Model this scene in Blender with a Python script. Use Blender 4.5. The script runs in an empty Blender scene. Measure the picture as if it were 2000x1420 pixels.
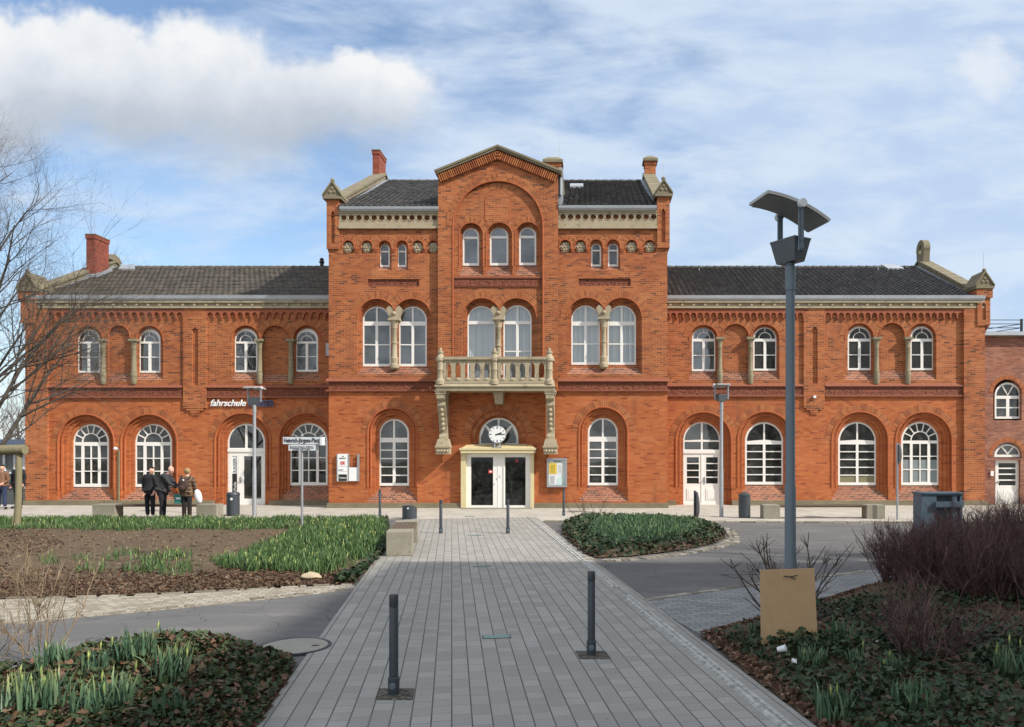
import bpy, bmesh, math, random
import numpy as np
from mathutils import Vector, Matrix, noise as mnoise
from mathutils.geometry import tessellate_polygon
R = math.radians
random.seed(7); rng = np.random.default_rng(7)
SC = bpy.context.scene
COL = SC.collection
# ---------- measured camera: photo pixels (2000 x 1420) <-> world metres ----------
F, CX, HY, CH = 1556.0, 1150.0, 882.0, 2.2
def XZ(x, y, Y): return ((x-CX)*Y/F, CH-(y-HY)*Y/F)
def P(x, y, Y): a = XZ(x, y, Y); return Vector((a[0], Y, a[1]))
def G(x, y):                       # ground point under a photo pixel
    d = CH*F/(y-HY); return ((x-CX)*d/F, d)
def GX(x, d): return (x-CX)*d/F
def L(pts, Y): return [XZ(x, y, Y) for x, y in pts]

# ---------- things, parts ----------
def tagit(o, label=None, cat=None, group=None, kind=None):
    if label: o['label'] = label
    if cat: o['category'] = cat
    if group: o['group'] = group
    if kind: o['kind'] = kind
    return o
def thing(name, label, cat, loc=(0,0,0), rz=0, group=None):
    o = bpy.data.objects.new(name, None); COL.objects.link(o)
    o.empty_display_size = .3
    o.location = loc; o.rotation_euler = (0,0,rz)
    return tagit(o, label, cat, group)
def setparent(o, parent, local):
    o.parent = parent
    if not local and parent.type == 'EMPTY':
        o.matrix_parent_inverse = Matrix.Translation(Vector(parent.location)).inverted()
def copy_tree(o, parent=None):
    c = o.copy(); COL.objects.link(c)
    if parent is not None:
        inv = o.matrix_parent_inverse.copy(); c.parent = parent; c.matrix_parent_inverse = inv
    for ch in list(o.children): copy_tree(ch, c)
    return c

class MB:
    def __init__(s): s.v = []; s.f = []; s.m = []
    def add(s, vs, fs, mi=0):
        b = len(s.v); s.v.extend([tuple(v) for v in vs])
        for f in fs: s.f.append(tuple(i+b for i in f)); s.m.append(mi)
        return s
    def box(s, x0, x1, y0, y1, z0, z1, mi=0):
        return s.add([(x0,y0,z0),(x1,y0,z0),(x1,y1,z0),(x0,y1,z0),(x0,y0,z1),(x1,y0,z1),(x1,y1,z1),(x0,y1,z1)],
            [(0,3,2,1),(4,5,6,7),(0,1,5,4),(1,2,6,5),(2,3,7,6),(3,0,4,7)], mi)
    def hexa(s, bot, top, mi=0):    # two quads of 4 points
        return s.add(list(bot)+list(top), [(0,3,2,1),(4,5,6,7),(0,1,5,4),(1,2,6,5),(2,3,7,6),(3,0,4,7)], mi)
    def slab(s, loops, yf, th, mi=0):    # loops of (X,Z): outline then holes; front at Y=yf
        lp = [[Vector((a, b, 0)) for a, b in l] for l in loops]
        tri = tessellate_polygon(lp)
        pts = [(a, b) for l in loops for a, b in l]; n = len(pts)
        vs = [(a, yf, b) for a, b in pts]+[(a, yf+th, b) for a, b in pts]
        fs = []
        for t in tri:
            (ax,az),(bx,bz),(cx,cz) = (pts[i] for i in t)
            ar = (bx-ax)*(cz-az)-(cx-ax)*(bz-az)
            if abs(ar) < 1e-12: continue
            t = tuple(t) if ar > 0 else tuple(reversed(t))
            fs.append(t); fs.append(tuple(i+n for i in reversed(t)))
        k = 0
        for li, l in enumerate(loops):
            m = len(l); A = sum(l[i][0]*l[(i+1)%m][1]-l[(i+1)%m][0]*l[i][1] for i in range(m))
            fl = (A > 0) == (li == 0)
            for i in range(m):
                a, b = k+i, k+(i+1)%m
                fs.append((a, a+n, b+n, b) if fl else (b, b+n, a+n, a))
            k += m
        return s.add(vs, fs, mi)
    def prism(s, poly, z0, z1, mi=0):    # poly of (X,Y), vertical extrusion (z1 may be a list)
        n = len(poly); A = sum(poly[i][0]*poly[(i+1)%n][1]-poly[(i+1)%n][0]*poly[i][1] for i in range(n))
        if A < 0: poly = poly[::-1]
        tri = tessellate_polygon([[Vector((a,b,0)) for a,b in poly]])
        fs = []
        for t in tri:
            (ax,az),(bx,bz),(cx,cz) = (poly[i] for i in t)
            if (bx-ax)*(cz-az)-(cx-ax)*(bz-az) < 0: t = tuple(reversed(t))
            fs.append(tuple(i+n for i in t)); fs.append(tuple(reversed(t)))
        for i in range(n):
            a, b = i, (i+1)%n; fs.append((a, b, b+n, a+n))
        return s.add([(a,b,z0) for a,b in poly]+[(a,b,z1) for a,b in poly], fs, mi)
    def tube(s, pts, rad, n=8, mi=0, caps=True):
        pts = [Vector(p) for p in pts]; k = len(pts)
        if not hasattr(rad, '__len__'): rad = [rad]*k
        vs = []; fs = []; up = None
        for i, p in enumerate(pts):
            d = (pts[min(i+1,k-1)]-pts[max(i-1,0)]).normalized()
            if up is None: up = Vector((0,0,1)) if abs(d.z) < .9 else Vector((0,1,0))
            a = d.cross(up)
            if a.length < 1e-4: a = d.cross(Vector((1,0,0)))
            a.normalize(); b = a.cross(d); up = b
            for j in range(n):
                t = 2*math.pi*j/n; vs.append(p+(a*math.cos(t)+b*math.sin(t))*rad[i])
        for i in range(k-1):
            for j in range(n):
                j2 = (j+1)%n; fs.append((i*n+j, (i+1)*n+j, (i+1)*n+j2, i*n+j2))
        if caps: fs.append(tuple(range(n))); fs.append(tuple(reversed(range((k-1)*n, k*n))))
        return s.add(vs, fs, mi)
    def lathe(s, c, prof, n=16, mi=0):   # prof of (r,z) around vertical axis at c
        vs = []; fs = []; k = len(prof)
        for r, z in prof:
            for j in range(n):
                t = 2*math.pi*j/n; vs.append((c[0]+r*math.cos(t), c[1]+r*math.sin(t), c[2]+z))
        for i in range(k-1):
            for j in range(n):
                j2 = (j+1)%n; fs.append((i*n+j, i*n+j2, (i+1)*n+j2, (i+1)*n+j))
        fs.append(tuple(reversed(range(n)))); fs.append(tuple(range((k-1)*n, k*n)))
        return s.add(vs, fs, mi)
    def ball(s, c, r, n=10, mi=0, sc=(1,1,1)):
        prof = [(max(.0005, r*math.sin(math.pi*i/(n//2*2)))*1, -r*math.cos(math.pi*i/(n//2*2))) for i in range(n//2*2+1)]
        b = len(s.v); s.lathe((0,0,0), prof, n, mi)
        for i in range(b, len(s.v)):
            v = s.v[i]; s.v[i] = (c[0]+v[0]*sc[0], c[1]+v[1]*sc[1], c[2]+v[2]*sc[2])
        return s
    def xform(s, M, b=0):
        for i in range(b, len(s.v)): s.v[i] = tuple(M @ Vector(s.v[i]))
        return s
    def build(s, name, mats, parent=None, local=False, smooth=False, fixn=True, bevel=0):
        me = bpy.data.meshes.new(name); me.from_pydata(s.v, [], s.f)
        if not isinstance(mats, (list, tuple)): mats = [mats]
        for m in mats: me.materials.append(m)
        if len(mats) > 1: me.polygons.foreach_set('material_index', s.m)
        if fixn:
            bm = bmesh.new(); bm.from_mesh(me); bmesh.ops.recalc_face_normals(bm, faces=bm.faces)
            if bevel:
                es = [e for e in bm.edges if len(e.link_faces) == 2 and e.calc_face_angle(0) > .5]
                bmesh.ops.bevel(bm, geom=es, offset=bevel, segments=2, profile=.5, affect='EDGES', clamp_overlap=True)
            bm.to_mesh(me); bm.free()
        if smooth:
            me.polygons.foreach_set('use_smooth', [True]*len(me.polygons))
            try: me.set_sharp_from_angle(angle=R(40))
            except Exception: pass
        me.update()
        o = bpy.data.objects.new(name, me); COL.objects.link(o)
        if parent is not None: setparent(o, parent, local)
        return o

# ---------- node helpers ----------
class NT:
    def __init__(s, tree): s.t = tree
    def n(s, typ, ins=None, **pr):
        nd = s.t.nodes.new('ShaderNode'+typ)
        for k, v in pr.items(): setattr(nd, k, v)
        for k, v in (ins or {}).items(): s.set(nd.inputs[k], v)
        return nd
    def set(s, sock, v):
        if isinstance(v, bpy.types.NodeSocket): s.t.links.new(v, sock)
        elif isinstance(v, bpy.types.Node): s.t.links.new(v.outputs[0], sock)
        else:
            if hasattr(sock.default_value, '__len__') and len(sock.default_value) == 4 and len(v) == 3: v = (*v, 1)
            sock.default_value = v
    def math(s, op, a, b=0.0, c=0.0, clamp=False):
        return s.n('Math', {0:a, 1:b, 2:c}, operation=op, use_clamp=clamp).outputs[0]
    def mix(s, f, a, b, blend='MIX'):
        return s.n('Mix', {0:f, 6:a, 7:b}, data_type='RGBA', blend_type=blend).outputs[2]
    def ramp(s, f, stops, interp='LINEAR'):
        nd = s.n('ValToRGB', {0:f}); cr = nd.color_ramp; cr.interpolation = interp
        while len(cr.elements) < len(stops): cr.elements.new(.5)
        for e, (p, c) in zip(cr.elements, stops):
            e.position = p
            if not hasattr(c, '__len__'): c = (c,c,c)
            e.color = (*c, 1)
        return nd.outputs[0]
    def mapr(s, v, a, b, c=0., d=1., smooth=True):
        return s.n('MapRange', {0:v, 1:a, 2:b, 3:c, 4:d}, interpolation_type='SMOOTHSTEP' if smooth else 'LINEAR').outputs[0]
    def noise(s, vec, sc, det=4, rough=.55, dist=0.):
        i = {'Scale':sc, 'Detail':det, 'Roughness':rough, 'Distortion':dist}
        if vec is not None: i['Vector'] = vec
        return s.n('TexNoise', i).outputs[0]
    def xyz(s, v): return s.n('SeparateXYZ', {0:v}).outputs
    def comb(s, x, y, z=0.): return s.n('CombineXYZ', {0:x, 1:y, 2:z}).outputs[0]
    def obj(s): return s.n('TexCoord').outputs['Object']
    def isl(s): return s.n('NewGeometry').outputs['Random Per Island']
    def bump(s, h, st=.3, dist=.01): return s.n('Bump', {'Height':h, 'Strength':st, 'Distance':dist}).outputs[0]
def mat(name, fn, rough=.8, **kw):
    m = bpy.data.materials.new(name); m.use_nodes = True; t = m.node_tree; t.nodes.clear()
    n = NT(t); out = n.n('OutputMaterial')
    r = fn(n)
    if isinstance(r, bpy.types.Node): t.links.new(r.outputs[0], out.inputs[0]); return m
    d = r if isinstance(r, dict) else {'Base Color': r}
    d.setdefault('Roughness', rough)
    for k, v in kw.items(): d.setdefault(k.replace('_', ' '), v)
    t.links.new(n.n('BsdfPrincipled', d).outputs[0], out.inputs[0])
    return m
def plain(name, c, rough=.6, var=.15, sc=6., metal=0., spec=.5):
    def fn(n):
        o = n.obj(); nz = n.noise(o, sc, 5); c2 = tuple(min(1, x*(1+var)) for x in c); c1 = tuple(x*(1-var) for x in c)
        return {'Base Color': n.mix(nz, c1, c2), 'Roughness': n.mapr(n.noise(o, sc*3, 3), .2, .8, rough-.08, min(1,rough+.08)),
                'Metallic': metal, 'Specular IOR Level': spec}
    return mat(name, fn)

def brick(name, cols, mortar, mfac=1., patch=.35, dark=.0, bs=.3, ms=.007):
    def fn(n):
        o = n.obj(); x, y, z = n.xyz(o)
        wob = n.noise(o, 1.3, 2)
        uv = n.comb(n.math('ADD', x, y), n.math('ADD', z, n.math('MULTIPLY', wob, .006)))
        b = n.n('TexBrick', {'Vector':uv, 'Color1':(0,0,0,1), 'Color2':(1,1,1,1), 'Mortar':(.5,.5,.5,1), 'Scale':1., 'Mortar Size':ms,
                'Mortar Smooth':.15, 'Bias':0., 'Brick Width':.25, 'Row Height':.077}, offset=.5)
        c = n.ramp(b.outputs['Color'], cols)
        fine = n.noise(o, 60, 4)
        c = n.mix(.35, c, n.ramp(fine, [(.3,(.35,.35,.35)), (.7,(1.,1.,1.))]), 'MULTIPLY')
        # patches: repaired, weathered and sooty areas of the wall itself
        pn = n.noise(n.n('Mapping', {'Vector':o, 'Scale':(1,1,1.6)}).outputs[0], .55, 6, .6)
        c = n.mix(n.math('MULTIPLY', n.mapr(pn, .52, .75), patch), c, (.30,.085,.035))
        c = n.mix(n.math('MULTIPLY', n.mapr(pn, .48, .25), patch), c, (.46,.18,.07))
        mo = n.mix(n.mapr(n.noise(o, .8, 4), .35, .7), mortar, tuple(k*.45 for k in mortar))
        rep = n.noise(n.n('Mapping', {'Vector':n.comb(n.math('FLOOR', n.math('MULTIPLY', x, 2.)), y, n.math('FLOOR', n.math('MULTIPLY', z, 4.3)))}).outputs[0], .9, 2)
        c = n.mix(n.math('MULTIPLY', n.mapr(rep, .60, .68), .28), c, (.50,.20,.085))
        c = n.mix(n.math('MULTIPLY', n.mapr(n.noise(o, .22, 4), .42, .68), .5), c, n.mix(1., c, (.66,.62,.60), 'MULTIPLY'))
        c = n.mix(n.math('MULTIPLY', b.outputs['Fac'], mfac), c, mo)
        if dark:
            strk = n.noise(n.n('Mapping', {'Vector':o, 'Scale':(2.2,2.2,.35)}).outputs[0], .9, 5, .6)
            c = n.mix(n.math('MULTIPLY', n.mapr(strk, .55, .8), dark), c, (.10,.045,.03))
        return {'Base Color': c, 'Roughness':.85, 'Normal': n.bump(n.math('SUBTRACT', n.math('MULTIPLY', fine, .4), b.outputs['Fac']), bs, .008)}
    return mat(name, fn)
# ---------- materials ----------
M_BLOW = brick('brick_orange', [(0,(.27,.060,.020)), (.14,(.42,.106,.031)), (.6,(.48,.130,.036)), (1,(.54,.17,.050))], (.42,.23,.10), .4, .45, .45)
M_BUP = brick('brick_weathered', [(0,(.12,.037,.021)), (.14,(.29,.072,.025)), (.6,(.40,.106,.032)), (1,(.48,.148,.048))], (.50,.30,.13), .62, .4, .45, ms=.009)
M_BSILL = brick('brick_clinker', [(0,(.10,.035,.028)), (.4,(.23,.07,.042)), (1,(.36,.12,.065))], (.50,.34,.22), .85, .3, .3, ms=.010)
M_BANX = brick('brick_annex', [(0,(.20,.08,.055)), (.5,(.32,.125,.08)), (1,(.40,.18,.12))], (.38,.28,.2), .6, .4, .3)
def f_arch(n):
    o = n.obj(); i = n.isl()
    c = n.ramp(i, [(0,(.27,.075,.026)), (.4,(.38,.115,.036)), (1,(.47,.165,.055))])
    return {'Base Color': n.mix(.35, c, n.ramp(n.noise(o, 50, 4), [(.3,(.4,.4,.4)), (.7,(1,1,1))]), 'MULTIPLY'), 'Roughness':.85}
M_ARCH = mat('brick_voussoir', f_arch)
M_MORT = plain('lime_mortar', (.58,.40,.21), .9, .3, 8)
M_MOULD = plain('brick_moulded', (.37,.100,.032), .8, .3, 14)
def f_terra(n):
    o = n.obj(); x, y, z = n.xyz(o)
    w = n.n('TexVoronoi', {'Vector':n.comb(x, z), 'Scale':13.}, feature='SMOOTH_F1')
    w2 = n.n('TexWave', {'Vector':n.comb(x, z), 'Scale':6., 'Distortion':5., 'Detail':2.}, wave_type='RINGS')
    h = n.math('ADD', w.outputs['Distance'], n.math('MULTIPLY', w2.outputs['Fac'], .5))
    c = n.ramp(h, [(.1,(.055,.018,.014)), (.5,(.17,.048,.026)), (.95,(.27,.085,.042))])
    blk = n.n('TexNoise', {'Vector':n.comb(n.math('FLOOR', n.math('MULTIPLY', x, 1.6)), 0.), 'Scale':3.3}).outputs[0]
    c = n.mix(n.math('MULTIPLY', n.mapr(blk, .45, .7), .35), c, (.36,.085,.035))
    return {'Base Color':c, 'Roughness':.75, 'Normal':n.bump(h, .9, .05)}
M_TERRA = mat('terracotta_relief', f_terra)
M_MOULDD = plain('clinker_moulded', (.235,.075,.038), .8, .35, 14)
def f_stone(n):
    o = n.obj(); a = n.noise(o, 2.2, 6, .6); f = n.noise(o, 35, 4)
    c = n.mix(a, (.29,.24,.155), (.50,.43,.30))
    c = n.mix(n.math('MULTIPLY', n.mapr(n.noise(o, 4.5, 5), .55, .72), .55), c, (.10,.085,.055))
    c = n.mix(.25, c, n.ramp(f, [(.3,(.4,.4,.4)), (.7,(1,1,1))]), 'MULTIPLY')
    return {'Base Color':c, 'Roughness':.9, 'Normal':n.bump(f, .25, .01)}
M_STONE = mat('sandstone', f_stone)
def f_stoned(n):
    o = n.obj(); a = n.noise(o, 1.8, 6, .6); f = n.noise(o, 30, 4)
    c = n.mix(a, (.10,.088,.062), (.30,.255,.165))
    c = n.mix(n.math('MULTIPLY', n.mapr(n.noise(o, 3, 4), .5, .7), .5), c, (.15,.145,.075))
    return {'Base Color':c, 'Roughness':.92, 'Normal':n.bump(f, .3, .01)}
M_STONED = mat('sandstone_mossy', f_stoned)
M_ZINC = plain('zinc_sheet', (.42,.45,.48), .5, .25, 1.2, .35)
M_LEAD = plain('lead_flashing', (.30,.33,.36), .6, .3, 3, .2)
def roofmat(name, a, b, lich):
    def fn(n):
        o = n.obj(); i = n.isl(); x, y, z = n.xyz(o)
        cell = n.n('TexWhiteNoise', {'Vector':n.comb(n.math('FLOOR', n.math('DIVIDE', x, .23)), n.math('FLOOR', n.math('DIVIDE', y, .27)))}, noise_dimensions='2D').outputs[0]
        c = n.mix(cell, a, b)
        c = n.mix(n.math('MULTIPLY', n.mapr(n.noise(o, 1.3, 5, .65), .45, .75), .6), c, tuple(k*.6 for k in a))
        c = n.mix(n.math('MULTIPLY', n.mapr(n.noise(o, 9, 5, .7), .60, .72), lich), c, (.22,.20,.14))
        return {'Base Color':c, 'Roughness':.75, 'Normal':n.bump(n.noise(o, 40, 3), .2, .01)}
    return mat(name, fn)
M_TILEL = roofmat('roof_tiles_lichen', (.070,.060,.050), (.128,.110,.086), .75)
M_TILER = roofmat('roof_tiles_dark', (.042,.041,.042), (.082,.078,.075), .2)
M_WHITE = plain('white_paint', (.80,.79,.75), .35, .05, 3)
M_CREAM = plain('cream_paint', (.62,.53,.30), .45, .12, 3)
def f_glass(n):
    o = n.obj(); nz = n.noise(o, .9, 3)
    bmp = n.bump(n.noise(o, 1.1, 2), .05, .05)
    d = n.n('BsdfDiffuse', {'Color': n.mix(n.noise(o, 2.5, 5), (.010,.012,.011), (.050,.052,.046))})
    g = n.n('BsdfGlossy', {'Color':(.9,.95,1.,1), 'Roughness':.02, 'Normal':bmp})
    rnd = n.n('ObjectInfo').outputs['Random']
    return n.n('MixShader', {0: n.math('ADD', n.mapr(nz, .3, .7, .05, .12), n.math('MULTIPLY', rnd, .08)), 1:d.outputs[0], 2:g.outputs[0]})
M_GLASS = mat('window_glass', f_glass)
def f_glassd(n):
    o = n.obj(); d = n.n('BsdfDiffuse', {'Color': n.ramp(n.noise(o, 3.2, 6, .65), [(.32,(.012,.012,.011)), (.55,(.035,.037,.033)), (.75,(.09,.092,.082))])})
    g = n.n('BsdfGlossy', {'Color':(.9,.95,1.,1), 'Roughness':.02, 'Normal':n.bump(n.noise(o, .8, 2), .05, .05)})
    rnd = n.n('ObjectInfo').outputs['Random']
    return n.n('MixShader', {0: n.math('ADD', n.mapr(n.noise(o, 1.2, 2), .3, .7, .025, .075), n.math('MULTIPLY', rnd, .05)), 1:d.outputs[0], 2:g.outputs[0]})
M_GLASSD = mat('ground_floor_glass', f_glassd)
def f_glassk(n):
    o = n.obj(); d = n.n('BsdfDiffuse', {'Color': n.ramp(n.noise(o, 3.5, 7, .7, .6), [(.42,(.004,.004,.004)), (.6,(.020,.022,.021)), (.75,(.10,.11,.105))])}); g = n.n('BsdfGlossy', {'Color':(.9,.95,1.,1), 'Roughness':.03})
    return n.n('MixShader', {0:.03, 1:d.outputs[0], 2:g.outputs[0]})
M_GLASSK = mat('dark_door_glass', f_glassk)
def f_glasst(n):
    d = n.n('BsdfTransparent', {'Color':(.90,.92,.92,1)}); g = n.n('BsdfGlossy', {'Color':(.95,.97,1.,1), 'Roughness':.02})
    return n.n('MixShader', {0:.10, 1:d.outputs[0], 2:g.outputs[0]})
M_GLASST = mat('clear_glass', f_glasst)
def f_frost(n):
    o = n.obj(); d = n.n('BsdfDiffuse', {'Color':n.mix(n.noise(o, 2, 3), (.20,.24,.25), (.27,.31,.31))}); g = n.n('BsdfGlossy', {'Color':(.9,.95,1.,1), 'Roughness':.06})
    return n.n('MixShader', {0:.14, 1:d.outputs[0], 2:g.outputs[0]})
M_FROST = mat('frosted_glass', f_frost)
M_BLIND = plain('blind_fabric', (.72,.74,.72), .9, .06, 2)
M_DARKIN = plain('unlit_room_black', (.015,.015,.017), .9, .3, 2)
M_ANTH = plain('anthracite_paint', (.040,.050,.060), .45, .18, 9)
M_LAMPG = plain('grey_lamp_paint', (.115,.150,.180), .42, .12, 4)
M_GALV = plain('galvanised_steel', (.36,.38,.40), .45, .15, 8, .5)
M_PANELG = plain('lamp_panel', (.20,.21,.225), .5, .12, 5)
M_BLACK = plain('black_plastic', (.012,.012,.013), .5, .3, 9)
def f_conc(n):
    o = n.obj(); a = n.noise(o, 4, 6, .65); f = n.noise(o, 50, 3)
    c = n.mix(a, (.17,.155,.115), (.34,.32,.26))
    c = n.mix(n.math('MULTIPLY', n.mapr(n.noise(o, 7, 4), .58, .7), .4), c, (.10,.10,.05))
    return {'Base Color':c, 'Roughness':.9, 'Normal':n.bump(f, .3, .006)}
M_CONC = mat('concrete', f_conc)
def woodmat(name, a, b, sc=(3,30,30)):
    def fn(n):
        o = n.obj(); g = n.noise(n.n('Mapping', {'Vector':o, 'Scale':sc}).outputs[0], 1., 5, .6, .4)
        return {'Base Color':n.mix(g, a, b), 'Roughness':.8, 'Normal':n.bump(g, .3, .005)}
    return mat(name, fn)
M_SEAT = woodmat('bench_wood', (.05,.036,.026), (.17,.125,.085))
M_STAKE = woodmat('stake_wood', (.13,.12,.07), (.30,.26,.15), (14,14,2))
def f_board(n):
    o = n.obj(); x, y, z = n.xyz(o); g = n.noise(o, 7, 6, .65); c = n.mix(g, (.385,.25,.125), (.49,.335,.185))
    c = n.mix(n.math('MULTIPLY', n.mapr(n.noise(n.n('Mapping', {'Vector':o, 'Scale':(9,9,1.4)}).outputs[0], 1.2, 5), .55, .75), .35), c, (.26,.155,.07))
    sp = n.n('TexVoronoi', {'Vector':o, 'Scale':26.}).outputs['Distance']; c = n.mix(n.math('MULTIPLY', n.mapr(sp, .13, .06), .35), c, (.20,.12,.06))
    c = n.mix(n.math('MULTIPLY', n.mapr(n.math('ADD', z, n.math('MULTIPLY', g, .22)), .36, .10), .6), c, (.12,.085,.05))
    return {'Base Color':c, 'Roughness':.75, 'Normal':n.bump(n.noise(o, 60, 4), .3, .003)}
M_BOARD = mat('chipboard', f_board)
M_BOARDX = woodmat('chipboard', (.42,.26,.115), (.52,.335,.16), (6,6,4))
M_RED = plain('red_paint', (.60,.03,.03), .5, .1)
M_YEL = plain('yellow_paper', (.75,.55,.06), .7, .1)
M_PAPER = plain('white_paper', (.78,.80,.80), .7, .06)
M_TEAL = plain('teal_paper', (.52,.68,.65), .7, .2, 9)
M_INK = plain('dark_ink', (.03,.035,.05), .6, .1)
M_NAVY = plain('navy_letters', (.05,.075,.15), .5, .1)
M_SIGNW = plain('sign_white', (.66,.70,.72), .45, .06)
# ---------- camera, sun, sky ----------
cam = bpy.data.cameras.new('camera'); camo = bpy.data.objects.new('camera', cam); COL.objects.link(camo)
camo.location = (0,0,CH); camo.rotation_euler = (R(90),0,0)
cam.sensor_fit = 'HORIZONTAL'; cam.sensor_width = 36.; cam.lens = 36.*F/2000.
cam.shift_x = (1000-CX)/2000.; cam.shift_y = (HY-710)/2000.
cam.clip_start = .1; cam.clip_end = 3000.
SC.camera = camo
AZ, EL = R(64), R(38.5)             # sun: to the right of the facade's normal, behind the camera
SUN = Vector((math.sin(AZ)*math.cos(EL), -math.cos(AZ)*math.cos(EL), math.sin(EL)))
sl = bpy.data.lights.new('sun', 'SUN'); so = bpy.data.objects.new('sun', sl); COL.objects.link(so)
sl.energy = 4.0; sl.angle = R(1.); sl.color = (1.,.93,.84)
so.rotation_euler = SUN.to_track_quat('Z', 'Y').to_euler()
w = bpy.data.worlds.new('World'); SC.world = w; w.use_nodes = True; w.node_tree.nodes.clear()
n = NT(w.node_tree); wout = n.n('OutputWorld')
sky = n.n('TexSky', sky_type='NISHITA'); sky.sun_disc = False; sky.sun_elevation = EL; sky.sun_rotation = math.atan2(SUN.x, SUN.y)
sky.altitude = 50; sky.air_density = 1.1; sky.dust_density = .6; sky.ozone_density = 2.2
d = n.n('TexCoord').outputs['Generated']; vx, vy, vz = n.xyz(d)
den = n.math('MAXIMUM', vy, .2)
pa = n.math('DIVIDE', vx, den); pb = n.math('DIVIDE', vz, den)     # tangent coordinates of the sky ahead
pq = n.comb(pa, pb)
wa = n.n('TexNoise', {'Vector':pq, 'Scale':4.2, 'Detail':5., 'Roughness':.6}).outputs['Color']; wx, wy, _w = n.xyz(wa)
qa = n.math('MULTIPLY_ADD', n.math('SUBTRACT', wx, .5), .20, pa); qb = n.math('MULTIPLY_ADD', n.math('SUBTRACT', wy, .5), .13, pb)
def cpos(x, y): return ((x-CX)/F, (HY-y)/F)
warp = n.noise(pq, 5.5, 7, .60); warp2 = n.noise(n.n('Mapping', {'Vector':pq, 'Location':(3.1,1.7,0)}).outputs[0], 2.1, 4, .55)
def blob(x, y, rx, ry):
    a, b = cpos(x, y)
    u = n.math('DIVIDE', n.math('SUBTRACT', qa, a), rx/F); v = n.math('DIVIDE', n.math('SUBTRACT', qb, b), ry/F)
    return n.math('SUBTRACT', 1., n.math('SQRT', n.math('ADD', n.math('MULTIPLY', u, u), n.math('MULTIPLY', v, v))))
bl = None
for bb in ((40,165,440,195), (330,180,340,165), (560,205,280,140), (690,170,160,105), (160,90,260,110)):
    k = blob(*bb); bl = k if bl is None else n.n('Math', {0:bl, 1:k, 2:.25}, operation='SMOOTH_MAX').outputs[0]
# crisper on top, soft underneath
dens = n.math('ADD', bl, n.math('MULTIPLY', n.math('SUBTRACT', warp, .5), 1.7))
a0, b0 = cpos(0, 190)
slope = n.math('SUBTRACT', pb, n.math('MULTIPLY_ADD', n.math('SUBTRACT', pa, a0), -.03, b0))   # >0 above the cloud's middle
up = n.mapr(slope, -.06, .09)
lo_ = n.math('MULTIPLY_ADD', up, .13, -.10); hi_ = n.math('MULTIPLY_ADD', up, -.26, .62)
m1 = n.n('MapRange', {0:dens, 1:lo_, 2:hi_}, interpolation_type='SMOOTHSTEP').outputs[0]
shade = n.math('ADD', n.math('MULTIPLY', n.mapr(slope, -.075, .075), .85), n.math('MULTIPLY', n.math('SUBTRACT', warp, .42), 1.3))
ccol = n.ramp(shade, [(.0,(.33,.375,.45)), (.42,(.42,.465,.53)), (.75,(.56,.59,.64)), (1.,(.68,.69,.70))])
# thin veils of high cloud everywhere, thicker to the right
st = n.n('Mapping', {'Vector':pq, 'Scale':(1.,2.9,1.), 'Rotation':(0,0,R(-9))}).outputs[0]
v1 = n.noise(st, 2.7, 7, .60, .5); v2 = n.noise(n.n('Mapping', {'Vector':st, 'Location':(5,2,0)}).outputs[0], 6.5, 6, .55, .3)
vv = n.math('ADD', n.math('MULTIPLY', v1, .75), n.math('MULTIPLY', v2, .25))
cov = n.mapr(pa, -.62, .52, -.04, .19)
veil = n.math('MULTIPLY', n.mapr(n.math('ADD', vv, cov), .37, .64, .03, .84), 1.)
hor = n.mapr(vz, .0, .16, .62, 0.)
veil = n.math('MAXIMUM', veil, hor)
veil = n.math('MAXIMUM', veil, n.mapr(vy, .5, .15, 0., .80))   # broken cloud added out of view, over and behind the camera, for whiter ambient
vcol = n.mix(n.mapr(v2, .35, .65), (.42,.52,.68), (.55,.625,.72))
SKYK = .132
skyc = n.n('VectorMath', {0:sky.outputs[0], 1:(SKYK*.98,SKYK*1.0,SKYK*1.02)}, operation='MULTIPLY').outputs[0]
vcol = n.mix(n.mapr(vy, .5, .1), vcol, (.80,.82,.85))  # sky out of view brightened to lift the fill light in the shade
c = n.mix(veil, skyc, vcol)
puff = n.math('ADD', blob(1925,120,120,90), n.math('MULTIPLY', n.math('SUBTRACT', warp, .5), 3.2))
c = n.mix(n.math('MULTIPLY', n.mapr(puff, .1, .8), .55), c, (.66,.68,.71))
c = n.mix(m1, c, ccol)
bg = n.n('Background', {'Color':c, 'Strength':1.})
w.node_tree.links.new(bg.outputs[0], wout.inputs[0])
SC.view_settings.view_transform = 'Standard'; SC.view_settings.look = 'None'
SC.view_settings.exposure = .42; SC.view_settings.gamma = 1.
SC.cycles.use_denoising = True
SC.cycles.max_bounces = 6; SC.cycles.transparent_max_bounces = 12
try: SC.cycles.caustics_reflective = False; SC.cycles.caustics_refractive = False
except Exception: pass
# ---------- the station building ----------
YT, YW = 31.0, 32.6
YR = YT-.18
pxm = lambda Y: F/Y               # photo pixels per metre on the plane Y
sta = thing('station_building', 'long two-storey red brick railway station with taller gabled middle and round-arched windows', 'building', (-3.6, YT, 0))

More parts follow.
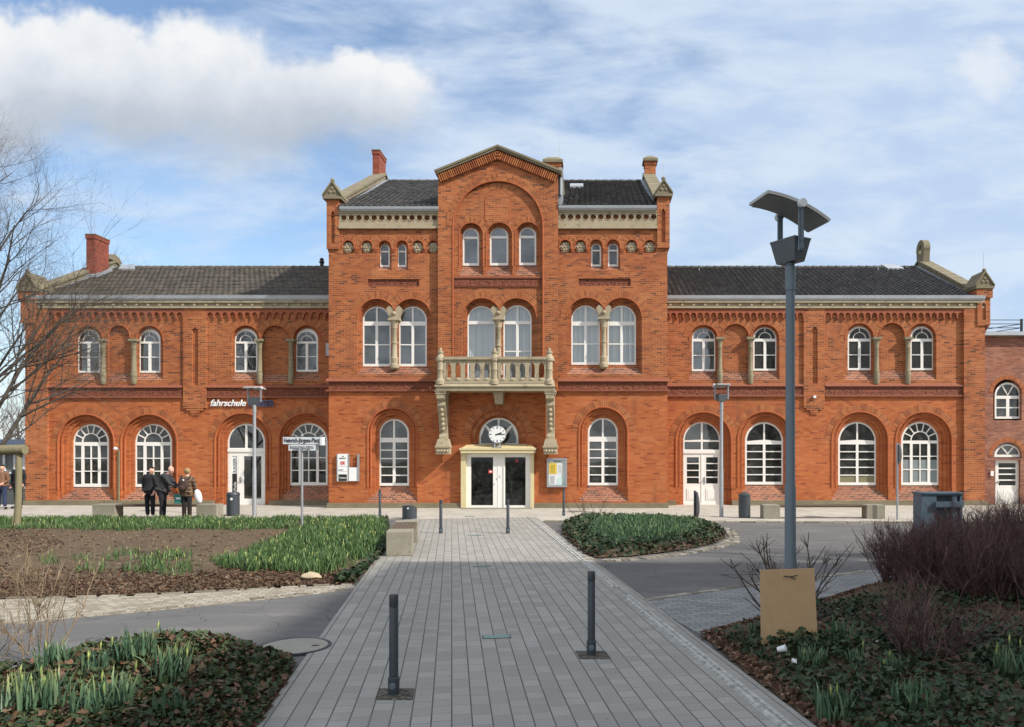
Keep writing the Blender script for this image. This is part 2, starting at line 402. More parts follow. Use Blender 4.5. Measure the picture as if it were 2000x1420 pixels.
def arch(xl, xr, yt, yb, n=22):
    r = (xr-xl)/2; cx = (xl+xr)/2; ys = yt+r
    return [(xl,yb),(xr,yb)]+[(cx+r*math.cos(math.pi*i/n), ys-r*math.sin(math.pi*i/n)) for i in range(n+1)]
def rect(x0, x1, y0, y1): return [(x0,y1),(x1,y1),(x1,y0),(x0,y0)]
def circ(x, y, r, n=18): return [(x+r*math.cos(2*math.pi*i/n), y-r*math.sin(2*math.pi*i/n)) for i in range(n)]
def spx(mb, loops, Y, th, mi=0): return mb.slab([L(l, Y) for l in loops], Y, th, mi)
def bpx(mb, x0, x1, y0, y1, Y, th, mi=0):       # box whose front face covers a photo rectangle at depth Y
    a, b = XZ(x0, y1, Y); c, e = XZ(x1, y0, Y); return mb.box(a, c, Y, Y+th, b, e, mi)

# --- windows
def qpane(cx, ys, r, g, yb, side):
    n = 10; a0 = math.acos(g/r)
    pts = [(cx+g, yb)]+[(cx+r*math.cos(t), ys-r*math.sin(t)) for t in [a0*(1-i/n) for i in range(n+1)]]
    if yb > ys+.2: pts.append((cx+r, yb))
    pts = [pts[0]]+pts[1:]
    return [(2*cx-x, y) for x, y in pts] if side < 0 else pts
def grid(x0, x1, y0, y1, nx, ny, b):
    w = (x1-x0-(nx-1)*b)/nx; h = (y1-y0-(ny-1)*b)/ny
    return [rect(x0+i*(w+b), x0+i*(w+b)+w, y0+j*(h+b), y0+j*(h+b)+h) for i in range(nx) for j in range(ny)]
def panes(xl, xr, yt, yb, style, t1, t2, m, b):
    r = (xr-xl)/2; cx = (xl+xr)/2; ys = yt+r; ri = r-m; out = []
    x0, x1, y1 = xl+m, xr-m, yb-m*1.5
    if style == 'fan':
        r1 = ri*.56; n = 12
        out.append([(cx+(r1-b)*math.cos(math.pi*i/n), t1-(r1-b)*math.sin(math.pi*i/n)) for i in range(n+1)])
        for k in range(7):
            a0, a1 = math.pi*k/7, math.pi*(k+1)/7; e0 = b/2/r1 if k else 0; e1 = b/2/r1 if k < 6 else 0; f0 = b/2/ri if k else 0; f1 = b/2/ri if k < 6 else 0
            o = [(cx+ri*math.cos(a0+f0+(a1-a0-f0-f1)*i/5), t1-ri*math.sin(a0+f0+(a1-a0-f0-f1)*i/5)) for i in range(6)]
            q = [(cx+r1*math.cos(a0+e0+(a1-a0-e0-e1)*i/3), t1-r1*math.sin(a0+e0+(a1-a0-e0-e1)*i/3)) for i in range(4)]
            out.append(o+q[::-1])
        s = (x1-x0)*.205
        out += grid(x0, x0+s, t2, y1, 1, 3, b); out += grid(x1-s, x1, t2, y1, 1, 3, b)
        out += grid(x0+s+b*2.6, x1-s-b*2.6, t2+b*.5, y1-b*.5, 2, 3, b)
    elif style in ('cross5', 'cross2', 'pair2'):
        g = b*.8
        for sd in (-1, 1): out.append(qpane(cx, ys, ri, g, t1, sd))
        ny = 5 if style == 'cross5' else 2; e = b*1.2
        out += grid(x0, cx-e, t2, y1, 1, ny, b); out += grid(cx+e, x1, t2, y1, 1, ny, b)
    elif style == 'up':
        r1 = ri*.62; n = 12; g = b*.35
        out.append([(cx+(r1-b*.7)*math.cos(math.pi*i/n), t1-(r1-b*.7)*math.sin(math.pi*i/n)) for i in range(n+1)])
        for sd in (-1, 1):
            a = [(g, ri), (g, r1)]
            o = [(cx+sd*ri*math.cos(t), t1-ri*math.sin(t)) for t in [math.acos(g/ri)*i/8 for i in range(9)]]
            q = [(cx+sd*r1*math.cos(t), t1-r1*math.sin(t)) for t in [math.acos(g/r1)*i/8 for i in range(9)]]
            out.append(o+q[::-1])
        e = b*1.6
        out += grid(x0, cx-e, t2, y1, 1, 2, b); out += grid(cx+e, x1, t2, y1, 1, 2, b)
    elif style == 'single':
        n = 14
        out.append([(x0, t1), (x1, t1)]+[(cx+ri*math.cos(math.pi*i/n), min(ys, t1)-ri*math.sin(math.pi*i/n)) for i in range(n+1)])
        out.append(rect(x0, x1, t2, y1))
    elif style == 'vee':
        g = .0
        out += [[(cx, t1), (cx+ri, t1)]+[(cx+ri*math.cos(t), t1-ri*math.sin(t)) for t in [R(58)*i/6 for i in range(1,7)]]]
        out += [[(2*cx-x, y) for x, y in out[0]]]
        out += [[(cx, t1-2)]+[(cx+ri*math.cos(t), t1-ri*math.sin(t)) for t in [R(66)+R(48)*i/6 for i in range(7)]]]
        if yb > t2+6: e = b*1.4; out += grid(x0, cx-e, t2, y1, 1, 2, b); out += grid(cx+e, x1, t2, y1, 1, 2, b)
    return out
def window(parent, xl, xr, yt, yb, Y, style, t1, t2, m=3.6, b=2., glass=None, label=None, name='window', th=.07):
    f = MB(); spx(f, [arch(xl, xr, yt, yb)]+panes(xl, xr, yt, yb, style, t1, t2, m, b), Y, th)
    o = f.build(name, M_WHITE, parent)
    if label: o['label'] = label
    g = MB(); spx(g, [arch(xl+1, xr-1, yt+1, yb-1)], Y+th*.55, .012)
    g.build('pane', glass or (M_GLASSD if yb > 800 else M_GLASS), o)
    return o

# --- brick arches and stepped reveals
def vouss(mb, cx, cy, r0, r1, Y, n, a0=0., a1=math.pi, proj=.012, gap=.13, back=True):
    """radial bricks round an arch, radii in photo pixels at the wall plane"""
    cX, cZ = XZ(cx, cy, Y); k = Y/F; r0 *= k; r1 *= k
    if back:
        m = 26; lp = [(cX+r1*math.cos(a0+(a1-a0)*i/m), cZ+r1*math.sin(a0+(a1-a0)*i/m)) for i in range(m+1)]+[(cX+r0*math.cos(a1+(a0-a1)*i/m), cZ+r0*math.sin(a1+(a0-a1)*i/m)) for i in range(m+1)]
        mb.slab([lp], Y-.004, .02, 1)
    for i in range(n):
        b0 = a0+(a1-a0)*(i+gap/2)/n; b1 = a0+(a1-a0)*(i+1-gap/2)/n
        q = [(cX+r*math.cos(a), cZ+r*math.sin(a)) for r, a in ((r0,b0),(r1,b0),(r1,b1),(r0,b1))]
        mb.slab([q], Y-proj, proj+.015)
def arch_ring(parent, cx, cy, r0, r1, Y, n, **k):
    mb = MB(); vouss(mb, cx, cy, r0, r1, Y, n, **k); return mb.build('brick_arch', [M_ARCH, M_MORT], parent)
def roll(parent, xl, xr, yt, yb, Y, rad, inner=0.):
    pts = arch(xl+inner, xr-inner, yt+inner, yb); pts = [pts[0]]+pts[:1:-1]+[pts[1]]
    mb = MB(); mb.tube([P(x, y, Y) for x, y in pts], rad, 6); return mb.build('arch_moulding', M_MOULD, parent, smooth=True)
def reveal(parent, op, fr, Y0, Y1, m, steps=3, wall=.10, sill=None):
    """stepped brick reveal between the opening in the wall plane and the window frame; op/fr: xl,xr,yt,yb in pixels"""
    mb = MB()
    for s in range(1, steps):
        t = s/(steps-1); Ya = Y0+wall+(Y1-Y0-wall)*(s-1)/(steps-1); th = (Y1-Y0-wall)/(steps-1)+.03
        def lerp(t): return tuple(op[i]+(fr[i]-op[i])*t for i in range(4))
        hole = lerp(t*.97); outer = lerp((s-1)/(steps-1)); e = 3
        hl = arch(hole[0], hole[1], hole[2], op[3]+1); ol = arch(outer[0]-e, outer[1]+e, outer[2]-e, op[3]+1.5)
        # a horseshoe: outer path then inner path back
        lp = [ol[0]]+ol[:1:-1]+[ol[1]]+[hl[1]]+hl[2:]+[hl[0]]
        mb.slab([L(lp, Ya)], Ya, th)
    o = mb.build('reveal', m, parent)
    if sill:
        x0, zb = XZ(op[0]+.3, op[3], Y0); x1, _ = XZ(op[1]-.3, op[3], Y0); xa, zt = XZ(fr[0], fr[3]-.5, Y1); xb, _ = XZ(fr[1], fr[3], Y1)
        w = MB(); y1 = Y1+.05; yf = Y0+.004
        w.add([(x0,yf,zb-.02),(x1,yf,zb-.02),(x1,y1,zb-.02),(x0,y1,zb-.02),(x0,yf,zb),(x1,yf,zb),(x1,y1,zt),(x0,y1,zt)],
              [(0,3,2,1),(4,5,6,7),(0,1,5,4),(1,2,6,5),(2,3,7,6),(3,0,4,7)])
        w.build('sloped_sill', M_BSILL, parent)
    return o

# --- walls
def wallslab(x0, x1, y0, y1, Y, th, holes, m, z0=None):
    lp = L(rect(x0, x1, y0, y1), Y)
    if z0 is not None: lp[0] = (lp[0][0], z0); lp[1] = (lp[1][0], z0)
    mb = MB(); mb.slab([lp]+[L(h, Y) for h in holes], Y, th); return mb.build('wall', m, sta)

# ======== wings ========
GL = [dict(fr=(142,213,828,951), op=(113,223,809,982), st='fan', t=(863.5,870)),
      dict(fr=(263,336,828,951), op=(236,346,809,982), st='fan', t=(863.5,870)),
      dict(fr=(444,518,827,992), op=(419.5,529,806.6,992), st='door', t=(876,883)),
      dict(fr=(566,640,826,948), op=(545,651,807,981), st='fan', t=(863,870))]
GR = [dict(fr=(1334.5,1407,824,988), op=(1320,1428.5,804.5,988), st='door', t=(878,887)),
      dict(fr=(1455,1530,824,946.5), op=(1441,1549,803.7,978), st='cross5', t=(859,868)),
      dict(fr=(1636.8,1711.7,823.4,947.7), op=(1624.4,1734.8,804,978), st='cross5', t=(859,868)),
      dict(fr=(1760,1834,823.5,947.7), op=(1749,1859.7,804.5,978), st='fan', t=(860.5,866))]
UL = [dict(fr=(150.8,196,642,728), nich=None), dict(fr=(271,313.5,642,728)), dict(fr=(457.4,503,641,727)), dict(fr=(577.7,621,641,726))]
UR = [dict(fr=(1351.4,1397.5,640,725)), dict(fr=(1471,1517,639,724)), dict(fr=(1655.6,1701.8,637,723)), dict(fr=(1778,1823.5,637,723))]
Y1W = YW+.30
def f_stonew(n):
    o = n.obj(); a = n.noise(o, 2.5, 6, .6); c = n.mix(a, (.16,.14,.09), (.34,.295,.19)); c = n.mix(n.math('MULTIPLY', n.mapr(n.noise(o, 5, 4), .5, .7), .45), c, (.12,.12,.065))
    return {'Base Color':c, 'Roughness':.92, 'Normal':n.bump(n.noise(o, 30, 4), .3, .01)}
M_STONEW = mat('sandstone_weathered', f_stonew)
M_BEIGE = plain('beige_screen', (.20,.19,.11), .5, .2, 4)
M_MOULDF = plain('frieze_brick', (.30,.088,.040), .8, .3, 14)
def wing(G_, U_, x0, x1, ybelt, niches, cols, lis, piers, side):
    dx = 0
    lowholes = [arch(g['op'][0], g['op'][1], g['op'][2], g['op'][3]) for g in G_]
    wallslab(x0, x1, ybelt, 1000, YW, .12, lowholes, M_BLOW, z0=-.2)
    uph = []
    for u in U_:
        f = u['fr']; p = 5.2
        u['op'] = (f[0]-p-(2 if f[0] < 800 else 0)*0, f[1]+p, f[2]-6, 742)
        uph.append(arch(*u['op']))
    for nn in niches: uph.append(arch(*nn))
    wallslab(x0, x1, 596, ybelt, YW, .12, uph, M_BUP)
    for gi, g in enumerate(G_):
        op, fr = g['op'], g['fr']
        reveal(sta, op, (fr[0]+.5, fr[1]-.5, fr[2]+.5, fr[3]), YW, Y1W, M_BLOW, 4, sill=(g['st'] != 'door'))
        roll(sta, *op[:3], op[3]-26 if g['st'] != 'door' else 950, YW-.005, .035)
        roll(sta, *op[:3], op[3]-26 if g['st'] != 'door' else 950, YW+.10, .03, 7.5)
        r = (op[1]-op[0])/2; arch_ring(sta, (op[0]+op[1])/2, op[2]+r, r+1.6, r+13, YW, 36, a0=R(26 if gi % 2 == 0 else 2), a1=R(178 if gi % 2 == 0 else 154))
        if g['st'] != 'door':
            wo = window(sta, *fr, Y1W, g['st'], g['t'][0], g['t'][1])
            if side > 0 and gi in (2, 3):
                cu_ = MB(); bpx(cu_, fr[0]+4, fr[1]-4, 928 if gi == 2 else 898, fr[3]-5, Y1W+.03, .006); cu_.build('window_screen', M_BEIGE if gi == 2 else M_FROST, wo)
    for i, u in enumerate(U_):
        op, fr = u['op'], u['fr']; Yw = YW+.2
        reveal(sta, op, fr, YW, Yw, M_BUP, 2, wall=.12, sill=True)
        window(sta, *fr, Yw, 'up', 667 if side < 0 else 661.5, 671 if side < 0 else 667, 2.6, 1.6,
               label='upper window standing open behind a dark grid' if (side > 0 and i == 1) else None)
        r = (op[1]-op[0])/2; cx = (op[0]+op[1])/2
        roll(sta, *op[:3], op[2]+r+(3 if 1 else 0), YW-.004, .022)
        arch_ring(sta, cx, op[2]+r, r+1, r+12.5, YW, 20, a0=R(47 if i % 2 == 0 else 8), a1=R(172 if i % 2 == 0 else 133))
    for nn in niches:
        mb = MB(); spx(mb, [arch(nn[0]-2, nn[1]+2, nn[2]-2, nn[3]+1)], YW+.12, .05); mb.build('blind_niche', M_BUP, sta)
        r = (nn[1]-nn[0])/2; cx = (nn[0]+nn[1])/2
        x0_, zb = XZ(nn[0], nn[3], YW); x1_, zt = XZ(nn[1], nn[3]-16, YW)
        w = MB(); w.add([(x0_,YW+.004,zb),(x1_,YW+.004,zb),(x1_,YW+.13,zt),(x0_,YW+.13,zt),(x0_,YW+.13,zb),(x1_,YW+.13,zb)], [(0,1,2,3),(0,4,5,1),(0,3,4),(1,5,2),(3,2,5,4)])
        w.build('sloped_sill', M_BSILL, sta)
        roll(sta, *nn[:3], nn[2]+r+3, YW-.004, .022)
        arch_ring(sta, cx, nn[2]+r, r+1, r+12.5, YW, 16, a0=R(34), a1=R(146))
    ytop = 663.7 if side < 0 else 660
    for cx in cols:
        X, zb = XZ(cx, 751, YW); _, z1 = XZ(cx, 728, YW); _, z2 = XZ(cx, 679, YW); _, z3 = XZ(cx, ytop, YW); c = (X, YW-.01, 0)
        mb = MB()
        mb.lathe(c, [(.07,zb),(.115,zb+.10),(.118,z1-.12),(.13,z1-.05),(.11,z1),(.125,z1+.04),(.10,z1+.09),(.092,(z1+z2)/2),(.088,z2-.04),(.11,z2),(.09,z2+.03),(.12,z3-.12),(.15,z3-.06)], 14)
        mb.box(X-.17, X+.17, YW-.17, YW+.16, z3-.07, z3+.02)
        mb.build('column', M_STONEW, sta, smooth=True)
    # lisene with slot
    for (a, b, sx0, sx1, sy0, sy1, yb) in lis:
        Yl = YW-.085
        mb = MB(); spx(mb, [rect(a, b, 602, yb), [(sx0,sy1),(sx1,sy1),(sx1,sy0+5),((sx0+sx1)/2+2.4,sy0+4),((sx0+sx1)/2,sy0),((sx0+sx1)/2-2.4,sy0+4),(sx0,sy0+5)]], Yl, .12)
        w = (b-a)
        for i, (q, h) in enumerate(((.0,5),(.12,4),(.30,5),(.34,5))): bpx(mb, a+w*q, b-w*q, yb+4.6*i, yb+4.6*(i+1)-.3, Yl+.004+.014*i, .1-.014*i)
        mb.build('lisene', M_BUP, sta)
    for a, b in piers:
        mb = MB(); bpx(mb, a, b, 602, 1000, YW-.13, .5)
        mb.build('corner_pier', M_BUP, sta)
    # belt course with relief
    segs = []; ed = sorted([(a,b) for a,b,*_ in lis]+list(piers)); x = x0
    for a, b in ed:
        if a > x+6: segs.append((x, a))
        x = max(x, b)
    if x1 > x+6: segs.append((x, x1))
    yb0 = ybelt
    for a, b in segs:
        mb = MB(); bpx(mb, a, b, yb0, yb0+16, YW-.035, .05); mb.build('relief_band', M_TERRA, sta)
        mb = MB()
        xa, z0 = XZ(a, yb0, YW); xb, z1 = XZ(b, yb0-3, YW)
        mb.add([(xa,YW-.11,z0),(xb,YW-.11,z0),(xb,YW,z0),(xa,YW,z0),(xa,YW-.10,z0+.03),(xb,YW-.10,z0+.03),(xb,YW,z0+.13),(xa,YW,z0+.13)], [(0,3,2,1),(4,5,6,7),(0,1,5,4),(1,2,6,5),(2,3,7,6),(3,0,4,7)])
        xa, z0 = XZ(a, yb0+20, YW); mb.box(xa, xb, YW-.09, YW, z0, z0+.075)
        mb.build('string_course', M_MOULDD, sta)
        # hanging arcaded frieze
        pitch = 12.75 if side > 0 else 14.4; n = max(1, round((b-a)/pitch)); pt = (b-a)/n; r = pt*.40; yA = 612; lp = [(a,604),(b,604)][::-1]
        pts = [(a, 624)]
        for i in range(n):
            c = a+pt*(i+.5)
            pts += [(c-r-1, 624-3), (c-r, 621)]+[(c-r*math.cos(math.pi*k/7), 617-r*math.sin(math.pi*k/7)*1.25) for k in range(8)]+[(c+r, 621), (c+r+1, 621)]
            if i < n-1: pts += [(c+pt/2, 625)]
        pts += [(b, 624), (b, 604), (a, 604)]
        mb = MB(); spx(mb, [pts], YW-.085, .10); mb.build('arcaded_frieze', M_MOULDF, sta)
    # stone cornice with studs, gutter
    mb = MB(); Yc = YW-.10
    bpx(mb, x0, x1, 588, 601, Yc, .4); bpx(mb, x0, x1, 586.5, 591, Yc-.09, .3); bpx(mb, x0, x1, 598, 601.8, Yc-.05, .2)
    k = 22.6; x = x0+14
    while x < x1-6:
        bpx(mb, x-2.6, x+2.6, 592.6, 597, Yc-.06, .1); x += k
    mb.build('cornice', M_STONE, sta)
    mb = MB(); xa, z0 = XZ(x0, 587, YW-.2); xb, z1 = XZ(x1, 577.5, YW-.2)
    pr = [(YW-.10,z0),(YW-.20,z0+.02),(YW-.25,z0+.08),(YW-.27,z1),(YW-.24,z1+.01),(YW-.05,z1-.02)]
    mb.add([(xa,y,z) for y,z in pr]+[(xb,y,z) for y,z in pr], [(i,(i+1)%6,(i+1)%6+6,i+6) for i in range(6)]+[tuple(range(6)),tuple(range(11,5,-1))])
    mb.build('gutter', M_ZINC, sta)
    # plinth, between the doors
    brk = sorted([(g['op'][0], g['op'][1]) for g in G_ if g['st'] == 'door']); x = x0
    for a, b in brk+[(x1, x1)]:
        xa, _ = XZ(x, 1000, YW); xb, _ = XZ(a, 1000, YW); mb = MB()
        mb.box(xa-.16 if x == x0 and side < 0 else xa, xb+(.16 if a == x1 and side > 0 else 0), YW-.20, YW+.05, -.1, .10); mb.box(xa, xb, YW-.165, YW+.05, .10, .20)
        mb.build('plinth', M_STONED, sta); x = b
wing(GL, UL, 49, 650, 757.5, [(211,253.5,635,745), (510.6,564.9,635,745)], (202,262,507.7,568.8), [(357.5,403,375,387,638,752,793)], [(49,92)], -1)
wing(GR, UR, 1296, 1923.6, 755, [(1409.5,1463.3,632,742), (1717.7,1767.4,630,740)], (1405.8,1465.6,1711.7,1772.8), [(1569.7,1611,1586,1597,637,749,792)], [(1882.8,1923.6)], 1)

# --- doors of the wings
def door_left():
    Y = Y1W; f = MB(); xl, xr, yt, yb = 444,518,827,992.5; cx = 481
    hs = [qpane(cx, 864, 33.6, 2.2, 875, s) for s in (-1,1)]+[rect(453,463,891,985), rect(476,510.5,891,974)]
    spx(f, [arch(xl,xr,yt,yb)]+hs, Y, .07); bpx(f, 444,518,876.5,882.5, Y-.04, .05); bpx(f, 467,468,884,990, Y-.008, .02)
    o = f.build('entrance_door', M_WHITE, sta); o['label'] = 'white entrance door with tall glass pane and dark lettered side strip'
    g = MB(); spx(g, [arch(xl+1,xr-1,yt+1,yb-1)], Y+.04, .012); g.build('pane', M_GLASS, o)
    h = MB(); a = P(470.5,937,Y); h.box(a.x-.03,a.x+.03,Y-.03,Y,a.z-.12,a.z+.12); h.box(a.x-.01,a.x+.13,Y-.08,Y-.055,a.z-.012,a.z+.012); h.box(a.x-.012,a.x+.012,Y-.07,Y-.02,a.z-.012,a.z+.012); h.build('handle', M_GALV, o)
    s = MB(); bpx(s, 453.2,462.8,891.2,925, Y+.02, .012); bpx(s, 453.2,462.8,925.5,984.8, Y+.02, .012, 1)
    s.build('lettered_strip', [M_SIGNW, M_BLACK], o)
    for txt, y, m, sz in (('KAISER', 923, M_INK, .19), ('fahrschule', 978, M_SIGNW, .19)): text_on(txt, 461.5, y, Y+.018, sz, m, o, rot=True)
def text_on(txt, x, y, Y, size, m, parent, rot=False, shear=0., bold=0., th=.004, align='LEFT', name='lettering', width=None):
    cu = bpy.data.curves.new('t', 'FONT'); cu.body = txt; cu.size = size; cu.shear = shear; cu.offset = bold; cu.extrude = th/2; cu.align_x = align; cu.resolution_u = 3
    ob = bpy.data.objects.new('t', cu); me = ob.to_mesh().copy(); bpy.data.objects.remove(ob)
    p = P(x, y, Y); xs = [v.co.x for v in me.vertices]; sx = 1.
    if width and xs: sx = width/(max(xs)-min(xs))
    A = Matrix.Translation((p.x, p.y-th/2, p.z)) @ (Matrix.Rotation(R(90),4,'Y') @ Matrix.Rotation(0,4,'Z') if 0 else Matrix.Identity(4)) @ Matrix.Rotation(R(90),4,'X')
    if rot: A = Matrix.Translation((p.x, p.y-th/2, p.z)) @ Matrix.Rotation(R(90),4,'X') @ Matrix.Rotation(R(90),4,'Z')
    me.transform(A @ Matrix.Diagonal((sx,1,1,1)))
    me.materials.clear(); me.materials.append(m)
    o = bpy.data.objects.new(name, me); COL.objects.link(o); setparent(o, parent, False); return o
door_left()
def door_right():
    Y = Y1W; f = MB(); xl, xr, yt, yb = 1334.5,1407,824,988.5; cx = 1370.7; g_ = 1.8
    hs = [qpane(cx, 860, 33.5, g_, 858.8, s) for s in (-1,1)]+[rect(1337,cx-g_,863,878), rect(cx+g_,1404.5,863,878)]
    for a, b in ((1341.5,1365), (1379,1402)): hs += grid(a, b, 893, 944.5, 1, 4, 2.)
    spx(f, [arch(xl,xr,yt,yb)]+hs, Y, .07); bpx(f, 1334.5,1407,879,885.5, Y-.04, .05); bpx(f, 1369.6,1371.4,887,988, Y-.02, .03)
    for a, b in ((1341.5,1365), (1379,1402)):
        for q, w in ((0,-.018), (3,-.026)): bpx(f, a+q, b-q, 954+q, 976-q, Y+w, .03)
    bpx(f, 1335,1407,982,988.3, Y-.015, .03)
    o = f.build('double_door', M_WHITE, sta); o['label'] = 'white panelled double door under a half-round fanlight'
    g = MB(); spx(g, [arch(xl+1,xr-1,yt+1,yb-1)], Y+.04, .012); g.build('pane', M_GLASS, o)
    h = MB(); a = P(1376,938,Y); h.box(a.x-.025,a.x+.025,Y-.03,Y,a.z-.14,a.z+.14); h.box(a.x-.11,a.x+.01,Y-.08,Y-.055,a.z-.012,a.z+.012); h.box(a.x-.012,a.x+.012,Y-.07,Y-.02,a.z-.012,a.z+.012); h.build('handle', M_GALV, o)
door_right()

# ======== middle block ========
TG = [dict(fr=(740.5,799,818,948.7), op=(718,815,796.5,981), t=(855,864)), dict(fr=(1148,1207,816,948), op=(1130.7,1226,795,980), t=(853,862.5))]
TU = [dict(fr=(708,764,598,715.5)), dict(fr=(778.7,834,598,715.5)), dict(fr=(1115.5,1172,596,712.5)), dict(fr=(1186,1242.5,596,712.5))]
Y1T = YT+.32
wallslab(642, 1303.5, 762, 1000, YT, .12, [arch(*g['op']) for g in TG]+[arch(917,1029.6,800,992)], M_BLOW, z0=-.2)
SMW = [(741.8,761.3,477,521.7), (776.5,794,477,521.7), (1154.5,1174,475,520.5), (1187.5,1207.5,475,520.5)]
BLIND = [(680.2,483),(716.3,483),(816,483),(846,483),(1104,482),(1134,482),(1233.5,482),(1269,482)]
PAN = [(718.5,818.8,545,559.7), (1130.5,1232,544,558.5)]
ups = []
for a, b, yt in ((697.7,843.5,583), (1107.5,1253.5,581)):
    # a pair of arches in one recess
    c1 = a+(b-a)*.264; c2 = b-(b-a)*.264; r = (b-a)*.264
    lp = [(a,731),(b,731)]+[(c2+r*math.cos(t), yt+r-r*math.sin(t)) for t in [R(165)*i/20 for i in range(21)]]
    lp += [(c1+r*math.cos(t), yt+r-r*math.sin(t)) for t in [R(15)+R(165)*i/20 for i in range(21)]]
    ups.append((a, b, yt, c1, c2, r, lp))
smh = [arch(x0-3.4, x1+3.4, yt-8, yb+6) for x0,x1,yt,yb in SMW]
blh = [arch(cx-11.5, cx+11.5, cy-14, cy+12) for cx, cy in BLIND if not (850 < cx < 1092)]
for k_, (xa_, xb_) in enumerate(((642, 870), (1076, 1303.5))):
    ok = lambda h: all(xa_ < q[0] < xb_ for q in h)
    wallslab(xa_, xb_, 430, 762, YT, .12, [h for h in [u[-1] for u in ups]+smh+blh+[rect(*p) for p in PAN] if ok(h)], M_BUP)
for g in TG:
    op, fr = g['op'], g['fr']
    reveal(sta, op, (fr[0]+.5, fr[1]-.5, fr[2]+.5, fr[3]), YT, Y1T, M_BLOW, 4, sill=True)
    roll(sta, *op[:3], op[3]-30, YT-.005, .035); roll(sta, *op[:3], op[3]-30, YT+.10, .03, 6)
    r = (op[1]-op[0])/2; arch_ring(sta, (op[0]+op[1])/2, op[2]+r, r+1.6, r+13, YT, 38)
    window(sta, *fr, Y1T, 'cross5', g['t'][0], g['t'][1], 3.4, 2.2)
def blinds(parent, xl, xr, y0, y1, Y):
    a, zb = XZ(xl, y1, Y); b, zt = XZ(xr, y0, Y); n = max(6, int((b-a)/.09)); mb = MB(); vs = []; fs = []
    for i in range(n):
        x = a+(b-a)*i/n; w = (b-a)/n; t = R(random.uniform(22,48)); k = len(vs)
        vs += [(x, Y, zb),(x+w*math.cos(t)*1.1, Y+w*math.sin(t), zb),(x+w*math.cos(t)*1.1, Y+w*math.sin(t), zt),(x, Y, zt)]; fs.append((k,k+1,k+2,k+3))
    mb.add(vs, fs); return mb.build('vertical_blind', M_BLIND, parent, fixn=False)
def dblwin(fr, Y, style, t1, t2, bl, label=None, b=2.2):
    o = window(sta, *fr, Y, style, t1, t2, 3.2, b, glass=M_GLASST if bl else M_GLASS, label=label)
    if bl:
        blinds(o, fr[0]+1, fr[1]-1, fr[2]+1, fr[3]-2, Y+.22)
        d = MB(); bpx(d, fr[0]-4, fr[1]+4, fr[2]-4, fr[3]+4, Y+.55, .02); d.build('room_shade_sheet', M_DARKIN, o)  # near-black sheet paints the shade of the unlit room behind the blinds
for k, (a, b, yt, c1, c2, r, lp) in enumerate(ups):
    mb = MB(); e = 3
    for s, (i0, dd) in enumerate(((3.0,.10),(6.5,.10))):
        ri = r-i0-(1 if k == 0 else 1); Ya = YT+.12+.10*s
        l1 = [(a-2,732),(b+2,732),(b+2,yt-3),(a-2,yt-3)]
        l2 = [(a+i0+2,731.9),(b-i0-2,731.9)]+[(c2+ri*math.cos(t), yt+r-ri*math.sin(t)) for t in [R(165)*i/20 for i in range(21)]]+[(c1+ri*math.cos(t), yt+r-ri*math.sin(t)) for t in [R(15)+R(165)*i/20 for i in range(21)]]
        lp2 = [l1[0],l1[3],l1[2],l1[1]]+[l2[1]]+l2[2:]+[l2[0]]
        mb.slab([L(lp2, Ya)], Ya, .12)
    fr2 = [u['fr'] for u in TU if a < u['fr'][0] < b]
    spx(mb, [[(a-2,732.5),(b+2,732.5),(b+2,yt-3),(a-2,yt-3)]]+[arch(f_[0]+.4,f_[1]-.4,f_[2]+.4,f_[3]) for f_ in fr2], Y1T-.03, .035)
    mb.build('reveal', M_BUP, sta)
    x0, zb = XZ(a+.3, 731, YT); x1, _ = XZ(b-.3, 731, YT); _, zt = XZ(a, 714, Y1T)
    w = MB(); w.add([(x0,YT+.004,zb-.02),(x1,YT+.004,zb-.02),(x1,Y1T+.05,zb-.02),(x0,Y1T+.05,zb-.02),(x0,YT+.004,zb),(x1,YT+.004,zb),(x1,Y1T+.05,zt),(x0,Y1T+.05,zt)], [(0,3,2,1),(4,5,6,7),(0,1,5,4),(1,2,6,5),(2,3,7,6),(3,0,4,7)])
    w.build('sloped_sill', M_BSILL, sta)
    for c, (q0, q1) in ((c1,(R(49),R(180))), (c2,(R(0),R(131)))): arch_ring(sta, c, yt+r, r+1, r+13, YT, 22, a0=q0, a1=q1)
    for c in (c1, c2): roll(sta, c-r, c+r, yt, yt+r+(40 if 1 else 0), YT-.004, .02) if 0 else None
    mb = MB(); mb.tube([P(c1+r*math.cos(t), yt+r-r*math.sin(t), YT-.004) for t in [R(180)-R(158)*i/18 for i in range(19)]]+[P(c2+r*math.cos(t), yt+r-r*math.sin(t), YT-.004) for t in [R(158)-R(158)*i/18 for i in range(19)]], .026, 6)
    mb.build('arch_moulding', M_MOULD, sta, smooth=True)
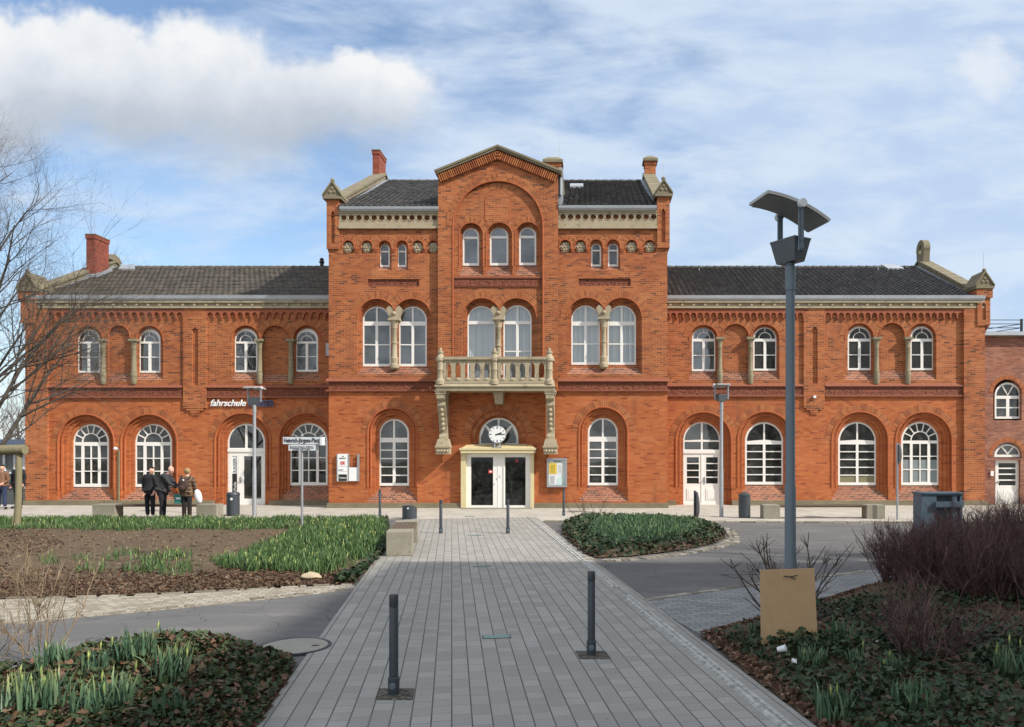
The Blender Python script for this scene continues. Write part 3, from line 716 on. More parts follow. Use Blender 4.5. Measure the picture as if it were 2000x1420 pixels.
def stone_column(cx, ytop, yimp, ycap, yb, ybb, Y):
    X, z0 = XZ(cx, ybb, Y); z = lambda y: XZ(cx, y, Y)[1]; mb = MB()
    z1, z2, z3, z4 = z(yb), z(ycap), z(yimp), z(ytop)
    mb.lathe((X,Y,0), [(.11,z0),(.17,z0+.06),(.17,z0+.2),(.13,z0+.24),(.15,z1),(.105,z1+.06),(.10,(z1+z2)/2-.03),(.125,(z1+z2)/2-.02),(.125,(z1+z2)/2+.04),(.10,(z1+z2)/2+.05),(.095,z2-.04),(.12,z2),(.11,z2+.05),(.15,z3-.14),(.19,z3-.06)], 16)
    mb.box(X-.22, X+.22, Y-.18, Y+.2, z3-.07, z3+.01)
    # spandrel block spreading upwards between the arches
    w = .10; mb.slab([[(X-.17,z3+.01),(X+.17,z3+.01),(X+.30,z4-.12),(X+.20,z4),(X,z4-.10),(X-.20,z4),(X-.30,z4-.12)]], Y-.10, .25)
    mb.ball((X,Y-.10,z3+.20), .09, 8)
    return mb.build('column', M_STONE, sta, smooth=True)
stone_column(770.6, 598, 623, 641, 700, 722, YT+.10)
stone_column(1179.4, 596, 621, 639, 698, 720, YT+.10)
for i, u in enumerate(TU): dblwin(u['fr'], Y1T, 'cross2', 628, 636, i >= 2, label=('first-floor window without a blind, reflecting the sky' if i < 2 else None))
for fr in SMW:
    x0,x1,yt,yb = fr; Y1 = YT+.2
    reveal(sta, (x0-3.4,x1+3.4,yt-8,yb+6), (x0,x1,yt,yb), YT, Y1, M_BUP, 2, wall=.12, sill=True)
    window(sta, *fr, Y1, 'single', yt+13, yt+16, 2.6, 2.)
    cx = (x0+x1)/2; r = (x1-x0)/2+3.4; roll(sta, x0-3.4, x1+3.4, yt-8, yt-8+r+4, YT-.004, .02); arch_ring(sta, cx, yt-8+r, r+1, r+9, YT, 10, a0=R(39), a1=R(141))
for cx, cy in BLIND:
    if 850 < cx < 1092: continue
    mb = MB(); bpx(mb, cx-13, cx+13, cy-16, cy+13, YT+.121, .05); mb.build('blind_niche', M_BUP, sta)
    mb = MB(); X, Z = XZ(cx, cy+1, YT+.1); k = 10.5*YT/F
    pts = []
    for i in range(48):
        t = 2*math.pi*i/48; rr = k*(.82+.18*abs(math.cos(3*t))**.6); pts.append((X+rr*math.cos(t), Z+rr*math.sin(t)))
    mb.slab([pts], YT+.07, .052)
    for i in range(6):
        t = R(60*i); mb.ball((X+k*.52*math.cos(t), YT+.07, Z+k*.52*math.sin(t)), k*.30, 8, sc=(1,.5,1))
    mb.ball((X, YT+.065, Z), k*.24, 8); mb.build('rosette', M_STONE, sta, smooth=True)
    arch_ring(sta, cx, cy-2.5, 12.5, 20.5, YT, 10, a0=R(36), a1=R(144))
    roll(sta, cx-11.5, cx+11.5, cy-14, cy+3, YT-.004, .02)
# small stepped corbels between the blind arches
for x in (698,735,769,801,832,1119,1149,1182,1216,1252):
    mb = MB(); bpx(mb, x-4, x+4, 483, 487, YT-.05, .1); bpx(mb, x-3.2, x+3.2, 487.2, 490.5, YT-.035, .1); bpx(mb, x-2.2, x+2.2, 490.7, 493.5, YT-.02, .1)
    mb.build('corbel', M_MOULD, sta)
for p in PAN:
    mb = MB(); bpx(mb, p[0]-1, p[1]+1, p[2]-1, p[3]+1, YT+.06, .07); mb.build('relief_panel', M_TERRA, sta)
# belt course
for a, b in ((640,857), (1089,1306)):
    mb = MB(); bpx(mb, a+2, b-2, 746, 761, YT-.04, .06); mb.build('relief_band', M_TERRA, sta)
    mb = MB(); xa, z0 = XZ(a-2, 745.5, YT); xb, _ = XZ(b+2, 745.5, YT)
    mb.add([(xa,YT-.13,z0),(xb,YT-.13,z0),(xb,YT,z0),(xa,YT,z0),(xa,YT-.12,z0+.03),(xb,YT-.12,z0+.03),(xb,YT,z0+.13),(xa,YT,z0+.13)], [(0,3,2,1),(4,5,6,7),(0,1,5,4),(1,2,6,5),(2,3,7,6),(3,0,4,7)])
    _, z0 = XZ(a, 764.5, YT); mb.box(xa, xb, YT-.10, YT, z0, z0+.07); mb.build('string_course', M_MOULDD, sta)
# pierced stone frieze and gutter
for a, b, o in ((661,857,0), (1089,1284,-2.)):
    hs = [circ(a+10.3+14.78*i, 425.5+o, 5.4) for i in range(13)]
    mb = MB(); spx(mb, [rect(a,b,414+o,446)]+hs, YT-.07, .14); bpx(mb, a,b,441,446, YT-.12, .08); bpx(mb, a,b,413+o,416+o, YT-.10, .10)
    bk_ = MB(); bpx(bk_, a,b,415+o,440, YT+.075, .1); bk_.build('frieze_backing', M_BSILL, sta)
    for i in range(13):
        X, Z = XZ(a+10.3+14.78*i, 425.5+o, YT-.06); q = [Vector((X+.135*math.cos(R(30*j)), YT-.065, Z+.135*math.sin(R(30*j)))) for j in range(13)]
        q = [Vector((v_.x, YT-.072, v_.z)) for v_ in q]; mb.tube(q, .014, 5, caps=False)
    mb.build('pierced_frieze', M_STONE, sta)
    mb = MB(); Yg = YT-.2; xa, z0 = XZ(a+2, 412.5+o, Yg); xb, z1 = XZ(b-1, 403.5+o, Yg)
    pr = [(YT-.05,z0),(YT-.16,z0+.02),(YT-.22,z0+.09),(YT-.24,z1),(YT-.21,z1+.01),(YT,z1-.01)]
    mb.add([(xa,y,z) for y,z in pr]+[(xb,y,z) for y,z in pr], [(i,(i+1)%6,(i+1)%6+6,i+6) for i in range(6)]+[tuple(range(6)),tuple(range(11,5,-1))])
    mb.build('gutter', M_ZINC, sta)
mb = MB(); xa, _ = XZ(640.5, 1, YT); xb, _ = XZ(1305, 1, YT); xd, _ = XZ(901, 1, YT); xe, _ = XZ(1043, 1, YT)
for a, b in ((xa, xd), (xe, xb)): mb = MB(); mb.box(a, b, YT-.17, YT+.05, -.1, .10); mb.box(a, b, YT-.13, YT+.05, .10, .20); mb.build('plinth', M_STONED, sta)

# --- gabled risalit, first floor upwards
gl, gr, gcx = 855.5, 1090, 972.8
GE, GA = 342, 295
big = [(885,762.5),(1060,762.5)]  # the big shallow recess: open below
bc, br_, bcy = 972.5, 88, 441
horse = [(gl,764),(884.5,764)]+[(bc-br_*math.cos(math.pi*i/30), bcy-br_*math.sin(math.pi*i/30)) for i in range(31)]+[(1060.5,764),(gr,764),(gr,GE),(gcx,GA),(gl,GE)]
mb = MB(); spx(mb, [horse], YR, .10); mb.build('wall', M_BUP, sta)
VW = [(903.6,935.7,445,519), (956.6,992.8,444,518.5), (1013.8,1047.3,443.5,518)]
wu = [(912.5,968,597,714), (982.7,1038.7,595.6,713)]
a, b, yt = 903, 1048, 582; c1 = a+(b-a)*.264; c2 = b-(b-a)*.264; r = (b-a)*.264
pair = [(a,744),(b,744)]+[(c2+r*math.cos(t), yt+r-r*math.sin(t)) for t in [R(165)*i/20 for i in range(21)]]+[(c1+r*math.cos(t), yt+r-r*math.sin(t)) for t in [R(15)+R(165)*i/20 for i in range(21)]]
vh = [arch(v[0]-7, v[1]+8, v[2]-10, v[3]+20) for v in VW]
mb = MB(); spx(mb, [[(880,764),(1065,764),(1065,345),(880,345)], pair]+vh, YR+.10, .13); mb.build('wall', M_BUP, sta)
arch_ring(sta, bc, bcy, 89, 95, YR, 64); arch_ring(sta, bc, bcy, 95.6, 101, YR, 68)
roll(sta, bc-br_, bc+br_, bcy-br_, 760, YR, .03)
arch_ring(sta, 972.3, 394, 26, 37, YR+.10, 20); roll(sta, 948, 997, 370, 430, YR+.098, .02)
mb = MB(); spx(mb, [[(948.5,432),(996.5,432)]+arch(948.5,996.5,370,432)[2:]], YR+.085, .015); mb.build('blind_niche', M_BUP, sta)
for v in VW:
    op = (v[0]-7, v[1]+8, v[2]-10, v[3]+20); Y1 = YR+.36
    reveal(sta, op, v, YR+.10, Y1, M_BUP, 3, wall=.13, sill=True)
    window(sta, *v, Y1, 'single', v[2]+17, v[2]+22, 3.2, 2.2)
    r_ = (op[1]-op[0])/2; cx = (op[0]+op[1])/2; arch_ring(sta, cx, op[2]+r_, r_+1, r_+10.5, YR+.10, 14, a0=R(37), a1=R(143)); roll(sta, *op[:3], op[2]+r_+60, YR+.10, .022)
mb = MB(); bpx(mb, 886, 1059, 544, 557, YR+.07, .04); mb.build('relief_band', M_TERRA, sta)
mb = MB(); bpx(mb, 886, 1059, 540.5, 543.5, YR+.03, .08); bpx(mb, 886, 1059, 557.5, 559.5, YR+.05, .06); mb.build('string_course', M_MOULDD, sta)
mb = MB(); Ya = YR+.23
l1 = [(a-2,745),(a-2,yt-3),(b+2,yt-3),(b+2,745)]
for s, i0 in enumerate((3.5, 7)):
    ri = r-i0; Yb = Ya+.07*s
    l2 = [(a+i0+1,744.9)],
    inn = [(b-i0-1,744.9)]+[(c2+ri*math.cos(t), yt+r-ri*math.sin(t)) for t in [R(165)*i/20 for i in range(21)]]+[(c1+ri*math.cos(t), yt+r-ri*math.sin(t)) for t in [R(15)+R(165)*i/20 for i in range(21)]]+[(a+i0+1,744.9)]
    mb.slab([L(l1+inn, Yb)], Yb, .09)
spx(mb, [[(a-2,745),(b+2,745),(b+2,yt-3),(a-2,yt-3)]]+[arch(f_[0]+.4,f_[1]-.4,f_[2]+.4,744) for f_ in wu], YR+.375, .03)
mb.build('reveal', M_BUP, sta)
for c, (q0, q1) in ((c1,(R(49),R(180))), (c2,(R(0),R(131)))): arch_ring(sta, c, yt+r, r+1, r+12, YR+.10, 22, a0=q0, a1=q1)
mb = MB(); mb.tube([P(c1+r*math.cos(t), yt+r-r*math.sin(t), YR+.098) for t in [R(180)-R(158)*i/18 for i in range(19)]]+[P(c2+r*math.cos(t), yt+r-r*math.sin(t), YR+.098) for t in [R(158)-R(158)*i/18 for i in range(19)]], .024, 6)
mb.build('arch_moulding', M_MOULD, sta, smooth=True)
stone_column(974, 598, 622, 640, 712, 735, YR+.22)
for fr, st_ in zip(wu, ('single', 'cross2')):
    dblwin((fr[0],fr[1],fr[2],744), YR+.40, st_, 627, 633.5, True)
# gable: raking brick corbels, coping and thin rods
for sd in (-1, 1):
    mb = MB(); X0, Z0 = XZ(gl if sd < 0 else gr, GE, YR); X1, Z1 = XZ(gcx, GA, YR); n = 30
    dv = Vector((X1-X0, 0, Z1-Z0)); ln = dv.length; u = dv/ln; nv = Vector((-u.z,0,u.x)) if sd < 0 else Vector((u.z,0,-u.x))
    if nv.z < 0: nv = -nv
    dn = Vector((0,0,-1))
    for i in range(n):
        p = Vector((X0,0,Z0))+u*(ln*(i+.12)/n); q = Vector((X0,0,Z0))+u*(ln*(i+.66)/n)
        p -= nv*.02; q -= nv*.02
        mb.slab([[(p.x,p.z),(q.x,q.z),((q-nv*.30).x,(q-nv*.30).z),((p-nv*.30).x,(p-nv*.30).z)]], YR-.13, .14)
    mb.build('brick_cornice', M_ARCH, sta)
    c = MB(); Xe, Ze = X0+(-.07 if sd < 0 else .13), Z0-.01
    e0 = Vector((Xe,0,Ze)); e1 = Vector((X1,0,Z1+.02)); t = nv*.13
    for k, (yo, th0, th1) in enumerate(((-.16, 0., .075), (-.20, .075, .15))):
        c.slab([[((e0+nv*th0).x,(e0+nv*th0).z),((e1+Vector((0,0,1))*th0*1.1).x,(e1+Vector((0,0,1))*th0*1.1).z),((e1+Vector((0,0,1))*th1*1.1).x,(e1+Vector((0,0,1))*th1*1.1).z),((e0+nv*th1).x,(e0+nv*th1).z)]], YR+yo, 6.4)
    c.build('gable_coping', M_STONED, sta)
# side walls of the cross gable and its roof body
mb = MB(); xa, z0 = XZ(gl, 420, YR); xb, z1 = XZ(gr, GE, YR); xm, zm = XZ(gcx, GA+1, YR)
mb.slab([[(xa+.02,9.),(xb-.02,9.),(xb-.02,z1-.05),(xm,zm-.05),(xa+.02,z1-.05)]], YR+.42, 6.2); mb.build('gable_body', M_LEAD, sta)
mb = MB(); xb2 = XZ(1097, 330, YR)[0]; mb.tube([(xb+.09,YR+.25,12.2),(xb+.09,YR+.25,13.1)], .05, 8); mb.box(xb, xb+.16, YR+.3, YR+1.2, 11.8, 13.3); mb.build('lead_cheek', M_LEAD, sta)

# ======== bodies behind the fronts, roofs, gables ========
def body(x0, x1, yf, yb, ztop, m=M_BUP):
    mb = MB(); mb.box(x0, x1, yf, yb, -.2, ztop); mb.build('wall', m, sta)
xL, xR = XZ(642.3, 1, YT)[0], XZ(1303.2, 1, YT)[0]
wL, wR = XZ(49.3, 1, YW)[0], XZ(1923.3, 1, YW)[0]
body(xL, xR, YT+.9, YT+13.8, 11.6); body(wL, xL, YW+.45, YW+11, 8.4); body(xR, wR, YW+.45, YW+11, 8.4)
mb = MB()
for (x0, x1, y0, y1, z) in ((xL, xL+.5, YT+.12, YT+.95, 11.5), (xR-.5, xR, YT+.12, YT+.95, 11.5), (wL, wL+.5, YW+.12, YW+.5, 8.4), (wR-.5, wR, YW+.12, YW+.5, 8.4)): mb.box(x0, x1, y0, y1, -.2, z)
mb.box(xL+.1, -5.9, YT+.12, YT+.95, 11.0, 11.62); mb.box(-1.2, xR-.1, YT+.12, YT+.95, 11.0, 11.62); mb.box(wL+.1, xL, YW+.12, YW+.5, 8.0, 8.42); mb.box(xR, wR-.1, YW+.12, YW+.5, 8.0, 8.42)
mb.build('wall', M_BUP, sta)
def tile_roof(x0, x1, ya, za, yb, zb, m, tw=.23, tl=.29, kind='pan'):
    nx = max(1, round((x1-x0)/tw)); tw = (x1-x0)/nx; ln = math.hypot(yb-ya, zb-za); ny = round(ln/tl)
    ux, uz = (yb-ya)/ln, (zb-za)/ln; vs = []; fs = []; S = 6
    for j in range(ny):
        base = len(vs); jx = tw*.5*(j % 2) if kind == 'beaver' else 0
        for i in range(nx*S+1):
            x = x0+tw*i/S; ph = (i % S)/S
            h = .028*math.sin(2*math.pi*ph)+.012*math.sin(4*math.pi*ph) if kind == 'pan' else .012*abs(math.sin(math.pi*((i+(3 if j % 2 else 0)) % S)/S))
            dr = (.012*random.random() if i % S == 0 else dr) if i else 0.
            dl = (-.05*abs(math.sin(math.pi*((i+(3 if j % 2 else 0)) % S)/S)) if kind == 'beaver' else 0)
            for (t, hh) in ((j*tl+dl, .045+h+dr), (j*tl+dl, -.01), (j*tl+tl*1.08, .008+h)):
                t = min(t, ln); vs.append((x, ya+ux*t-uz*hh, za+uz*t+ux*hh))
        for i in range(nx*S):
            k = base+i*3; fs.append((k, k+3, k+5, k+2)); fs.append((k+1, k+4, k+3, k))
    return vs, fs
def roof(x0, x1, yf, zf, yr, zr, yb, m, kind, eave=.17):
    s = (zr-zf)/(yr-yf); mb = MB()
    vs, fs = tile_roof(x0, x1, yf-eave, zf-s*eave*.5, yr, zr, m, kind=kind); mb.add(vs, fs)
    mb.add([(x0,yr,zr-.03),(x1,yr,zr-.03),(x1,yb,zf),(x0,yb,zf)], [(0,1,2,3)])
    mb.add([(x0,yf,zf-.12),(x1,yf,zf-.12),(x1,yr,zr-.1),(x0,yr,zr-.1)], [(0,1,2,3)])
    o = mb.build('roof', m, sta, fixn=False)
    n = int((x1-x0)/.36); r = MB(); w = (x1-x0)/n
    for i in range(n):
        a = x0+w*i; k = 7; lp = [(yr+.15*math.cos(math.pi*q/k), zr-.03+(.13+.0*i)*math.sin(math.pi*q/k)) for q in range(k+1)]; lp2 = [(yr+.12*math.cos(math.pi*q/k), zr-.03+.10*math.sin(math.pi*q/k)) for q in range(k+1)]
        r.add([(a,y,z) for y,z in lp]+[(a+w*1.05,y,z) for y,z in lp2], [(q,q+1,q+1+k+1,q+k+1) for q in range(k)]+[tuple(range(k+1))])
    r.build('ridge_tiles', m, o, smooth=False)
    return o
zTe, zTr = 11.72, 15.05; yTr = YT+6.9
roof(xL+.42, -5.80, YT, zTe, yTr, zTr, YT+13.8, M_TILER, 'pan'); roof(-1.28, xR-.42, YT, zTe, yTr, zTr, YT+13.8, M_TILER, 'pan')
zWe, zWr = 8.50, 11.0; yWr = YW+5.5
roof(wL+.42, xL, YW, zWe, yWr, zWr, YW+11, M_TILEL, 'beaver')['label'] = 'brownish lichen-spotted tiled roof of the left wing'
roof(xR, wR-.42, YW, zWe, yWr, zWr, YW+11, M_TILER, 'pan')
def gable(xa, xb, yf, zf, yr, zr, h, yb):
    mb = MB(); e = .0
    mb.hexa([(xa,yf,-.1+zf-.6),(xb,yf,zf-.7),(xb,yr,zf-.7),(xa,yr,zf-.7)], [(xa,yf,zf+h),(xb,yf,zf+h),(xb,yr,zr+h),(xa,yr,zr+h)])
    mb.hexa([(xa,yr,zf-.7),(xb,yr,zf-.7),(xb,yb,zf-.7),(xa,yb,zf-.7)], [(xa,yr,zr+h),(xb,yr,zr+h),(xb,yb,zf+h),(xa,yb,zf+h)])
    w = mb.build('gable_wall', M_STONED, sta)
    c = MB(); n = 9
    for i in range(n):
        t0, t1 = i/n+.004, (i+1)/n-.004; y0, y1 = yf+(yr-yf)*t0, yf+(yr-yf)*t1; z0, z1 = zf+(zr-zf)*t0+h, zf+(zr-zf)*t1+h; q = .07
        c.hexa([(xa-q,y0,z0),(xb+q,y0,z0),(xb+q,y1,z1),(xa-q,y1,z1)], [(xa-q,y0,z0+.10),(xb+q,y0,z0+.10),(xb+q,y1,z1+.10),(xa-q,y1,z1+.10)])
    c.hexa([(xa-.07,yr,zr+h),(xb+.07,yr,zr+h),(xb+.07,yb,zf+h),(xa-.07,yb,zf+h)], [(xa-.07,yr,zr+h+.1),(xb+.07,yr,zr+h+.1),(xb+.07,yb,zf+h+.1),(xa-.07,yb,zf+h+.1)])
    c.build('gable_coping', M_STONED, w)
    # lead flashing along the tiles
    f = MB(); s = .18; q = (xb, xb+s) if xa < 0 and abs(xa) > abs(xb) and xa < xb and xb < -3.6 else (xa-s, xa)
    f.hexa([(q[0],yf,zf+.07),(q[1],yf,zf+.07),(q[1],yr,zr+.07),(q[0],yr,zr+.07)], [(q[0],yf,zf+.09),(q[1],yf,zf+.09),(q[1],yr,zr+.09),(q[0],yr,zr+.09)]); f.build('flashing', M_LEAD, w)
gable(xL+.0, xL+.42, YT+.35, zTe+.12, yTr, zTr, .30, YT+13.8); gable(xR-.42, xR, YT+.35, zTe+.12, yTr, zTr, .30, YT+13.8)
gable(wL, wL+.42, YW+.3, zWe+.1, yWr, zWr, .26, YW+11); gable(wR-.42, wR, YW+.3, zWe+.1, yWr, zWr, .26, YW+11)
# pinnacles
def pinnacle(xc, Y, w, zb, zs, zcap, capw, slot, zc, head=False, depth=.6):
    """brick shaft on a stepped corbel, small gabled stone cap"""
    mb = MB(); n = 5; hz = (zs-zb)/n
    for i in range(n):
        q = (n-i)*.03; mb.box(xc-w/2+q, xc+w/2-q, Y-.0+q*1.6-.02, Y+depth, zb+hz*i, zb+hz*(i+1)-.012)
    fr = [[(xc-w/2,zs),(xc+w/2,zs),(xc+w/2,zcap),(xc-w/2,zcap)]]
    sl = [[(xc-slot,zs+.22),(xc+slot,zs+.22),(xc+slot,zc-.12),(xc,zc),(xc-slot,zc-.12)]]
    mb.slab(fr+sl, Y-.04, .10); mb.box(xc-w/2, xc+w/2, Y+.06, Y+depth, zs, zcap)
    if head: mb.box(xc-w/2-.07, xc+w/2+.07, Y-.11, Y+depth+.05, zcap-.36, zcap-.02)
    o = mb.build('pinnacle', M_BUP, sta)
    c = MB(); h = capw*.5; z = zcap
    c.box(xc-h-.03, xc+h+.03, Y-.16, Y+depth+.14, z, z+.10)
    c.slab([[(xc-h,z+.10),(xc+h,z+.10),(xc,z+.10+capw*.78)]], Y-.12, depth+.22)
    rl = capw*.82
    for sd in (-1,1): c.slab([[(xc+sd*(h+.05),z+.09),(xc+sd*(h+.05),z+.17),(xc,z+.20+capw*.80),(xc,z+.10+capw*.80)]], Y-.17, depth+.32)
    c.ball((xc, Y-.06, z+.2+capw*.80), .085, 8)
    for a in (90, 210, 330): c.ball((xc+.10*math.cos(R(a)), Y-.12, z+.32+.09*math.sin(R(a))), .075, 8, sc=(1,.5,1))
    c.build('cap', M_STONED, o)
    r = MB(); r.tube([(xc,Y,z+.2+capw*.8),(xc+.01,Y,z+.95+capw*.8)], .008, 5); r.build('lightning_rod', M_GALV, o)
zz = lambda y, Y: XZ(0, y, Y)[1]
pinnacle(XZ(651.2,1,YT)[0], YT-.04, .48, zz(509,YT), zz(487,YT), zz(391,YT), .66, .075, zz(412,YT))
pinnacle(XZ(1295.5,1,YT)[0], YT-.04, .48, zz(507,YT), zz(485,YT), zz(386,YT), .62, .075, zz(408,YT))
pinnacle(XZ(61,1,YW)[0], YW-.14, .62, zz(655,YW), zz(632,YW), zz(571,YW), .74, .07, zz(597,YW), True, depth=.85)
pinnacle(XZ(1917.5,1,YW)[0], YW-.14, .52, zz(657,YW), zz(637,YW), zz(566,YW), .68, .075, zz(592,YW), True, depth=.85)
# chimneys and ridge ornaments
def chimney(x0, x1, y0, y1, z0, z1, cap=None, label=None, rod=True):
    mb = MB(); mb.box(x0, x1, y0, y1, z0, z1); mb.box(x0-.03, x1+.03, y0-.03, y1+.03, z1-.16, z1+.0+.004)
    o = mb.build('chimney', M_BUP if not label else M_BCHIM, sta)
    if label: o['label'] = label
    c = MB()
    if cap: c.box(x0-.1, x1+.1, y0-.1, y1+.1, z1, z1+.12); c.hexa([(x0-.1,y0-.1,z1+.12),(x1+.1,y0-.1,z1+.12),(x1+.1,y1+.1,z1+.12),(x0-.1,y1+.1,z1+.12)], [(x0+.12,y0+.12,z1+.3),(x1-.12,y0+.12,z1+.3),(x1-.12,y1-.12,z1+.3),(x0+.12,y1-.12,z1+.3)])
    else: c.box(x0-.05, x1+.05, y0-.05, y1+.05, z1+.01, z1+.05)
    c.build('chimney_cap', M_STONED, o)
    if rod: r = MB(); r.tube([(x1-.05,y0+.05,z1),(x1-.05,y0+.05,z1+1.0)], .009, 5); r.build('lightning_rod', M_GALV, o)
    return o
M_BCHIM = brick('brick_chimney', [(0,(.19,.042,.028)), (.5,(.26,.058,.034)), (1,(.31,.075,.042))], (.22,.10,.07), .4, .3, .3)
Yc = YW+3.4; ch = chimney(GX(168.5,Yc), GX(186,Yc), Yc, Yc+1.02, 9.4, zz(459,Yc), None, 'tall narrow dark red chimney on the left wing roof')
f = MB(); f.hexa([(GX(164,Yc),Yc-.12,zWe+1.30),(GX(191,Yc),Yc-.12,zWe+1.30),(GX(191,Yc),Yc+1.1,zWe+1.9),(GX(164,Yc),Yc+1.1,zWe+1.9)], [(GX(164,Yc),Yc-.12,zWe+1.68),(GX(191,Yc),Yc-.12,zWe+1.68),(GX(191,Yc),Yc+1.1,zWe+2.22),(GX(164,Yc),Yc+1.1,zWe+2.22)]); f.build('flashing', M_LEAD, ch)
Yc = yTr; chimney(GX(731,Yc), GX(744,Yc), Yc-.3, Yc+.9, 14.6, zz(299,Yc), None, 'slim dark red chimney on the left gable of the middle block')
chimney(GX(1259.5,Yc), GX(1280,Yc), Yc-.2, Yc+.4, 14.6, zz(318,Yc), True, rod=False)
Yc = YT+4.; chimney(GX(1064,Yc), GX(1095,Yc), Yc, Yc+.7, 12.5, zz(318,Yc), True)
mb = MB(); X = wR-.21; Z = zWr+.30
lp = [(yWr-.36,Z-.1),(yWr+.36,Z-.1),(yWr+.42,Z+.4)]+[(yWr+.46*math.cos(math.pi*i/14), Z+.54+.46*math.sin(math.pi*i/14)) for i in range(15)]+[(yWr-.42,Z+.4)]
ho = [(yWr+.17*math.cos(2*math.pi*i/14), Z+.56+.22*math.sin(2*math.pi*i/14)) for i in range(14)]
mb.slab([lp, ho], 0, .30); mb.v = [(X-.15+y, x, z) for x, y, z in mb.v]; mb.build('ridge_ornament', M_STONED, sta)
mb = MB(); X = wL+.21; lp2 = [(yWr-.5,zWr+.3),(yWr+.5,zWr+.3),(yWr+.3,zWr+.5),(yWr-.1,zWr+.62),(yWr-.4,zWr+.5)]; mb.slab([lp2], 0, .5); mb.v = [(X-.25+y, x, z) for x, y, z in mb.v]; mb.build('ridge_ornament', M_STONED, sta)
# little things on the roofs
def on_roof(x, y, w=0):   # point of the wing roof seen at photo pixel
    s = (zWr-zWe)/(yWr-YW); k = (HY-y)/F; Y = (zWe-s*YW-CH)/(k-s); return (x-CX)*Y/F, Y, zWe+s*(Y-YW)
for x0, x1, y0, y1 in ((232,264,521,529), (1734,1765,520,528)):
    a = on_roof(x0,y1); b = on_roof(x1,y1); c = on_roof(x1-14 if x0 > 999 else x1,y0); e = on_roof(x0-14 if x0 > 999 else x0+6,y0); up = .10
    s = MB(); s.hexa([(p[0],p[1],p[2]-.02) for p in (a,b,c,e)], [(p[0],p[1]-.03,p[2]+up) for p in (a,b,c,e)]); s.build('roof_hatch', M_ZINC, sta)
s = MB(); sl = (zTr-zTe)/6.9; y0 = YT+4.6; s.hexa([(GX(1113,y0),y0,zTe+sl*4.6),(GX(1139,y0),y0,zTe+sl*4.6),(GX(1139,y0),y0+.8,zTe+sl*5.4),(GX(1113,y0),y0+.8,zTe+sl*5.4)], [(GX(1113,y0),y0-.03,zTe+sl*4.6+.12),(GX(1139,y0),y0-.03,zTe+sl*4.6+.12),(GX(1139,y0),y0+.77,zTe+sl*5.4+.12),(GX(1113,y0),y0+.77,zTe+sl*5.4+.12)]); s.build('roof_hatch', M_ZINC, sta)
for x, y in ((1366,531), (1715,529)):
    a = on_roof(x,y); s = MB(); s.tube([(a[0],a[1],a[2]),(a[0]-.02,a[1]-.03,a[2]+.2),(a[0]+.06,a[1]-.1,a[2]+.22)], .025, 6); s.build('roof_hook', M_ZINC, sta)
a = P(628.5, 518, yWr); s = MB(); s.lathe((a.x,a.y,a.z-.25), [(.09,0),(.09,.35),(.13,.36),(.13,.42),(.09,.44),(.10,.55),(.03,.60)], 10); s.build('vent_pipe', M_BLACK, sta)

# ======== balcony ========
YB = YT-1.18
bal = MB(); xa, z0 = XZ(848,760,YB); xb, z1 = XZ(1085,751,YB)
bal.box(xa+.05, xb-.05, YB+.06, YR+.02, z0-.05, z1-.06); bal.hexa([(xa,YB,z1-.07),(xb,YB,z1-.07),(xb,YR+.02,z1-.07),(xa,YR+.02,z1-.07)], [(xa+.08,YB+.10,z1+.08),(xb-.08,YB+.10,z1+.08),(xb-.08,YR+.02,z1+.08),(xa+.08,YR+.02,z1+.08)])
for i in range(3): pass
balo = bal.build('balcony', M_STONE, sta)
def balus(x0, x1, n, Y, ytop=701, ybot=748):
    hs = []; w = (x1-x0)/n
    for i in range(n):
        c = x0+w*(i+.5); q = w*.30
        hs.append([(c-q*1.0,740),(c+q*1.0,740),(c+q*.9,733),(c+q*1.05,729),(c+q*.95,716),(c+q*.7,711.5),(c,707.5),(c-q*.7,711.5),(c-q*.95,716),(c-q*1.05,729),(c-q*.9,733)])
    mb = MB(); spx(mb, [rect(x0, x1, ytop, ybot)]+hs, Y+.10, .16); bpx(mb, x0, x1, 696.5, 702, Y+.03, .30); bpx(mb, x0, x1, 744, 749, Y+.06, .22)
    for i in range(n):
        c = x0+w*(i+.5); X, Z = XZ(c, 741, Y); mb.ball((X,Y+.13,Z), .10, 8, sc=(1.4,.7,.8))
    return mb
for x0, x1 in ((866,960), (973,1067)): balus(x0, x1, 5, YB).build('balustrade', M_STONE, balo)
for sd, x in ((-1, 860.5), (1, 1073)):
    X = XZ(x,1,YB)[0]; z0, z1 = XZ(1,749,YB)[1], XZ(1,696.5,YB)[1]; mb = MB(); hs = []; n = 3; y0, y1 = YB+.25, YR; w = (y1-y0)/n
    for i in range(n): c = y0+w*(i+.5); hs.append([(c-.09,z0+.2),(c+.09,z0+.2),(c+.09,z1-.35),(c,z1-.2),(c-.09,z1-.35)])
    mb.slab([[(y0,z0),(y1,z0),(y1,z1-.08),(y0,z1-.08)]]+hs, -.08, .16); mb.slab([[(y0,z1-.09),(y1,z1-.09),(y1,z1),(y0,z1)]], -.15, .30)
    mb.v = [(X+y, x_, z) for x_, y, z in mb.v]; mb.build('balustrade', M_STONE, balo)
for x in (860.5, 966.2, 1073):
    p = P(x, 752, YB+.17); z = lambda y: XZ(1,y,YB)[1]-p.z; mb = MB()
    mb.lathe(p, [(.15,0),(.19,.02),(.19,.16),(.14,.20),(.125,.25),(.115,.55),(.135,.58),(.12,.62),(.125,z(706)),(.17,z(704)),(.18,z(699)),(.16,z(697)),(.10,z(692)),(.09,z(690)),(.12,z(688.5)),(.12,z(686)),(.06,z(685)),(.055,z(680)),(.01,z(678))], 12)
    mb.build('post', M_STONE, balo, smooth=True)
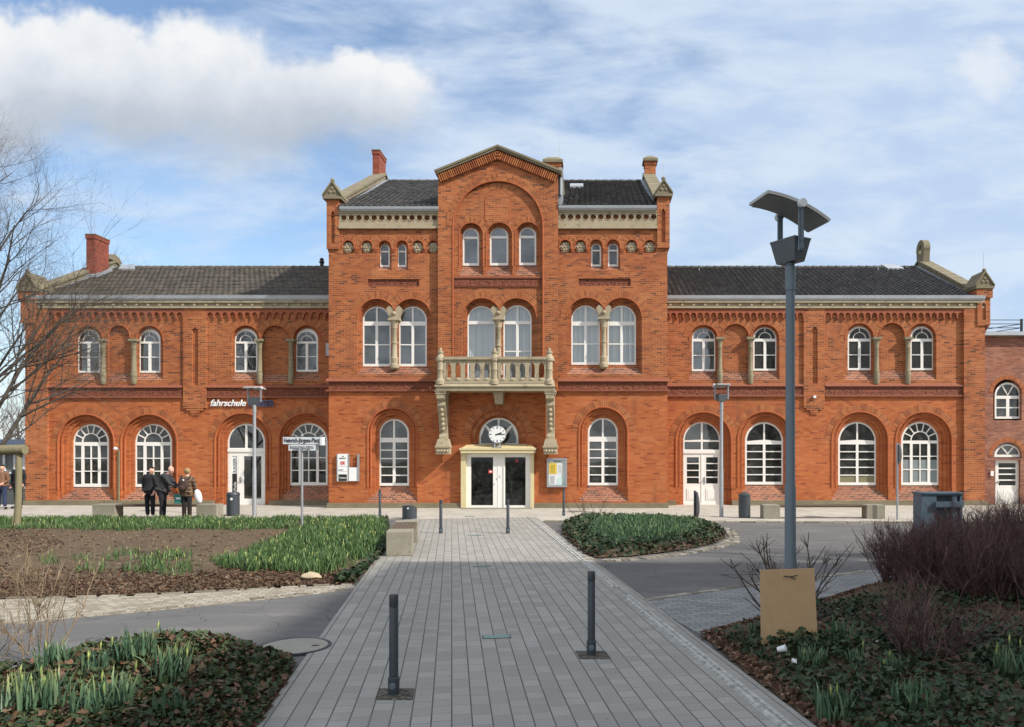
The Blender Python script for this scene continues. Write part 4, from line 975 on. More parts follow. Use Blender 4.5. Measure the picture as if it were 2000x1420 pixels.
def bracket(x, foot):
    Xc = XZ(x, 1, YB+.2)[0]; w = .15; mb = MB(); zt = XZ(1,762,YB)[1]
    pr = [(YR+.0,zt),(YB+.12,zt),(YB+.12,zt-.30),(YB+.30,zt-.38),(YB+.26,zt-.55),(YB+.36,zt-.70),(YB+.55,zt-1.0),(YB+.70,zt-1.35),(YB+.72,zt-1.60),(YB+.66,zt-1.72),(YB+.66,zt-1.82),(YR+.0,zt-1.82)]
    mb.slab([pr], -w, 2*w); mb.v = [(Xc+y, x_, z) for x_, y, z in mb.v]
    mb.box(Xc-.19, Xc+.19, YB+.10, YR, zt-.14, zt+.0); mb.box(Xc-.22, Xc+.22, YB+.08, YR, zt-.06, zt+.03)
    zf = zt-1.82; mb.hexa([(Xc-.27,YR-.46,zf-.28),(Xc+.27,YR-.46,zf-.28),(Xc+.27,YR,zf-.28),(Xc-.27,YR,zf-.28)], [(Xc-.2,YR-.40,zf),(Xc+.2,YR-.40,zf),(Xc+.2,YR,zf),(Xc-.2,YR,zf)])
    mb.box(Xc-.29, Xc+.29, YR-.49, YR, zf-.33, zf-.27); mb.box(Xc-.26, Xc+.26, YR-.45, YR, zf-.58, zf-.33)
    for i in range(5): mb.ball((Xc, YB+.36+.08*i, zt-.72-.18*i), .085, 8)
    for i in range(4): mb.ball((Xc-.17+.115*i, YR-.45, zf-.46), .06, 8)
    mb.build('bracket', M_STONE, balo)
bracket(861, 0); bracket(1074, 0)
mb = MB(); X, zt = XZ(972, 761, YB+.3); mb.box(X-.20, X+.20, YB+.35, YR, zt-.16, zt); mb.hexa([(X-.13,YB+.55,zt-.52),(X+.17,YB+.55,zt-.52),(X+.17,YR,zt-.52),(X-.13,YR,zt-.52)], [(X-.17,YB+.42,zt-.16),(X+.17,YB+.42,zt-.16),(X+.17,YR,zt-.16),(X-.17,YR,zt-.16)]); mb.build('bracket', M_STONE, balo)

# ======== main entrance ========
reveal(sta, (917,1029.6,800,992), (936,1012.3,816,992), YT, YT+.30, M_BLOW, 4)
arch_ring(sta, 973.3, 856.3, 57.5, 70, YT, 44); arch_ring(sta, 973.3, 856.3, 45, 55, YT+.1, 34); roll(sta, 917, 1029.6, 800, 880, YT-.004, .03)
f = MB(); cx, ys, ri = 974, 854, 34.6
def sec(a0, a1, r0=2.5): return [(cx+r0*math.cos((a0+a1)/2), ys-r0*math.sin((a0+a1)/2))]+[(cx+ri*math.cos(a0+(a1-a0)*i/10), ys-ri*math.sin(a0+(a1-a0)*i/10)) for i in range(11)]
hs = [sec(R(93.4),R(136)), sec(R(44),R(86.6)), [(cx-4,866),(cx-34.6,866),(cx-34.6,854),(cx-26.5,832.5)][::-1], [(cx+4,866),(cx+34.6,866),(cx+34.6,854),(cx+26.5,832.5)]]
spx(f, [arch(936,1012.3,816,872)]+hs, YT+.28, .07); o = f.build('window', M_WHITE, sta); o['label'] = 'half-round fanlight with spokes above the station entrance'
g = MB(); spx(g, [arch(937,1011,817,871)], YT+.32, .012); g.build('pane', M_GLASS, o)
ent = MB(); Ye = YT-.42
xa, zc0 = XZ(897,884,Ye); xb, zc1 = XZ(1047,875,Ye)
ent.box(xa, xb, Ye, YT+.05, zc0+.10, zc1); ent.box(xa+.04, xb-.04, Ye+.03, YT+.05, zc0-.02, zc0+.09)
ent.hexa([(xa+.05,Ye+.05,zc1),(xb-.05,Ye+.05,zc1),(xb-.05,YT+.1,zc1),(xa+.05,YT+.1,zc1)], [(xa+.12,Ye+.12,zc1+.03),(xb-.12,Ye+.12,zc1+.03),(xb-.25,YT+.1,zc1+.16),(xa+.25,YT+.1,zc1+.16)])
po = XZ(901,1,YT-.1)[0], XZ(911,1,YT-.1)[0], XZ(1036.5,1,YT-.1)[0], XZ(1043,1,YT-.1)[0]
ent.box(po[0], po[1], YT-.22, YT+.1, 0, zc0); ent.box(po[2], po[3], YT-.22, YT+.1, 0, zc0)
ento = ent.build('entrance_surround', M_CREAM, sta)
dY = YT-.10; f = MB(); top = 885.5
spx(f, [[(911,994.6),(1036.5,994.6),(1036.5,top),(911,top)], rect(920,963,893,987), rect(986.5,1026.5,893,987)], dY, .08)
bpx(f, 972,974,top+1,994, dY-.012, .03); bpx(f, 983.5,985,top+1,990, dY-.03, .05)
f.build('double_door', M_WHITE, sta, bevel=0)['label'] = 'white framed glass double door of the main entrance'
dd = bpy.data.objects['double_door.001'] if 'double_door.001' in bpy.data.objects else bpy.data.objects['double_door']
g = MB(); bpx(g, 918,1030,892,988, dY+.045, .012); g.build('pane', M_GLASSK, dd)
h = MB(); a = P(974.8,931,dY); h.tube([(a.x,dY-.05,a.z-.05),(a.x+.04,dY-.07,a.z+.06)], .014, 6); a = P(965.5,945,dY); h.ball((a.x,dY-.02,a.z), .022, 6); h.build('handle', M_GALV, dd)
s = MB(); bpx(s, 954,963,918,924.5, dY+.03, .004); bpx(s, 956,961,919.8,922.6, dY+.026, .005, 1); s.build('door_sticker', [M_RED, M_PAPER], dd)
s = MB(); bpx(s, 1006.5,1012,901,902.5, dY+.03, .004); bpx(s, 1008.5,1010.5,896.5,900.5, dY+.03, .004); s.build('door_sticker', [M_RED], dd)
st = MB(); st.box(po[0]+.05, po[3]-.05, YT-.75, YT-.2, -.02, .035); st.build('doorstep', M_CONC, sta)
# ---------- ground, road, path, beds ----------
def W2(pts): return [G(x, y) for x, y in pts]
PD = math.atan(.172)                      # the path runs 9.8 degrees left of the camera axis
pc, ps = math.cos(PD), math.sin(PD)
def f_asph(n):
    o = n.obj(); f = n.noise(o, 90, 3, .7); a = n.noise(o, .35, 5, .6); s = n.n('TexVoronoi', {'Vector':o, 'Scale':160.}).outputs['Distance']
    c = n.mix(a, (.098,.097,.096), (.155,.153,.150)); c = n.mix(.6, c, n.ramp(f, [(.3,(.35,.35,.35)), (.72,(1.35,1.35,1.35))]), 'MULTIPLY')
    c = n.mix(n.mapr(n.n('TexVoronoi', {'Vector':o, 'Scale':45.}).outputs['Distance'], .10, .05), c, (.26,.26,.25))
    st = n.noise(n.n('Mapping', {'Vector':o, 'Scale':(.5,2.2,1)}).outputs[0], .9, 4)
    c = n.mix(n.math('MULTIPLY', n.mapr(st, .48, .75), .6), c, (.21,.20,.185)); c = n.mix(n.math('MULTIPLY', n.mapr(n.noise(o, 1.9, 6, .7), .56, .7), .4), c, (.06,.06,.06))
    cr = n.n('TexVoronoi', {'Vector':n.n('Mapping', {'Vector':n.comb(*[n.math('ADD', q, n.math('MULTIPLY', n.noise(o, 1.5, 3), .5)) for q in n.xyz(o)[:2]]), 'Scale':(.22,.3,1)}).outputs[0]}, feature='DISTANCE_TO_EDGE').outputs['Distance']
    c = n.mix(n.mapr(cr, .007, .002), c, (.03,.03,.03))
    return {'Base Color':c, 'Roughness':.88, 'Normal':n.bump(f, .35, .004)}
M_ASPH = mat('asphalt', f_asph)
def f_pave(n):      # long grey paving blocks in columns along the path
    x, y, z = n.xyz(n.obj())
    u = n.math('ADD', n.math('MULTIPLY', x, pc), n.math('MULTIPLY', y, ps)); v = n.math('SUBTRACT', n.math('MULTIPLY', y, pc), n.math('MULTIPLY', x, ps))
    w = .164; cu = n.math('DIVIDE', u, w); ci = n.math('FLOOR', cu); fu = n.math('SUBTRACT', cu, ci)
    r1 = n.n('TexWhiteNoise', {'W':ci}, noise_dimensions='1D').outputs[0]; r2 = n.n('TexWhiteNoise', {'W':n.math('ADD', ci, 77.3)}, noise_dimensions='1D').outputs[0]
    ln = n.math('MULTIPLY_ADD', n.math('FLOOR', n.math('MULTIPLY', r2, 3)), .07, .19)
    cv = n.math('ADD', n.math('DIVIDE', v, ln), n.math('MULTIPLY', r1, 9)); cj = n.math('FLOOR', cv); fv = n.math('SUBTRACT', cv, cj)
    eu = n.math('MULTIPLY', n.math('MINIMUM', fu, n.math('SUBTRACT', 1., fu)), w); ev = n.math('MULTIPLY', n.math('MINIMUM', fv, n.math('SUBTRACT', 1., fv)), ln)
    rnd = n.n('TexWhiteNoise', {'Vector':n.comb(ci, cj)}, noise_dimensions='2D').outputs[0]
    o = n.obj(); f = n.noise(o, 70, 3); a = n.noise(o, .7, 5, .6)
    c = n.ramp(rnd, [(0,(.285,.278,.250)), (.5,(.325,.315,.285)), (1,(.375,.362,.33))]); c = n.mix(a, n.mix(.25, c, (.21,.21,.20)), c)
    c = n.mix(.3, c, n.ramp(f, [(.3,(.5,.5,.5)), (.7,(1.1,1.1,1.1))]), 'MULTIPLY')
    sp = n.mapr(n.noise(o, 3.2, 5, .7), .64, .72); c = n.mix(n.math('MULTIPLY', sp, .4), c, (.12,.12,.11))
    gum = n.mapr(n.n('TexVoronoi', {'Vector':o, 'Scale':2.3}).outputs['Distance'], .045, .03); c = n.mix(n.math('MULTIPLY', gum, .55), c, (.10,.10,.095))
    big = n.noise(n.n('Mapping', {'Vector':o, 'Scale':(1.,.45,1)}).outputs[0], .55, 6, .65); c = n.mix(n.math('MULTIPLY', n.mapr(big, .5, .72), .5), c, (.185,.180,.165)); c = n.mix(n.math('MULTIPLY', n.mapr(big, .46, .28), .4), c, (.42,.41,.385))
    moss = n.mapr(n.noise(o, 1.7, 5, .7), .55, .7)
    ju = n.mapr(eu, .0075, .0035); jv = n.mapr(ev, .0045, .0015); jw = n.math('MULTIPLY', jv, n.math('MULTIPLY_ADD', rnd, .6, .3)); j = n.math('MAXIMUM', ju, jw)
    c = n.mix(n.math('MULTIPLY', j, n.math('MULTIPLY_ADD', rnd, .3, .65)), c, n.mix(moss, (.036,.034,.028), (.065,.072,.032)))
    return {'Base Color':c, 'Roughness':.85, 'Normal':n.bump(n.math('SUBTRACT', n.math('MULTIPLY', f, .3), j), .5, .008)}
M_PAVE = mat('paving_blocks', f_pave)
def brickpave(name, cols, bw, rh, rot, mort, ms=.008):
    def fn(n):
        o = n.obj(); m = n.n('Mapping', {'Vector':o, 'Rotation':(0,0,rot)}).outputs[0]
        b = n.n('TexBrick', {'Vector':m, 'Color1':(0,0,0,1), 'Color2':(1,1,1,1), 'Mortar':(.5,.5,.5,1), 'Scale':1., 'Mortar Size':ms, 'Mortar Smooth':.2, 'Brick Width':bw, 'Row Height':rh})
        f = n.noise(o, 60, 3); c = n.ramp(b.outputs['Color'], cols); c = n.mix(.35, c, n.ramp(f, [(.3,(.5,.5,.5)), (.7,(1.1,1.1,1.1))]), 'MULTIPLY')
        c = n.mix(n.math('MULTIPLY', n.mapr(n.noise(o, 1.1, 5), .45, .75), .35), c, tuple(k*.6 for k in cols[0][1]))
        return {'Base Color':n.mix(b.outputs['Fac'], c, mort), 'Roughness':.88, 'Normal':n.bump(n.math('SUBTRACT', n.math('MULTIPLY', f, .3), b.outputs['Fac']), .5, .01)}
    return mat(name, fn)
M_PLAZA = brickpave('plaza_slabs', [(0,(.40,.375,.325)), (.5,(.46,.435,.38)), (1,(.52,.49,.43))], .30, .20, 0, (.30,.275,.23), .004)
M_SETTP = brickpave('grey_setts_paving', [(0,(.20,.21,.21)), (1,(.30,.305,.30))], .22, .11, -PD, (.07,.07,.065), .006)
def f_sett(n):
    o = n.obj(); i = n.isl(); c = n.ramp(i, [(0,(.15,.13,.10)), (.5,(.26,.235,.185)), (1,(.37,.34,.28))]); f = n.noise(o, 40, 4)
    return {'Base Color':n.mix(.4, c, n.ramp(f, [(.3,(.4,.4,.4)), (.7,(1.1,1.1,1.1))]), 'MULTIPLY'), 'Roughness':.85, 'Normal':n.bump(f, .4, .008)}
M_SETT = mat('stone_setts', f_sett)
def f_soil(n):
    o = n.obj(); f = n.noise(o, 28, 6, .7); a = n.noise(o, 1.1, 5, .6)
    c = n.mix(a, (.080,.054,.031), (.155,.110,.066)); c = n.mix(.6, c, n.ramp(f, [(.3,(.35,.35,.35)), (.7,(1.25,1.25,1.25))]), 'MULTIPLY')
    return {'Base Color':c, 'Roughness':.95, 'Normal':n.bump(f, .9, .03)}
M_SOIL = mat('soil', f_soil)
def f_earth(n):
    o = n.obj(); a = n.noise(o, .08, 5); return {'Base Color':n.mix(a, (.10,.105,.075), (.2,.185,.14)), 'Roughness':.95}
M_EARTH = mat('far_ground', f_earth)

def sheet(name, poly, z, m, kind='structure', th=.25):
    mb = MB(); mb.prism(poly, z-th, z); o = mb.build(name, m); return tagit(o, kind=kind)
mb = MB(); mb.box(-900,900,-120,1500,-1.,-.02); tagit(mb.build('ground', M_EARTH), kind='structure')
sheet('road', [(-60,-8),(45,-8),(45,31.5),(-60,31.5)], 0., M_ASPH)
# pavement in front of the building: 6 cm up, light slabs
kl, kr = G(0,1014)[1], G(1900,1021)[1]
sheet('pavement', [(-45,kl),(GX(690,kl),kl),(GX(770,kl),kl),(GX(1050,25.1),25.1),(28,kr),(28,YW+.3),(-45,YW+.3)], .012, M_PLAZA)
pl = lambda d: -2.658-.170*(d-6.363); pr = lambda d: 1.80-.176*(d-6.363)
sheet('path', [(pl(-3),-3),(pr(-3),-3),(pr(6.4),6.4),(pr(26.6),26.6),(pl(25.6),25.6),(pl(6.4),6.4)], .018, M_PAVE)
# drain channel along the right side of the path
def chan(d): return pr(d)-.235
mb = MB()
def f_drain(n):
    o = n.obj(); f = n.noise(o, 14, 5, .7); return {'Base Color':n.ramp(f, [(.32,(.16,.16,.14)), (.5,(.40,.40,.375)), (.7,(.58,.58,.55))]), 'Roughness':.8, 'Normal':n.bump(f, .4, .01)}
M_DRAIN = mat('drain_stone', f_drain)
for d0, d1 in ((-3,12.05),(12.75,26.6)):
    a, b = chan(d0), chan(d1)
    for off, w, z in ((-.055,.038,.034), (.017,.038,.034)): mb.hexa([(a+off,d0,-.05),(a+off+w,d0,-.05),(b+off+w,d1,-.05),(b+off,d1,-.05)], [(a+off,d0,z),(a+off+w,d0,z),(b+off+w,d1,z),(b+off,d1,z)])
    mb.hexa([(a-.07,d0,-.05),(a+.075,d0,-.05),(b+.075,d1,-.05),(b-.07,d1,-.05)], [(a-.07,d0,.022),(a+.075,d0,.022),(b+.075,d1,.022),(b-.07,d1,.022)])
tagit(mb.build('drain_channel', M_DRAIN), 'narrow light stone drain channel running along the right side of the path', 'drain')
# grey block paving strip to the right, between path and hedge bed
sheet('side_paving', W2([(1247,1174),(1440,1146),(1680,1117),(2300,1060),(2300,1105),(1700,1147),(1480,1212),(1368,1240)]), .014, M_SETTP)

def inpoly(p, poly):
    x, y = p; c = False; n = len(poly)
    for i in range(n):
        x0, y0 = poly[i]; x1, y1 = poly[i-1]
        if (y0 > y) != (y1 > y) and x < (x1-x0)*(y-y0)/(y1-y0)+x0: c = not c
    return c
def edgedist(p, poly):
    best = 9.; n = len(poly); px_, py_ = p
    for i in range(n):
        x0, y0 = poly[i-1]; x1, y1 = poly[i]; dx, dy = x1-x0, y1-y0
        t = max(0, min(1, ((px_-x0)*dx+(py_-y0)*dy)/(dx*dx+dy*dy+1e-9))); best = min(best, math.hypot(px_-x0-t*dx, py_-y0-t*dy))
    return best
def sample(poly, n, cond=None):
    xs = [p[0] for p in poly]; ys = [p[1] for p in poly]; out = []; tries = 0
    while len(out) < n and tries < n*60:
        tries += 1; p = (random.uniform(min(xs), max(xs)), random.uniform(min(ys), max(ys)))
        if inpoly(p, poly) and (cond is None or cond(p)): out.append(p)
    return out
def bedmesh(name, poly, hf, cell, m, base=.0):
    xs = [p[0] for p in poly]; ys = [p[1] for p in poly]; x0, y0 = min(xs), min(ys); nx = int((max(xs)-x0)/cell)+2; ny = int((max(ys)-y0)/cell)+2
    idx = {}; vs = []; fs = []
    def vid(i, j):
        if (i, j) not in idx:
            p = (x0+i*cell, y0+j*cell); idx[(i, j)] = len(vs); vs.append((p[0], p[1], hf(p)))
        return idx[(i, j)]
    for i in range(nx):
        for j in range(ny):
            if inpoly((x0+(i+.5)*cell, y0+(j+.5)*cell), poly): fs.append((vid(i,j),vid(i+1,j),vid(i+1,j+1),vid(i,j+1)))
    mb = MB(); mb.add(vs, fs); mb.prism(poly, -.2, base+.004); o = mb.build(name, m, fixn=False, smooth=False); return tagit(o, kind='structure')
def nz(p, s, a): return a*mnoise.noise(Vector((p[0]*s, p[1]*s, 3.3)))

# island bed on the left
ISL = [(-26,12.2),(-16,11.2),(-11.5,11.35),G(0,1170),G(250,1164),G(480,1152),G(690,1141),G(735,1092),G(757,1068),G(757,1030),G(748,1020),G(560,1017.5),G(0,1017.5),(-26,25.3)]
def hI(p):
    e = min(1., edgedist(p, ISL)/.6); return .02+e*(.06+nz(p,.5,.06)+nz(p,2.3,.05)+nz(p,7,.035))
bedmesh('soil_bed', ISL, hI, .13, M_SOIL)
# bed at the lower left with an ivy mound
FLB = [(-9,5.2),G(0,1322),G(120,1305),G(255,1293),G(400,1290),G(520,1290),G(575,1300),G(560,1335),G(505,1420),(pl(5.0)-.02,5.0),(pl(3)-.05,3.),(-9,3.)]
def hF(p):
    e = min(1., edgedist(p, FLB)/.45); b = .21*math.exp(-((p[0]+4.05)**2/.75+(p[1]-7.75)**2/.45)); return .02+e*(.10+b+nz(p,1.2,.06)+nz(p,5,.03))
bedmesh('soil_bed', FLB, hF, .06, M_SOIL)
# bed at the right under the hedge
RB = [G(1368,1241),G(1480,1212),G(1700,1147),(6.3,13.9),(10.5,14.9),(14,14.5),(14,2.),(pr(2)+.02,2.),(pr(6.36)+.03,6.36),(pr(7.6)+.03,7.6)]
def hR(p):
    e = min(1., edgedist(p, RB)/.5); return .02+e*(.10+nz(p,.7,.08)+nz(p,3.1,.04)+nz(p,8,.02)+.06*max(0,min(1.5,(p[0]-3.2))))
bedmesh('soil_bed', RB, hR, .07, M_SOIL)
# small bed in the middle
SB = W2([(1098,1042),(1118,1064),(1140,1082),(1168,1091),(1240,1087),(1330,1076),(1392,1063),(1418,1050),(1410,1038),(1380,1027),(1300,1019),(1120,1018.5),(1102,1026)])
def hS(p):
    e = min(1., edgedist(p, SB)/.5); return .02+e*(.12+nz(p,1.2,.05))
bedmesh('soil_bed', SB, hS, .12, M_SOIL)

# rows of stone setts
def settrow(line, rows, sw, sl, name='sett_edging', z=.02, taper=None):
    mb = MB()
    for r in range(rows):
        for k in range(len(line)-1):
            a = Vector(line[k]); b = Vector(line[k+1]); ln = (b-a).length; u = (b-a)/ln; nv = Vector((u.y,-u.x)); t = random.random()*sl*.5
            while t < ln-.02:
                l = sl*random.uniform(.75,1.25); l = min(l, ln-t); w = sw*random.uniform(.88,.98)
                if not taper or r < taper(a+u*t):
                    o = a+u*(t)+nv*(sw*r); q = [o, o+u*(l-.012), o+u*(l-.012)+nv*w, o+nv*w]; h = z+random.uniform(-.006,.008)
                    q = [(p.x+random.uniform(-.006,.006), p.y+random.uniform(-.006,.006)) for p in q]
                    c = ((q[0][0]+q[2][0])/2, (q[0][1]+q[2][1])/2); tp = [(c[0]+(p[0]-c[0])*.9, c[1]+(p[1]-c[1])*.9) for p in q]
                    mb.hexa([(p[0],p[1],-.05) for p in q], [(p[0],p[1],h) for p in tp])
                t += l
    return tagit(mb.build(name, M_SETT, fixn=True), kind='structure')
def smooth_line(pts, k=6):
    out = []; n = len(pts)
    for i in range(n-1):
        p0, p1, p2, p3 = (Vector(pts[max(0,min(n-1,i+j))]) for j in (-1,0,1,2))
        for q in range(k): t = q/k; v = .5*((2*p1)+(p2-p0)*t+(2*p0-5*p1+4*p2-p3)*t*t+(3*p1-p0-3*p2+p3)*t**3); out.append((v.x, v.y))
    return out+[tuple(pts[-1])]
fr_ = smooth_line([(-16,11.2),(-11.5,11.35),G(0,1170),G(250,1164),G(480,1152),G(690,1141)], 4)
settrow(fr_, 1, .12, .30, 'kerb', .026)
M_SETTB = brickpave('sandy_setts', [(0,(.27,.235,.18)), (.5,(.36,.32,.25)), (1,(.45,.41,.335))], .17, .125, R(-9), (.20,.175,.135), .012)
fo_ = smooth_line([(-16,9.7),(-11.5,9.85),G(0,1219),G(113,1210),G(280,1195),G(413,1182),G(642,1157),G(695,1148)], 4)
sheet('sett_edging', [(a, b-.10) for a, b in fr_]+fo_[::-1], .012, M_SETTB)
settrow([(a, b+.15) for a, b in fo_[:-2]], 1, .13, .2, 'sett_edging', .022)
rr = W2([(1140,1084),(1168,1094.5),(1240,1091),(1330,1080),(1394,1067),(1424,1052),(1416,1036)])
settrow(rr, 2, .14, .2, 'sett_edging', .02)
settrow(W2([(1424,1052),(1446,1058),(1440,1062),(1400,1073)]), 1, .15, .3, 'kerb', .03)
settrow(W2([(1247,1174),(1440,1146),(1680,1117)]), 1, .16, .22, 'sett_edging', .026)
settrow([(-30,kl),(GX(760,kl),kl)], 1, .14, .8, 'kerb', .04)
settrow([(GX(1062,25.1),25.1),(GX(1560,24.8),24.8),(20,kr)], 2, .14, .4, 'kerb', .04)
# dark gravel squares round the near bollards
def f_grav(n):
    o = n.obj(); v = n.n('TexVoronoi', {'Vector':o, 'Scale':38.}); return {'Base Color':n.ramp(v.outputs['Color'], [(0,(.02,.018,.015)), (.6,(.09,.08,.065)), (1,(.22,.2,.17))]), 'Roughness':.95, 'Normal':n.bump(v.outputs['Distance'], .9, .02)}
M_GRAV = mat('gravel', f_grav)
for x, y in ((772,1360),(1158,1283)):
    X, d = G(x, y); mb = MB(); s = .165; q = [(X+a*pc-b*ps*-1*-1, d+b*pc+a*ps*-1*-1*0) for a, b in ((-s,-s*.95),(s,-s*.95),(s,s*.95),(-s,s*.95))]
    q = [(X+a-.17*b, d+b) for a, b in ((-s,-s*1.0),(s,-s*1.0),(s,s*1.0),(-s,s*1.0))]
    mb.prism(q, -.05, .023); tagit(mb.build('gravel_patch', M_GRAV), kind='structure')
# manhole covers and ground lights
def manhole(x, y, r, label):
    X, d = G(x, y); t = thing('manhole_cover', label, 'manhole cover', (X, d, .0)); mb = MB(); mb.lathe((0,0,0), [(r,-.05),(r,.026),(r*.99,.03)], 40); mb.build('lid', M_LIDC, t, True)
    mb = MB(); 
    for a, b, z in ((r*1.02,r*1.10,.029),): 
        vs = []; n = 40
        for i in range(n): c, s = math.cos(2*math.pi*i/n), math.sin(2*math.pi*i/n); vs += [(a*c,a*s,z),(b*c,b*s,z),(b*c,b*s,-.03),(a*c,a*s,-.03)]
        fs = []
        for i in range(n): j = (i+1)%n; fs += [(4*i,4*i+1,4*j+1,4*j),(4*i+1,4*i+2,4*j+2,4*j+1),(4*i+2,4*i+3,4*j+3,4*j+2),(4*i+3,4*i,4*j,4*j+3)]
        mb.add(vs, fs)
    mb.build('ring', M_ANTH, t, True); mb = MB(); mb.box(r*.55,r*.75,-.02,.02,.03,.034); mb.build('lifting_slot', M_BLACK, t, True)
M_LIDC = plain('lid_concrete', (.30,.285,.24), .9, .2, 9)
manhole(575, 1266, .36, 'round concrete manhole cover beside the paved path, at the edge of the asphalt')
manhole(1402, 1034, .36, 'small far round manhole cover on the asphalt behind the middle flower bed')
def f_gl(n): return {'Base Color':n.mix(n.noise(n.obj(), 7, 4), (.10,.24,.245), (.20,.38,.37)), 'Roughness':.25}
M_GLT = mat('light_glass', f_gl)
for i, (x, y, nm) in enumerate(((970,1247,'nearest and largest of the teal glass panels sunk in the path'), (941,1108,'middle teal glass panel sunk in the path'), (927,1047,'teal glass panel in the path between the far bollards'), (918,1009,'farthest glass panel in the path, near the station door'))):
    X, d = G(x, y); t = thing('ground_light', nm, 'ground light', (X, d, 0), PD, 'glass panels along the path'); mb = MB(); mb.box(-.165,.165,-.085,.085,-.02,.0225); mb.build('frame', M_BLACK, t, True); mb = MB(); mb.box(-.155,.155,-.075,.075,-.01,.0245); mb.build('glass_panel', M_GLT, t, True)
# ---------- street furniture ----------
# bollards
def bollard(loc, label):
    t = thing('bollard', label, 'bollard', loc, 0, 'dark grey bollards along the path')
    mb = MB(); mb.lathe((0,0,0), [(.041,.10),(.041,.775),(.0385,.780),(.0385,.787)], 20); mb.build('post', M_ANTH, t, True, smooth=True)
    mb = MB(); mb.lathe((0,0,0), [(.0385,.785),(.041,.79),(.041,.885),(.038,.895)], 20); mb.build('cap', M_ANTH, t, True, smooth=True)
    mb = MB(); mb.lathe((0,0,0), [(.051,-.03),(.051,.15),(.046,.155)], 20); o = mb.build('base_sleeve', M_ANTH, t, True, smooth=True)
    mb = MB(); mb.v = []; mb.lathe((0,0,0), [(.03,0),(.03,.012),(.02,.014)], 16); mb.xform(Matrix.Translation((0,-.047,.085)) @ Matrix.Rotation(R(90),4,'X')); mb.build('lock', M_LAMPG, o, True)
    return t
BL = [((769,1360),'nearest bollard, on the left side of the path, standing in a dark gravel square'), ((1155,1282),'near bollard on the right side of the path, in a gravel square'),
      ((861,1043),'far bollard left of the path middle, beside the slatted bench'), ((992,1043),'far bollard in the path in front of the glass double door'),
      ((742,1009),'bollard on the pavement left of the low bin, below a tall window'), ((1101,1008),'bollard on the pavement under the timetable case')]
b0 = None
for (x, y), lab in BL:
    X, d = G(x, y)
    if b0 is None: b0 = bollard((X, d, .02), lab)
    else: c = copy_tree(b0); c.location = (X, d, .02); c['label'] = lab
# street lamps with a reflector panel on two arms
def lamp(loc, zt, rad, rz, tilt, label, mpole, k=1., base=0.):
    t = thing('street_lamp', label, 'street lamp', loc, 0, 'reflector street lamps on the square'); t.rotation_euler.z = rz
    mb = MB(); mb.lathe((0,0,0), [(rad*1.18,-.02),(rad*1.15,zt*.42),(rad,zt*.43),(rad*.93,zt-.28)], 20); mb.build('pole', mpole, t, True, smooth=True)
    mb = MB(); mb.lathe((0,0,zt), [(rad*1.08,-.28),(rad*1.08,-.02),(rad*.9,-.01),(rad*.85,.06)], 20); mb.build('collar', mpole, t, True, smooth=True)
    b = MB(); z = zt+.02
    b.hexa([(-.085*k,-.15*k,z),(.085*k,-.15*k,z),(.085*k,.15*k,z),(-.085*k,.15*k,z)], [(-.135*k,-.20*k,z+.24*k),(.135*k,-.20*k,z+.24*k),(.135*k,.20*k,z+.24*k),(-.135*k,.20*k,z+.24*k)])
    b.box(-.14*k,.14*k,-.205*k,.205*k,z+.24*k,z+.262*k); b.xform(Matrix.Translation((0,0,z)) @ Matrix.Rotation(R(18),4,'Z') @ Matrix.Diagonal((.9,.9,.95,1)) @ Matrix.Translation((0,0,-z))); b.build('lamp_box', M_LAMPBOX, t, True)
    za = zt+.60*k
    for s in (-1, 1):
        a = MB(); a.box(-.028*k,.028*k,s*.235*k-.013,s*.235*k+.013,zt+.10*k,za); a.box(-.012*k,.012*k,s*.235*k-.03,s*.235*k+.03,zt+.10*k,za)
        for q in (.13,.22): a.box(-.02*k,.02*k,s*.235*k-.035,s*.235*k+.035,zt+q*k-.012,zt+q*k+.012)
        o = a.build('arm', mpole, t, True); e = MB(); e.lathe((0,0,0), [(.045*k,-.03),(.05*k,0),(.045*k,.025),(.02*k,.035)], 18); e.xform(Matrix.Translation((0,s*.262*k,za)) @ Matrix.Rotation(R(90*s if s < 0 else -90),4,'X')); e.build('joint_cap', M_SIGNW, o, True, smooth=True)
    p = MB(); n = 14; Rr = 1.5*k; ha = .262
    def ring(rr): return [(rr*math.sin(-ha+2*ha*i/n), rr*math.cos(-ha+2*ha*i/n)-Rr) for i in range(n+1)]
    up, dn = ring(Rr+.024*k), ring(Rr-.010*k); lp = [(x, z_) for x, z_ in dn]+[(x, z_) for x, z_ in up][::-1]
    p.slab([lp], -.225*k, .45*k); M = Matrix.Translation((0,0,za+.02)) @ Matrix.Rotation(tilt,4,'Y'); p.xform(M); o = p.build('reflector_panel', M_LAMPPAN, t, True)
    q = MB(); dn2 = ring(Rr-.016*k); lp = [(x*.94, z_) for x, z_ in dn2]+[(x*.94, z_-.006) for x, z_ in dn2][::-1]; q.slab([lp], -.205*k, .41*k); q.xform(M); q.build('reflector_face', M_PANELG, o, True)
    return t
M_LAMPBOX = plain('lamp_box_paint', (.075,.088,.10), .45, .15, 8); M_LAMPPAN = plain('lamp_panel_edge', (.46,.46,.44), .5, .12, 8)
dL = 8.75
lamp((GX(1543.5,dL), dL, .05), 4.20, .053, R(14), R(19), 'big near street lamp with tilted reflector panel, rising out of the hedge bed', M_LAMPG)
X, d = G(497,1008); lamp((X,d,0), 3.80, .058, R(84), R(0), 'slim pale street lamp in front of the driving school entrance, left of the bin', M_GALV, .95)
X, d = G(1409,1010); lamp((X,d,0), 3.86, .058, R(96), R(2), 'slim street lamp in front of the white panelled double door on the right', M_GALV, .95)
